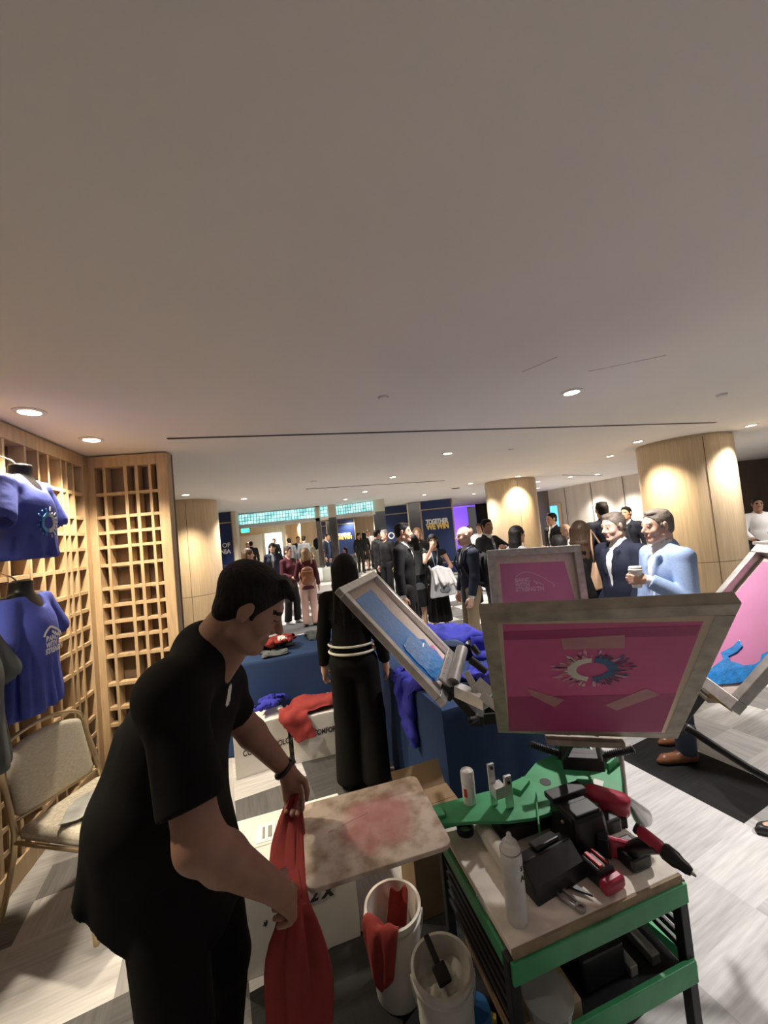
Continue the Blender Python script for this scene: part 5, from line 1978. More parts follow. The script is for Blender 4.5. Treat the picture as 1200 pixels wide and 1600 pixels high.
# batteries and drill
def battery(label, p, rz, tilt=0, sc=1):
    t = thing('battery_pack', label, 'battery', p, rz)
    t.scale = (sc,) * 3
    MB().box((0, 0, .028), (.075, .085, .05), None, 0, .88).build('block', M['plastic_black'], t, bevel=.008)
    MB().box((0, -.052, .020), (.082, .034, .036)).build('red_base', M['red_tool'], t, bevel=.010)
    MB().box((-.012, .0, .056), (.014, .06, .008)).box((.014, .0, .056), (.006, .06, .008)).build('terminal', M['red_bright'], t, bevel=.002)
    return t
p = on_cart(940, 1378)
battery('red and black battery pack at the front edge of the cart top', (p.x, p.y + .02, CZ), CA + .1)
p = on_cart(985, 1358)
t = thing('battery_pack', 'dark red slab battery standing on edge behind the front battery', 'battery', (p.x, p.y + .035, CZ), CA - .75)
MB().box((0, 0, .034), (.12, .022, .066)).build('slab', M['red_tool'], t, bevel=.009)
MB().box((-.055, .0, .035), (.04, .04, .066)).build('block', M['plastic_black'], t, bevel=.006)
p = on_cart(960, 1290)
t = thing('battery_charger', 'rounded red tool head at the back right of the cart top', 'tool', (p.x + .0, p.y + .02, CZ), CA - .6)
S = SDF(.005)
S.cap((-.05, 0, .10), (.04, 0, .085), .038, .034, .01, S=(1, 1, 1.6))
S.cap((-.045, 0, .06), (.04, 0, .05), .03, .028, .02)
S.cap((-.04, -.0, .13), (.035, -.0, .115), .006, .005, .006, sub=True)
V, F = S.mesh()
np_obj('red_shell', V, F, M['red_tool'], t)
MB().box((0, 0, .02), (.10, .06, .04)).build('foot', M['plastic_black'], t, bevel=.006)
MB().box((.045, 0, .045), (.02, .05, .012)).build('steel_plate', M['steel'], t, bevel=.002)
def drill():
    a, b_ = at(992, 1292, 1.24), at(1084, 1366, 1.12)
    t = thing('power_drill', 'power drill with a red handle reaching over the right cart edge', 'drill', (0, 0, 0), 0)
    d = (b_ - a)
    q = lambda f: a + d * f
    MB().tube([q(0), q(.06)], [.015, .017], 16).build('grip_cap', M['plastic_black'], t, smooth=True)
    MB().tube([q(.06), q(.12), q(.46), q(.52)], [.014, .018, .018, .014], 16).build('red_grip', M['red_tool'], t, smooth=True)
    MB().tube([q(.50), q(.55), q(.72), q(.80), q(.90), q(.97)], [.019, .023, .022, .017, .015, .010], 18).build('gear_housing', M['plastic_black'], t, smooth=True)
    MB().tube([q(.97), q(1.0), q(1.04)], [.006, .005, .003], 10).build('bit', M['steel'], t, smooth=True)
    lo = on_cart(985, 1330, CZ + .03)
    MB().tube([q(.42), q(.30).lerp(lo, .5), lo], [.020, .022, .024], 14).build('motor_body', M['plastic_black'], t, smooth=True)
    MB().box((lo.x, lo.y, CZ + .024), (.08, .09, .045), rot(0, 0, CA)).build('battery_foot', M['plastic_black'], t, bevel=.008)
drill()
p = on_cart(880, 1400)
t = thing('pliers', 'small steel pliers and key ring at the front of the cart top', 'pliers', (p.x, p.y, CZ + .006), CA + 1.9)
MB().tube([(-.045, .01, 0), (0, .014, 0), (.03, .006, 0)], [.005, .006, .004], 8).tube([(-.045, -.01, 0), (0, -.014, 0), (.03, -.006, 0)], [.005, .006, .004], 8).build('handles', M['steel'], t, smooth='all')
MB().lathe([(.008, -.003), (.015, -.003), (.015, .003), (.008, .003), (.008, -.003)], n=20, c=(-.055, 0, 0)).build('ring', M['steel'], t, smooth=True)
p = on_cart(902, 1392)
t = thing('scissors', 'small black pointed scissors beside the pliers', 'scissors', (p.x, p.y, CZ + .005), CA - 1.0)
MB().prism([(-.05, -.012), (.0, -.008), (.045, 0), (.0, .008), (-.05, .012)], .006).build('blades', M['plastic_black'], t)
MB().tube([(-.05 - .02 * math.cos(k * .5), .018 * math.sin(k * .5), .003) for k in range(13)], .004, 6).build('handle', M['plastic_black'], t, smooth='all')
# silver stand rod and foot behind the cart's right edge
t = thing('stand_rod', 'thin grey metal rod with a rounded silver foot right of the press', 'stand', at(1000, 1275, 1.62), 0)
base = at(1000, 1275, 1.62)
rb = MB().tube([at(968, 1160, 1.58) - base, at(978, 1246, 1.56) - base], .0085, 12)
rb.build('rod', M['alu'], t, smooth=True)
S = SDF(.006)
f0, f1 = np.array(at(982, 1250, 1.56) - base), np.array(at(1003, 1275, 1.58) - base)
S.cap(f0, f1, .014, .036, .01)
S.cap(f0 + A(.012, -.03, 0), f1 + A(.02, -.045, .01), .006, .02, .012, sub=True)
V, F = S.mesh()
np_obj('foot', V, F, M['alu_bright'], t)

# ---------------------------------------------------------------- buckets by the board
def bucket(label, p, r, h, m):
    t = thing('bucket', label, 'bucket', (p[0], p[1], 0), 0)
    MB().lathe([(0, 0), (r * .84, 0), (r * .87, .006), (r * .98, h * .86), (r * 1.05, h * .87), (r * 1.05, h * .90), (r * .99, h * .91), (r * 1.0, h * .97), (r * 1.06, h * .975), (r * 1.06, h), (r * .96, h), (r * .95, h * .97), (r * .82, .012), (0, .012)], n=40).build('pail', M[m], t, smooth=True)
    hd = MB()
    hd.tube([(r * 1.05 * math.cos(a), -.012 - r * .9 * math.sin(a) * .3, h * .88 - r * 1.5 * math.sin(a)) for a in np.linspace(0, math.pi, 18)], .003, 6)
    hd.build('wire_handle', M['steel'], t, smooth='all')
    for s in (-1, 1):
        MB().cyl((s * r * 1.03, 0, h * .88), (s * r * 1.10, 0, h * .88), .012, .010, 12).build('handle_ear', M[m], t, smooth=True)
    return t
B1 = atz(613, 1412, .31)
B2 = atz(690, 1506, .31)
bucket('white bucket with a red rag over its rim', (B1.x, B1.y), .105, .31, 'bucket_white')
k2 = bucket('cream bucket of pale ink with a black scraper in it', (B2.x, B2.y), .098, .31, 'bucket_cream')
inkm = MB()
vs, fs_ = [(0, 0, .262)], []
for r_ in range(1, 7):
    for k in range(30):
        a = k / 30 * 6.2832
        vs.append((.0152 * r_ * math.cos(a), .0152 * r_ * math.sin(a), .262 + .012 * math.sin(a * 3 + r_) + .010 * math.sin(a * 5 - r_ * 1.7) - .004 * r_))
for k in range(30): fs_.append((0, 1 + k, 1 + (k + 1) % 30))
for r_ in range(5):
    for k in range(30):
        a, b_ = 1 + r_ * 30 + k, 1 + r_ * 30 + (k + 1) % 30
        fs_.append((a, a + 30, b_ + 30, b_))
io = inkm.add(vs, fs_).build('ink_paste', M['bucket_cream'], smooth='all', loc=(B2.x, B2.y, 0))
set_props(io, 'pale ink paste filling the cream bucket', 'ink', None, 'stuff')
t = thing('scraper', 'black paddle scraper standing in the cream bucket', 'scraper', (B2.x, B2.y, 0), .1)
a, b_ = Vector((-.035, .085, .325)), Vector((.005, -.03, .275))
MB().bar(a, a.lerp(b_, .62), .020, .012).build('handle', M['plastic_black'], t, bevel=.003)
MB().bar(a.lerp(b_, .58), b_, .048, .014).build('blade', M['plastic_black'], t, bevel=.006)
# odds and ends on the floor under the cart
p = atz(745, 1600, .06)
o = MB().lathe([(0, 0), (.05, 0), (.052, .10), (.048, .115), (0, .118)], n=28).build('blue_jar', M['blue_plastic'], smooth=True, loc=(p.x, p.y, 0))
set_props(o, 'blue lidded jar on the floor at the bottom edge', 'jar')
a, b_ = at(758, 1528, 1.28), at(792, 1598, 1.16)
o = MB().bar((a.x, a.y, a.z), (b_.x, b_.y, b_.z), .016, .010).build('wooden_stick', M['stick_wood'], bevel=.002)
set_props(o, 'thin wooden stick leaning beside the cart', 'stick')
p = atz(768, 1592, .05)
o = MB().prism([(-.015, -.03), (.012, -.035), (.022, .03), (.0, .04)], .012, Matrix.Translation((0, 0, .02))).build('yellow_scoop', M['tape_yellow'], bevel=.003, loc=(p.x, p.y, 0))
set_props(o, 'small yellow plastic scoop at the bottom edge by the cart', 'scoop')

# ---------------------------------------------------------------- banquet chair
def chair():
    t = thing('banquet_chair', 'champagne-framed banquet chair with pale upholstery on the left', 'chair', (-1.70, 2.12, 0), math.radians(-14))
    # local +x = forward; back at x = -.2; width along y
    w = .22
    for s in (-1, 1):
        b = MB()
        pts = [(-.36, s * w, .0), (-.30, s * w, .15), (-.245, s * w, .32), (-.225, s * w, .45), (-.25, s * w, .56), (-.30, s * w * .98, .70), (-.33, s * w * .96, .80)]
        b.tube([Vector(p) for p in pts], .0135, 10, flat=1.0)
        b.build('leg', M['champagne_metal'], t, smooth=True)
        MB().tube([(.21, s * w * .95, .42), (.235, s * w * .97, .2), (.255, s * w, 0)], .012, 10).build('leg', M['champagne_metal'], t, smooth=True)
        MB().tube([(-.24, s * w, .405), (.22, s * w * .96, .405)], .010, 8).build('seat_rail', M['champagne_metal'], t, smooth=True)
    b = MB()
    b.tube([(-.33 - .008 * math.cos(a) * 0, .211 * math.cos(a), .80 + .095 * math.sin(a)) for a in np.linspace(0, math.pi, 19)], .011, 10)
    MB().tube([(-.235, -w, .50), (-.235, w, .50)], .009, 8).build('cross_rail', M['champagne_metal'], t, smooth=True)
    b.build('top_rail', M['champagne_metal'], t, smooth=True)
    S = SDF(.011)
    for i in range(9):
        y = -.17 + i * .0425
        zt = .735 + .09 * math.sqrt(max(0, 1 - (y / .21) ** 2))
        S.cap((-.255, y, .53), (-.322, y, zt), .028, .024, .045)
    V, F = S.mesh()
    np_obj('backrest', V, F, M['chair_fabric'], t)
    MB().box((0, 0, .44), (.46, .43, .065), None, 0, .95).build('seat', M['chair_fabric'], t, bevel=.025, smooth=True)
chair()

# ---------------------------------------------------------------- dressed torso forms hung on the lattice
NX, NY = .963, .270           # out of the lattice into the room
def torso(label, c, shirt_m, hem, rz, group, art):
    """c = shoulder line centre; local +y faces out of the screen"""
    t = thing('torso_form', label, 'display torso', (c[0], c[1], c[2]), rz, group)
    S = SDF(.012)
    S.cap((-.13, 0, -.02), (.13, 0, -.02), .055, .055, .03)
    S.ell((0, .02, -.18), (.16, .10, .20), .04)
    S.cap((0, -.005, .0), (0, .005, .10), .056, .052, .03)
    S.cut((0, 0, 1), (0, 0, .105))
    for s in (-1, 1): S.cap((s * .15, 0, -.03), (s * .19, .01, -.16), .05, .046, .03)
    V, F = S.mesh()
    np_obj('form', V, F, M['plastic_black'], t)
    return t
def form_shirt(label, t, hem, m, art, tuck=False):
    S = SDF(.009)
    S.cap((-.155, 0, -.025), (.155, 0, -.025), .064, .064, .03)
    S.ell((0, .022, -.20), (.185, .118, .22), .04)
    S.cap((-.07, .01, -.36), (-.085, .005, hem + .05), .12, .135 if not tuck else .115, .05, S=(1, 1.15, 1))
    S.cap((.07, .01, -.36), (.085, .005, hem + .05), .12, .135 if not tuck else .115, .05, S=(1, 1.15, 1))
    for s in (-1, 1):
        S.cap((s * .165, 0, -.03), (s * .245, .02, -.20), .066, .082, .02)
        d = unit((s * .08, .02, -.17))
        e = A(s * .245, .02, -.20)
        S.cap(e + d * .02, e + d * .2, .066, .075, .004, sub=True)
    rs = np.random.RandomState(int(abs(hem) * 100))
    for i in range(11):                       # hanging folds
        a = -2.6 + i * .52 + .15 * rs.randn()
        x, y = .17 * math.sin(a), .125 * math.cos(a)
        S.cap((x * .8, y * .9, -.22 - .08 * rs.rand()), (x * 1.12, y * 1.08, hem + .02), .006, .020, .03)
    for i in range(7):
        a = -1.2 + i * .4
        S.cap((.172 * math.sin(a), .137 * math.cos(a), -.30), (.205 * math.sin(a), .163 * math.cos(a), hem), .003, .013, .018, sub=True)
    S.cap((0, .03, .04), (0, .06, .12), .06, .075, .012, sub=True)
    S.ell((0, .075, -.0), (.05, .06, .05), .015, sub=True)
    S.cut((0, 0, 1), (0, 0, .022))
    S.cut((0, 0, -1), (0, 0, hem))
    V, F = S.mesh()
    cen = V[F].mean(1)
    o = np_obj('t_shirt', V, F, M[m], t)
    o['label'] = label
    return V, F
def print_on(t, V, name, pts, m, off=.004):
    """flat dabs of print pressed onto the chest surface"""
    mb = MB()
    for (x, z_, w, h, a) in pts:
        near = V[(np.abs(V[:, 0] - x) < .012) & (np.abs(V[:, 2] - z_) < .012) & (V[:, 1] > 0)]
        y = near[:, 1].max() if len(near) else .12
        mb.box((x, y + off * .5, z_), (w, off, h), rot(0, a, 0) @ rot(0, 0, 0))
    return mb.build(name, M[m], t)
rzT = math.atan2(NY, NX) - math.pi / 2
def ring_dabs(cx_, cz_, r, a0, a1, n, seed):
    rs = random.Random(seed)
    out = []
    for k in range(n):
        a = a0 + (a1 - a0) * (k + .5) / n
        out.append((cx_ + r * math.cos(a), cz_ + r * math.sin(a), .020, .016, a))
        if k % 2 == 0:
            q = r * rs.uniform(1.3, 1.75)
            out.append((cx_ + q * math.cos(a), cz_ + q * math.sin(a), .006, rs.uniform(.010, .026), math.pi / 2 - a))
    return out
tA = torso('upper black torso form in a blue shirt with a splash ring, on the lattice', (-2.02, 2.14, 2.225), 'tee_blue', -.42, rzT, None, None)
V, F = form_shirt('blue T-shirt knotted short with a blue and white splash ring', tA, -.43, 'tee_blue', None, True)
print_on(tA, V, 'chest_print', ring_dabs(.03, -.235, .046, -1.45, 1.6, 16, 1), 'print_cyan')
print_on(tA, V, 'chest_print', ring_dabs(.03, -.235, .046, 1.7, 4.6, 18, 2), 'print_white')
tB = torso('lower black torso form in a long blue shirt with a white ridge print', (-2.05, 2.14, 1.575), 'tee_blue', -.60, rzT, None, None)
V, F = form_shirt('blue T-shirt hanging long with a white ridge print', tB, -.60, 'tee_blue', None)
def on_chest(t, V, name, me_obj):
    """press a flat text or line mesh (local x, z) onto the shirt front"""
    for v in me_obj.data.vertices:
        near = V[(np.abs(V[:, 0] - v.co.x) < .014) & (np.abs(V[:, 2] - v.co.z) < .014) & (V[:, 1] > 0)]
        if len(near): v.co.y = near[:, 1].max() + .003 + (v.co.y * .1)
for k, (s_, sz) in enumerate((('BANC', .040), ('WITH', .040), ('STRENGTH', .040))):
    # reads from the room: local +x runs to the viewer's left, so the line starts at +x
    o = text_mesh('chest_print', s_, sz, M['print_white'], tB, frame_mat((.085, .15, -.235 - k * .034), (-1, 0, 0), (0, 0, 1)), bold=.0016, sx=.80)
    on_chest(tB, V, 'chest_print', o)
ridge_pts = [(.095, -.205), (.08, -.18), (.062, -.165), (.045, -.160), (.02, -.172), (-.005, -.185), (-.035, -.205), (-.055, -.228)]
rb = MB()
for k in range(len(ridge_pts) - 1):
    a, b_ = ridge_pts[k], ridge_pts[k + 1]
    for q in range(3):
        p0_, p1_ = q / 3, (q + 1) / 3
        rb.bar((a[0] + (b_[0] - a[0]) * p0_, .14, a[1] + (b_[1] - a[1]) * p0_), (a[0] + (b_[0] - a[0]) * p1_, .14, a[1] + (b_[1] - a[1]) * p1_), .012, .003, up=(0, 1, 0))
for (x0, z0, x1, z1) in [(.02, -.195, -.01, -.222), (.04, -.185, .02, -.205), (-.01, -.205, -.035, -.23)]:
    rb.bar((x0, .14, z0), (x1, .14, z1), .012, .003, up=(0, 1, 0))
o = rb.build('chest_print', M['print_white'], tB)
on_chest(tB, V, 'chest_print', o)
tC = torso('black torso form in a grey shirt cut off by the left edge', (-1.86, 1.62, 1.47), 'tee_grey', -.60, rzT, None, None)
V, F = form_shirt('grey T-shirt hanging long', tC, -.60, 'tee_slate', None)
for t_, l_ in ((tA, .30), (tB, .22), (tC, .2)):
    MB().tube([(0, 0, .09), (.01, -.03, .13), (0, -.09, .16), (0, -.13, .14)], .004, 6).build('hanging_hook', M['steel'], t_, smooth='all')
# ---------------------------------------------------------------- loose shirts
TL_COL = (-1.22, 3.70, .375, .755, .36, .378, TLR)
TR_COL = (cR.x, cR.y, .375, .39, .81, .378, TRR)
def obb(p_left, ang, L, depth, h):
    c, s = math.cos(ang), math.sin(ang)
    return (p_left[0] + c * L / 2 - s * depth / 2, p_left[1] + s * L / 2 + c * depth / 2, h / 2, L / 2, depth / 2, h / 2 + .006, ang)
def seg(a, b): return math.atan2(b[1] - a[1], b[0] - a[0]), math.hypot(b[0] - a[0], b[1] - a[1])
an1, L1 = seg((-1.30, 2.97), (-.93, 3.13))
an2, L2 = seg((-.885, 3.10), (-.45, 3.22))
C1 = obb((-1.30, 2.97), an1, L1, .24, .36)
C2 = obb((-.885, 3.10), an2, L2, .17, .335)
def printed(u, v):
    return 1 if (.36 < u < .64 and .55 < v < .78 and not (.585 < v < .6 or .655 < v < .67) and ((int(u * 40) + int(v * 40)) % 4)) else 0
p = atz(424, 1022, .77)
cloth_drop('t_shirt', tee, (p.x - .02, p.y + .10, .79, .35), [TL_COL], M['tee_slate'], size=.56, seed=1, squeeze=.72, crease=.012,
           label='folded grey T-shirt lying under the red one on the blue table', cat='t-shirt')
cloth_drop('t_shirt', tee, (p.x - .02, p.y + .17, .90, -1.2), [TL_COL, (p.x - .0, p.y + .16, .79, .20, .12, .035, .25)], M['tee_red'], size=.68, seed=2, squeeze=.72, bumpy=.07, mi=printed, mats=[M['tee_red'], M['print_white']], crease=.020,
           label='crumpled red T-shirt with a white print on the blue table', cat='t-shirt')
p = atz(492, 992, .77)
cloth_drop('t_shirt', tee, (p.x, p.y, .80, -.2), [TL_COL], M['tee_slate'], size=.50, seed=3, squeeze=.62, bumpy=.06, crease=.022,
           label='crumpled dark grey T-shirt at the far edge of the blue table', cat='t-shirt')
cloth_drop('t_shirt', tee, (-.90, 3.26, .44, .4), [C1, C2, TL_COL], M['tee_grey'], size=.46, seed=4, squeeze=.7, crease=.014,
           label='grey T-shirt sagging between the two white cartons', cat='t-shirt')
B1_ = (C1[0] + .05, C1[1] + .05, .39, .16, .08, .045, C1[6])
cloth_drop('t_shirt', tee, (-1.10, 3.24, .54, .1), [C1, C2, TL_COL, B1_], M['tee_royal'], size=.66, seed=5, squeeze=.7, bumpy=.07, crease=.020,
           label='crumpled royal blue T-shirt on the left white carton', cat='t-shirt')
B2_ = (C2[0] + .0, C2[1] + .04, .37, .20, .06, .04, C2[6])
cloth_drop('t_shirt', tee, (-.70, 3.29, .54, 1.8), [(C1[0], C1[1], C1[2], C1[3], C1[4], C1[5] + .03, C1[6]), (C2[0], C2[1], C2[2], C2[3], C2[4], C2[5] + .02, C2[6]), B2_, TL_COL], M['tee_red'], size=.78, seed=6, squeeze=.74, bumpy=.05, crease=.018,
           mi=lambda u, v: 1 if (.46 < u < .5 and .4 < v < .62) or (.44 < u < .55 and .40 < v < .43) else 0, mats=[M['tee_red'], M['print_white']],
           label='red T-shirt spread across the two white cartons', cat='t-shirt')
# pile on the right-hand table
TRu = lambda a, b: (.21 + uR.x * a + vR.x * b, 2.16 + uR.y * a + vR.y * b)
q = atz(592, 1012, .78)
cloth_drop('t_shirt', tee, (q.x + .05, q.y + .05, .79, .3), [TR_COL], M['tee_red'], size=.46, seed=7, squeeze=.6, crease=.02,
           label='red T-shirt on the far corner of the table behind the tilted blue screen', cat='t-shirt')
x, y = TRu(.56, .80)
moundA = (x, y, .82, .16, .22, .075, TRR)
cloth_drop('t_shirt', tee, (x, y, 1.0, 1.2), [TR_COL, moundA], M['tee_royal'], size=.95, seed=9, squeeze=.75, bumpy=.06, crease=.028,
           label='royal blue T-shirt heaped highest on the table behind the press', cat='t-shirt')
x, y = TRu(.08, .42)
cloth_drop('t_shirt', tee, (x, y, .84, TRR + 1.1), [TR_COL], M['tee_royal'], size=.66, seed=10, squeeze=.78, bumpy=.05, crease=.020,
           label='royal blue T-shirt hanging over the long side of the table below the tilted screen', cat='t-shirt')
x, y = TRu(.48, .17)
cloth_drop('t_shirt', tee, (x, y, .84, TRR + .2), [TR_COL], M['tee_royal'], size=.70, seed=12, squeeze=.74, bumpy=.06, crease=.024,
           label='royal blue T-shirt hanging over the near end of the table beside the large screen', cat='t-shirt')
# grey shirt on the chair, rag on the bucket
cloth_drop('t_shirt', tee, (-1.60, 2.12, .52, -1.2), [(-1.72, 2.12, .235, .23, .215, .238, math.radians(-14))], M['tee_light'], size=.60, seed=14, squeeze=.62, bumpy=.05, crease=.014, mi=lambda u, v: 1 if .4 < u < .6 and .5 < v < .7 and (int(u * 44) + int(v * 44)) % 3 == 0 else 0,
           mats=[M['tee_light'], M['print_cyan']], label='grey T-shirt folded on the chair seat', cat='t-shirt')
# red rag over the bucket rim (swept sheet: over the rim and down the front)
def sheet(name, rows, m, parent=None, thick=.006, sub=1):
    nv = len(rows[0])
    V = [p for r in rows for p in r]
    F = [(i * nv + j, i * nv + j + 1, (i + 1) * nv + j + 1, (i + 1) * nv + j) for i in range(len(rows) - 1) for j in range(nv - 1)]
    o = np_obj(name, [tuple(v) for v in V], F, m, parent)
    sd = o.modifiers.new('thickness', 'SOLIDIFY')
    sd.thickness = thick
    sd.offset = 0
    sb = o.modifiers.new('smooth', 'SUBSURF')
    sb.levels = sb.render_levels = sub
    return o
rows = []
path = [(.03, .20), (.05, .26), (.075, .30), (.100, .325), (.118, .318), (.126, .28), (.124, .22), (.120, .15), (.117, .09)]
for i, (rr, zz) in enumerate(path):
    row = []
    for j in range(13):
        u = j / 12 - .5
        a = -2.0 + u * (1.75 - .10 * i) - .02 * i
        w = rr + .005 * math.sin(j * 1.15 + i * .5) + .003 * math.sin(j * 2.3 - i)
        row.append((B1.x + w * math.cos(a), B1.y + w * math.sin(a), zz + .006 * math.sin(j * .9) + (abs(u) * .12 * (i - 5) / 3 if i > 5 else 0)))
    rows.append(row)
o = sheet('red_rag', rows, M['tee_red'])
set_props(o, 'red rag hanging over the rim of the white bucket', 'rag')
rows = []
for i in range(7):
    row = []
    for j in range(8):
        t_ = i / 6
        a = .4 + t_ * 2.2
        row.append((B1.x + .045 * math.cos(a) * (1 - .1 * j / 7) + .004 * j, B1.y + .01 + .045 * math.sin(a) + .004 * math.sin(j * 2 + i), .16 + .165 * j / 7 + .02 * math.sin(i * 1.4)))
    rows.append(row)
o = sheet('red_rag', rows, M['tee_red'])
set_props(o, 'bunched red rag standing inside the white bucket', 'rag')
# bottle and cup on the far blue table
p = atz(408, 1003, .75)
t = thing('drink_bottle', 'small dark bottle on the blue table by the man\'s chin', 'bottle', (p.x, p.y + .05, .756), 0)
MB().lathe([(0, 0), (.026, 0), (.028, .005), (.028, .075), (.02, .09), (.012, .10), (.012, .108), (0, .108)], n=20).build('bottle_body', M['drink_dark'], t, smooth=True)
MB().lathe([(.0125, .1), (.014, .1), (.014, .118), (0, .118)], n=16).build('cap', M['white_paint'], t, smooth=True)
# ---------------------------------------------------------------- the man at the printing board
def foreground_man():
    root = thing('person', 'man in a black T-shirt bending over the printing board, gripping a red shirt', 'person', (-.68, 1.14, 0), 0)
    O = A(-.68, 1.14, 0)
    W = lambda px, py, Y: A(*at(px, py, Y)) - O
    # joints from the photograph, at their real distances
    H = W(392, 950, 1.18)
    heading = math.atan2(.26, .96) - math.pi / 2
    Rh = rz_(heading) @ rx_(-math.radians(33)) @ ry_(math.radians(3))
    neck = W(322, 1012, 1.19)
    shR, shL = W(268, 1085, 1.00), W(345, 1070, 1.38)
    elR, wrR = W(312, 1318, .90), W(436, 1392, 1.02)
    elL, wrL = W(372, 1122, 1.47), W(450, 1206, 1.50)
    chest, waist, hip = W(284, 1130, 1.20), W(256, 1235, 1.19), W(272, 1312, 1.20)
    hjR, hjL = hip + A(.02, -.10, -.02), hip + A(.03, .10, -.02)
    knR, knL = A(.045, -.12, .46), A(.03, .15, .46)
    anR, anL = A(.0, -.14, .08), A(-.03, .18, .08)
    res = .0055
    S = SDF(res)
    S.cap(chest, waist, .125, .115, .05)
    S.cap(shR, shL, .060, .060, .05)
    S.cap(waist, hip, .115, .12, .05)
    S.cap(neck + A(-.02, 0, -.03), H + Rh @ A(0, -.035, -.05), .066, .060, .04)
    S.cap(neck + A(.03, .0, -.07), H + Rh @ A(0, .02, -.09), .05, .040, .04)
    S.cap(neck + A(-.03, 0, -.06), shR * .6 + neck * .4, .045, .045, .05)
    for q, (sh, el, wr) in (('R', (shR, elR, wrR)), ('L', (shL, elL, wrL))):
        S.cap(sh, el, .056, .050, .03)
        m = el + (wr - el) * .28
        S.cap(el, m, .048, .050, .03)
        S.cap(m, wr, .050, .030, .02)
    for hj, kn, an in ((hjR, knR, anR), (hjL, knL, anL)):
        S.cap(hj, kn, .088, .058, .03)
        S.cap(kn, an, .056, .038, .03)
        S.cap(an + A(-.03, 0, -.04), an + A(.15, .02, -.05), .034, .026, .03)
    head_prims(S, H, Rh, True)
    dr = W(480, 1428, 1.12) - wrR
    hand_prims(S, wrR, dr, A(-.35, .45, -.85), 1 if np.cross(unit(dr), A(-.35, .45, -.85)) @ A(.3, 1, .5) > 0 else -1, True, .66, sc=1.04)
    dl = W(462, 1258, 1.50) - wrL
    hand_prims(S, wrL, dl, A(.2, -1, -.1), 1 if np.cross(unit(dl), A(.2, -1, 0)) @ A(1, 0, 0) > 0 else -1, True, .62, sc=1.04)
    V, F = S.mesh()
    cen = V[F].mean(1)
    lh = (cen - H) @ Rh
    x, y, z = np.abs(lh[:, 0]), lh[:, 1], lh[:, 2]
    near = (np.linalg.norm(lh, axis=1) < .16) & (y > .05)
    mi = np.zeros(len(F), int)
    mi[near & (z > .023) & (z < .034) & (x > .014) & (x < .050)] = 1
    mi[near & (z > -.077) & (z < -.056) & (x < .022) & (y > .078)] = 2
    ex = ((x - .031) / .0135) ** 2 + ((z - .004) / .0045) ** 2
    mi[near & (ex < 1)] = 4
    np_obj('body', V, F, [M['skin_tan'], M['hair_dark'], M['lips'], M['eye_white'], M['eye_dark']], root, mi)
    # hair: dark, full on top
    rs = np.random.RandomState(3)
    S = SDF(.006)
    J = dict(head=H, Rh=Rh)
    hair_prims(S, J, 'quiff', rs)
    P = lambda a, b, c: H + Rh @ A(a, b, c)
    S.ell(P(0, -.03, .06), (.086, .098, .075), .02, R=Rh)
    for i in range(22):      # loose fringe tufts
        a = -.055 + .11 * rs.rand()
        S.cap(P(a, .05, .115), P(a + .01 * rs.randn(), .092 + .010 * rs.rand(), .078 + .02 * rs.rand()), .011, .005, .008)
    V, F = S.mesh()
    np_obj('hair', V, F, M['hair_dark'], root)
    # trousers
    S = SDF(.010)
    S.cap(waist + A(.02, 0, -.03), hip, .135, .145, .05)
    S.ell(hip + A(-.01, 0, -.02), (.13, .165, .13), .04)
    for hj, kn, an in ((hjR, knR, anR), (hjL, knL, anL)):
        S.cap(hj, kn, .102, .082, .04)
        S.cap(kn, an, .080, .070, .02)
        S.ell(an + A(0, 0, -.075), (.2, .2, .055), .003, sub=True)
    V, F = S.mesh()
    np_obj('trousers', V, F, M['black_cloth'], root)
    for an in (anR, anL):
        S = SDF(.010)
        S.cap(an + A(-.05, 0, -.045), an + A(.15, .02, -.05), .042, .036, .01)
        S.cap(an + A(-.02, 0, -.02), an + A(.03, 0, -.03), .042, .038, .02)
        S.cut((0, 0, -1), an + A(0, 0, -.078))
        V, F = S.mesh()
        np_obj('shoe', V, F, M['black_leather'], root)
    # loose T-shirt hanging open at the back hem
    S = SDF(.007)
    S.cap(shR, shL, .072, .070, .05)
    S.cap(shR * .5 + shL * .5 + A(-.02, 0, .02), neck + A(-.012, 0, -.004), .105, .076, .05)
    S.cap(neck + A(0, -.01, -.012), shR, .078, .074, .04)
    S.cap(neck + A(0, .01, -.012), shL, .078, .072, .04)
    S.cap(chest + A(0, -.05, 0), waist + A(-.0, -.05, 0), .135, .14, .05)
    S.cap(chest + A(0, .06, 0), waist + A(-.0, .06, 0), .135, .14, .05)
    hemb = W(214, 1390, 1.17)
    S.cap(waist + A(-.02, -.05, -.03), hemb + A(.02, -.03, -.06), .14, .135, .06)
    S.cap(waist + A(.0, -.05, -.03), hip + A(.03, -.05, -.20), .14, .14, .06)
    S.cap(waist + A(.0, .07, -.03), hip + A(.02, .08, -.20), .14, .145, .06)
    S.cap(waist + A(-.04, .04, -.03), hemb + A(.0, .10, -.06), .135, .13, .06)
    # sleeves
    cuts = []
    for sh, el, f, r in ((shR, elR, .74, .076), (shL, elL, .80, .070)):
        e = sh + (el - sh) * f
        S.cap(sh, e, .070, r, .05)
        d = unit(el - sh)
        cuts.append((d, e))
    for i in range(14):        # drape folds from the shoulders to the hem
        yy = -.13 + .28 * rs.rand()
        a = chest + A(-.09 - .03 * rs.rand(), yy, .02)
        b = hemb + A(-.09 + .03 * rs.rand(), yy + .04 * rs.randn(), -.02)
        S.cap(a, b, .008, .018, .04)
    for i in range(7):
        f = i / 6
        a = shR + (elR - shR) * (.15 + .4 * f) + A(-.03, -.06, 0)
        S.cap(a, a + A(.09, .02, -.10 - .03 * rs.rand()), .004, .010, .02)
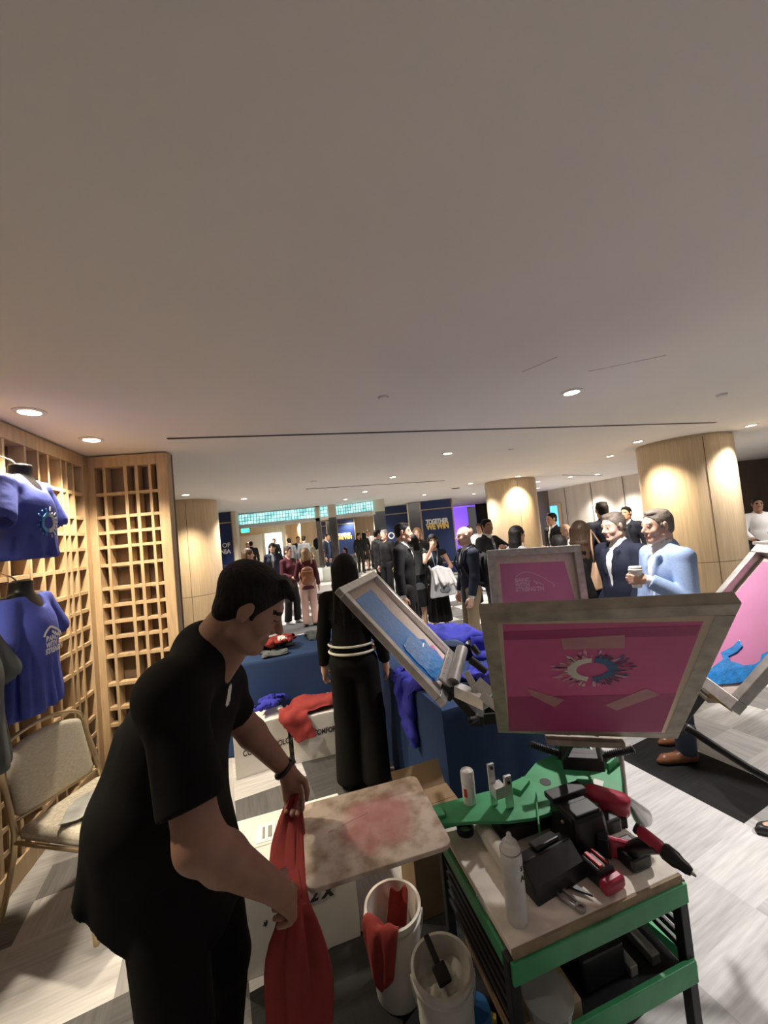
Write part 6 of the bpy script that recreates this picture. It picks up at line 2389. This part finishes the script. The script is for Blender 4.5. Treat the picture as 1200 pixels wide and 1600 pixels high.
    hc = neck + A(.03, 0, .05)
    for d, e in cuts:
        S.pcut(d, e + d * .01, .115)
    S.cap(neck + A(.05, 0, .03), H + Rh @ A(0, .0, -.06), .062, .075, .012, sub=True)
    p0 = W(127, 1390, 1.07)
    S.cut((-.62, 0, -.78), p0)
    S.cut((0, 0, -1), W(300, 1450, 1.15))
    V, F = S.mesh()
    cen = V[F].mean(1)
    c = W(361, 1086, 1.20)
    cand = np.linalg.norm((cen - c)[:, [1, 2]], axis=1) < .03
    mi = np.zeros(len(F), int)
    mi[cand & (cen[:, 0] > chest[0] + .06) & (np.abs(cen[:, 1] - c[1]) < .018)] = 1
    np_obj('t_shirt', V, F, [M['black_cloth'], M['print_white']], root, mi)
    # watch on the far wrist
    d = unit(wrL - elL)
    cpt = elL + (wrL - elL) * .93
    u = unit(np.cross(d, A(0, 0, 1)))
    v = np.cross(d, u)
    mb = MB()
    for off in (-.009, 0, .009):
        pass
    mb.tube([tuple(cpt + (u * math.cos(a) + v * math.sin(a)) * .0365) for a in np.linspace(0, 6.283, 25)[:-1]], .009, 8, closed=True)
    wt = mb.build('watch', M['plastic_black'], root, smooth='all')
    fc = cpt - v * .040 + A(0, -.012, .0)
    MB().cyl(tuple(cpt + (-v) * .034), tuple(cpt + (-v) * .043), .015, .015, 18).build('watch_face', M['plastic_black'], wt)
    # red shirt pulled off the board between his two hands, tail hanging down
    rows = []
    path = [(462, 1236, 1.50, .03, .012), (455, 1262, 1.49, .055, .018), (450, 1300, 1.42, .085, .022), (448, 1340, 1.34, .10, .024), (452, 1380, 1.25, .085, .022), (462, 1414, 1.135, .055, .018),
            (458, 1446, 1.10, .10, .026), (460, 1490, 1.09, .125, .028), (464, 1535, 1.09, .135, .03), (466, 1575, 1.09, .14, .032), (468, 1625, 1.09, .14, .034)]
    for i, (px, py, Y, wd, fd) in enumerate(path):
        c = at(px, py, Y)
        row = []
        for j in range(40):
            a = j / 40 * 6.2832
            fold = 1 + .26 * math.sin(a * 5 + i * .30) + .16 * math.sin(a * 8 - i * .5) + .10 * math.sin(a * 13 + i * .9)
            row.append((c.x + wd * .5 * math.cos(a) * fold, c.y + fd * math.sin(a) * fold * 1.3 + wd * .22 * math.cos(a), c.z))
        rows.append(row + [row[0]])
    o = sheet('red_shirt', rows, M['tee_red'], thick=.003)
    set_props(o, 'red shirt bunched in both hands of the bending man', 't-shirt')
foreground_man()

# ---------------------------------------------------------------- people in the hall
def to_local(pw, loc, face, h):
    an = math.atan2(face[1], face[0]) - math.pi / 2
    d = rz_(-an) @ (A(*pw) - A(loc[0], loc[1], 0))
    return tuple(d * 1.75 / h)
PANTS = lambda m, **k: dict(kind='pants', m=m, **k)
JK = lambda m, shirt='white_shirt', **k: dict(kind='jacket', m=m, shirt=shirt, **k)

# woman in black between the tables, seen from behind
def w_extra(root, J, sc):
    b = MB()
    for dz, r in ((.02, .008), (-.035, .009)):
        pts = [tuple((J['waist'] + J['Rt'] @ A(.178 * math.cos(a), .140 * math.sin(a) - .005, -.05 + dz)) * sc) for a in np.linspace(0, 6.283, 33)[:-1]]
        b.tube(pts, r, 6, closed=True)
    b.build('belt_stripe', M['print_cream'], root, smooth='all')
make_person('woman all in black with pale belt stripes standing between the blue tables', (-.32, 2.78), (.12, 1), 1.62,
            dict(fem=True, handL=(-.25, .05, .86), handR=(.24, .06, .86), head=(0, -.15, 0)), dict(kind='knit', m='black_cloth', sleeve=1.9, hem=-.02),
            PANTS('black_cloth', wide=.03), ('long', 'hair_dark'), 'skin_light', 'black_leather', .010, seed=1, extras=w_extra)

# trio by the screens
make_person('dark-haired man in a black suit facing right toward the woman in black', (.20, 5.05), (.93, -.25), 1.83,
            dict(head=(.1, .05, 0), handR=(.30, .02, .80), handL=(-.27, .0, .82), broad=1.06, fat=1.06), JK('black_suit'), PANTS('black_suit'), ('crop', 'hair_dark'), 'skin_light', res=.010, fine=True, seed=2)
def m_extra(root, J, sc):
    b = MB()
    c = J['chest'] * sc
    for s in (-1, 1):
        b.tube([tuple((J['neck'] + A(s * .06, .05, .01)) * sc), tuple((J['chest'] + A(s * .03, .155, -.02)) * sc), tuple((J['waist'] + A(0, .135, 0)) * sc)], .005, 6)
    ly = b.build('lanyard', M['blazer_blue'], root, smooth='all')
    MB().box(tuple((J['waist'] + A(0, .145, -.07)) * sc), (.09, .006, .12)).build('badge', M['paper'], ly)
mloc, mface = (.76, 6.4), (-.05, -1)
make_person('woman in a long black dress with one hand raised to her face', mloc, mface, 1.61,
            dict(fem=True, handR=(.055, .20, 1.505), elbowR=(.6, .3, -1), hdR=(-.25, -.25, .9), hnR=(-.3, -1, -.1), htR=(-1, 0, 0), curlR=.3, handL=(-.17, .26, 1.12), elbowL=(-.6, -.6, -.6), hdL=(.5, .8, -.2), hnL=(.1, 0, -1), curlL=.7, head=(0, .04, .05)),
            dict(kind='dress', m='black_suit', sleeve=.12, hem=-.05), dict(kind='skirt', m='black_cloth', L=.20, w=.20), ('long', 'hair_dark'), 'skin_light', 'flat', .010, fine=True, seed=3, extras=m_extra)
# clear bag with a white cloth held in her hand
bc = at(688, 905, 6.12)
t = thing('tote_bag', 'clear plastic bag with a white cloth held by the woman in the long dress', 'bag', (bc.x, bc.y, bc.z), 0)
S = SDF(.012)
for k in range(7):
    u = k / 6 - .5
    S.cap((u * .20, .01 * math.sin(k * 2), .10), (u * .36 + .05, .015 * math.sin(k * 1.7), -.26), .035, .055, .03)
S.cap((-.10, 0, .10), (-.16, 0, .22), .02, .015, .03)
S.cut((.1, 0, -1), (0, 0, -.27))
V, F = S.mesh()
np_obj('bag_body', V, F, M['bag_clear'], t)
S = SDF(.010)
rsb = np.random.RandomState(2)
for k in range(14):
    u = k / 13
    a = (-.10 + .26 * u, -.05 + .02 * math.sin(k * 2.1), .20 - .10 * abs(u - .3))
    b = (-.04 + .24 * u + .03 * rsb.randn(), -.075 + .02 * rsb.randn(), -.02 - .10 * rsb.rand() * (1 if k % 2 else .4))
    S.cap(a, b, .026, .022, .018)
V, F = S.mesh()
np_obj('white_cloth', V, F, M['white_shirt'], t)
S = SDF(.012)
S.ell((.05, -.048, -.17), (.085, .026, .06), .02)
V, F = S.mesh()
np_obj('dark_print', V, F, M['grey_suit'], t)

def backpack(label, base_loc, face, h, m, w=.30, hh=.42, d=.15, zc=1.20, strap='plastic_black', back=.20):
    an = math.atan2(face[1], face[0]) - math.pi / 2
    t = thing('backpack', label, 'backpack', (base_loc[0], base_loc[1], 0), an)
    s = h / 1.75
    S = SDF(.012)
    for z0 in (-.12, 0, .10):
        S.ell((0, -back, zc + z0), (w / 2, d / 2 + .01, hh * .30), .05)
    S.ell((0, -back - d * .42, zc - .08), (w * .38, d * .35, hh * .25), .02)
    V, F = S.mesh()
    np_obj('bag_body', V, F, M[m], t, scale=s)
    b = MB()
    for sx in (-1, 1):
        b.tube([(sx * .11 * s, -.15 * s, 1.40 * s), (sx * .12 * s, -.05 * s, 1.515 * s), (sx * .125 * s, .09 * s, 1.44 * s), (sx * .14 * s, .145 * s, 1.28 * s), (sx * .165 * s, .06 * s, 1.10 * s), (sx * .15 * s, -.12 * s, 1.02 * s)], .014, 8, flat=1.0)
    b.build('strap', M[strap], t, smooth='all')
    return t, s
lloc, lface = (1.0, 4.9), (-.97, -.15)
make_person('bald man in a navy blazer and khaki trousers facing left', lloc, lface, 1.70,
            dict(head=(.05, .0, 0), handL=(-.24, .10, .83), handR=(.24, .08, .84), broad=1.05), JK('navy_suit', hem=-.15), PANTS('khaki'), ('bald', 'hair_grey'), 'skin_pale', 'brown_leather', .010, fine=True, seed=4)
t, s = backpack('black backpack worn by the bald man', lloc, lface, 1.70, 'black_suit', zc=1.18)
MB().box((.0, -.315 * s, 1.13 * s), (.03, .004, .05)).build('logo_tag', M['print_white'], t)

# two women by the left, backpack and maroon sweater
make_person('person in a maroon top and black trousers standing left of the brown backpack', (-2.12, 8.15), (.85, -.55), 1.60,
            dict(fem=True, handR=(.12, .24, 1.05), handL=(-.10, .24, 1.08), head=(.3, .05, 0), footL=(-.10, .06), footR=(.10, -.04)), dict(kind='knit', m='maroon', hem=-.12), PANTS('black_suit', wide=.015), ('crop', 'hair_brown'), 'skin_pale', 'white_shoe', .014, seed=5)
rloc, rface = (-1.66, 7.75), (-.25, .95)
make_person('woman in a dark top and pink trousers wearing the brown backpack', rloc, rface, 1.55,
            dict(fem=True, handR=(.25, .02, .82), handL=(-.2, .22, 1.0), head=(.5, 0, 0)), dict(kind='knit', m='maroon', hem=-.10), PANTS('pink_trousers', wide=.012), ('bob', 'hair_blond'), 'skin_light', 'black_leather', .014, seed=6)
t, s = backpack('brown leather backpack on the woman in pink trousers', rloc, rface, 1.55, 'brown_leather', w=.27, hh=.34, d=.11, zc=1.14, strap='tan_leather', back=.19)
MB().box((0, -.21 * s, 1.24 * s), (.24 * s, .10, .012)).build('flap_edge', M['tan_leather'], t, bevel=.004)
make_person('dark-haired woman in a dark suit facing the camera left of the maroon top', (-2.83, 9.5), (.15, -1), 1.70, dict(fem=True), JK('navy_suit', 'grey_knit'), PANTS('navy_suit'), ('long', 'hair_dark'), 'skin_light', res=.016, seed=7)
make_person('brown-haired woman in profile partly behind the bending man\'s head', (-2.55, 7.0), (.95, .2), 1.66, dict(fem=True), dict(kind='knit', m='maroon'), PANTS('black_suit'), ('long', 'hair_brown'), 'skin_light', res=.014, seed=8)

# behind the trio
make_person('blond woman in a black top looking up behind the black-suited man', (.60, 7.5), (-.2, -1), 1.74, dict(fem=True, head=(0, -.15, 0), handR=(.1, .25, 1.2)), dict(kind='knit', m='black_cloth'), PANTS('black_suit'), ('bob', 'hair_blond'), 'skin_light', res=.014, seed=9)
make_person('woman in a dark grey jacket turned away between the black suit and the black dress', (.44, 6.55), (-.3, 1), 1.64, dict(fem=True), JK('tee_slate', None), dict(kind='skirt', m='black_suit', L=.45, w=.17), ('long', 'hair_dark'), 'skin_light', res=.014, seed=10)
make_person('man in a dark suit standing left of the black-suited man, further back', (-.24, 10.0), (.7, .4), 1.78, dict(handL=(-.25, 0, .85)), JK('black_suit'), PANTS('black_suit'), ('crop', 'hair_dark'), 'skin_light', res=.016, seed=11)
make_person('grey-haired man in dark clothes just behind the left dark suit', (-.04, 9.2), (-.6, -.6), 1.76, dict(), dict(kind='knit', m='black_suit'), PANTS('black_suit'), ('crop', 'hair_grey'), 'skin_light', res=.016, seed=12)

# right-hand group behind the raised screens
aloc, aface, ah = (1.99, 2.80), (-.99, .02), 1.72
cup_w = at(994, 902, 2.72)
hw = to_local((cup_w.x + .05, cup_w.y - .035, cup_w.z - .015), aloc, aface, ah)
make_person('man in a light blue blazer facing left with a coffee cup', aloc, aface, ah,
            dict(head=(.0, .06, 0), handL=hw, elbowL=(-.5, -.9, -.6), hdL=(.15, 1, .05), hnL=(1, .1, 0), htL=(0, .2, 1), curlL=.75, handR=(.22, .1, .85), broad=.94, footL=(-.11, .10), footR=(.1, -.05)),
            JK('blazer_blue', hem=-.16), PANTS('denim'), ('crop', 'hair_grey'), 'skin_light', 'brown_leather', .008, fine=True, seed=13)
cp = thing('coffee_cup', 'white paper coffee cup with a cream lid held by the man in the blue blazer', 'cup', (cup_w.x, cup_w.y, cup_w.z - .07), 0)
MB().lathe([(0, 0), (.030, 0), (.042, .12), (0, .12)], n=28).build('cup_body', M['paper'], cp, smooth=True)
MB().lathe([(.044, .118), (.045, .126), (.041, .130), (.040, .142), (.036, .146), (0, .146)], n=28).build('lid', M['print_cream'], cp, smooth=True)
MB().lathe([(.0345, .035), (.0395, .085)], n=28).build('sleeve', M['card_white'], cp, smooth=True)
make_person('grey-haired man in a dark navy suit smiling, left of the light blue blazer', (2.0, 3.35), (-.95, -.22), 1.72,
            dict(head=(-.05, .12, 0), handL=(-.22, .15, .88), fat=1.1, broad=1.06), JK('navy_suit'), PANTS('navy_suit'), ('crop', 'hair_grey'), 'skin_pale', 'black_leather', .009, fine=True, seed=14)
make_person('woman with very long wavy brown hair in black beside a tan shoulder bag', (1.93, 3.85), (.45, .9), 1.665, dict(fem=True), dict(kind='knit', m='black_cloth'), PANTS('black_suit', wide=.02), ('verylong', 'hair_brown'), 'skin_light', res=.010, seed=15)
sb = at(938, 888, 3.62)
t = thing('shoulder_bag', 'tan leather shoulder bag hanging beside the long brown hair', 'bag', sb, .3)
MB().box((0, 0, -.06), (.24, .10, .26), None, 0, .55).build('bag_body', M['tan_leather'], t, bevel=.02, smooth=True)
MB().tube([(-.06, 0, .06), (-.07, 0, .22), (-.02, .04, .36), (.05, 0, .2), (.06, 0, .06)], .010, 8).build('strap', M['tan_leather'], t, smooth='all')
make_person('tall man in a dark suit with his back turned, behind the brown-haired woman', (3.28, 5.8), (.15, 1), 1.86, dict(broad=1.05), JK('navy_suit'), PANTS('navy_suit'), ('crop', 'hair_dark'), 'skin_light', res=.012, seed=16)
make_person('man in glasses and a dark suit facing left beside the large column', (4.42, 7.05), (-.85, -.5), 1.75, dict(), JK('navy_suit'), PANTS('navy_suit'), ('crop', 'hair_dark'), 'skin_light', res=.013, seed=17)
make_person('balding man in a dark suit facing the camera, low behind the pink slogan screen', (2.78, 6.0), (-.2, -1), 1.58, dict(head=(.2, .05, 0)), JK('black_suit'), PANTS('black_suit'), ('bald', 'hair_grey'), 'skin_pale', res=.012, fine=True, seed=18)
make_person('short dark-haired person seen from behind just above the pink slogan screen', (1.56, 3.5), (.2, 1), 1.565, dict(fem=True, head=(0, .3, 0)), dict(kind='knit', m='black_cloth'), PANTS('black_suit'), ('crop', 'hair_dark'), 'skin_pale', res=.012, seed=19)
make_person('dark-haired man in black in profile before the small blue screen', (3.25, 7.5), (-.95, -.2), 1.77, dict(handL=(-.1, .25, 1.1)), JK('black_suit'), PANTS('black_suit'), ('crop', 'hair_dark'), 'skin_light', res=.014, seed=20)
make_person('woman with long dark hair and a grey top in profile facing right at mid-hall column', (1.68, 5.0), (.95, .25), 1.65, dict(fem=True), dict(kind='knit', m='grey_knit'), PANTS('black_suit'), ('long', 'hair_dark'), 'skin_light', res=.012, fine=True, seed=21)
make_person('man in a dark suit and grey tie left of the mid-hall column', (1.62, 6.2), (.6, -.75), 1.77, dict(handL=(-.05, .26, 1.30), elbowL=(-1, .2, -.6), head=(-.3, .0, 0)), JK('black_suit', tie='tie_grey'), PANTS('black_suit'), ('crop', 'hair_dark'), 'skin_tan', res=.012, fine=True, seed=22)
make_person('far woman in a white top with dark hair behind the bald man', (2.12, 9.8), (.3, -1), 1.66, dict(fem=True), dict(kind='shirt', m='white_shirt'), PANTS('black_suit'), ('long', 'hair_dark'), 'skin_light', res=.016, seed=23)
make_person('far person in a white shirt with lighter hair beside the dark-suited man with a tie', (2.52, 10.4), (-.6, -.8), 1.67, dict(), dict(kind='shirt', m='white_shirt'), PANTS('black_suit'), ('crop', 'hair_brown'), 'skin_light', res=.016, seed=24)
make_person('bartender in a white shirt behind the bar at the right edge', (6.72, 6.95), (-.5, -1), 1.68, dict(handL=(-.2, .25, 1.0), handR=(.2, .25, 1.0)), dict(kind='shirt', m='white_shirt'), PANTS('black_suit'), ('crop', 'hair_dark'), 'skin_tan', res=.014, seed=25)
make_person('person at the right edge of whom only a black flat shoe shows', (2.29, 2.17), (-1, .02), 1.60, dict(fem=True, hip=(0, -.02, .87), footR=(.10, -.22), footL=(-.10, .36), handL=(-.2, -.1, .80), handR=(.2, -.1, .80)), dict(kind='knit', m='black_suit'), PANTS('black_suit'), ('long', 'hair_dark'), 'skin_light', 'flat', .012, seed=26)

# distant guests
FAR = 'distant guests in the far hall'
def far(label, x, y, face, h, top, bot, hair, fem=False, seed=30, pose=None):
    p = dict(pose or {})
    p['fem'] = fem
    make_person(label, (x, y), face, h, p, top, bot, hair, 'skin_light', res=.021, group=FAR, seed=seed)
far('far guest in black at the left end of the far hall', -6.25, 17.3, (.6, -.5), 1.78, dict(kind='knit', m='black_suit'), PANTS('black_suit'), ('crop', 'hair_blond'), False, 31)
far('far guest in black with back turned, second from the left in the far hall', -5.85, 16.6, (-.3, 1), 1.80, JK('black_suit', None), PANTS('black_suit'), ('crop', 'hair_dark'), False, 32)
far('far guest in dark clothes in front of the glowing pale screen', -5.55, 19.0, (.2, -1), 1.84, JK('black_suit'), PANTS('black_suit'), ('crop', 'hair_dark'), False, 33)
far('far guest in a grey suit left of the far round columns', -3.80, 15.0, (-.6, .6), 1.78, JK('grey_suit'), PANTS('grey_suit'), ('crop', 'hair_dark'), False, 34)
far('far guest in dark clothes between the two grey suits', -3.72, 16.2, (.3, -1), 1.82, JK('black_suit'), PANTS('black_suit'), ('crop', 'hair_dark'), False, 35)
far('far guest in a pale grey suit with back turned, before the far columns', -3.22, 15.0, (.2, 1), 1.81, JK('grey_suit', None), PANTS('grey_suit'), ('crop', 'hair_dark'), False, 36)
far('far woman in a cream dress with long dark hair by the sofa', -2.38, 13.0, (-.4, .9), 1.70, dict(kind='dress', m='cream_dress', sleeve=.5), dict(kind='skirt', m='cream_dress', L=.48, w=.18), ('long', 'hair_dark'), True, 37)
far('far man in navy at the left of the pair beside the ring panel', -2.30, 14.7, (.9, -.2), 1.80, JK('navy_suit'), PANTS('navy_suit'), ('crop', 'hair_dark'), False, 38)
far('far man in a blue suit at the right of the pair beside the ring panel', -1.96, 13.8, (-.9, .1), 1.82, JK('blue_suit'), PANTS('blue_suit'), ('crop', 'hair_dark'), False, 39)
far('far woman in black on the left before the wooden doors', -1.20, 16.6, (.5, -1), 1.72, dict(kind='knit', m='black_suit'), PANTS('black_suit'), ('long', 'hair_dark'), True, 40)
far('far woman in black on the right before the wooden doors', -1.02, 17.4, (-.5, .8), 1.74, dict(kind='knit', m='black_suit'), dict(kind='skirt', m='black_suit', L=.5, w=.17), ('long', 'hair_dark'), True, 41)
far('far server in a white shirt and black trousers before the wooden doors', -.84, 18.0, (.3, -1), 1.80, dict(kind='shirt', m='white_shirt'), PANTS('black_suit'), ('crop', 'hair_dark'), False, 42, dict(handL=(-.12, .3, 1.1)))
far('dark-haired guest seated low by the planter stems', -1.42, 13.0, (-.7, -.3), 1.30, dict(kind='knit', m='black_suit'), PANTS('black_suit'), ('bob', 'hair_dark'), True, 43)
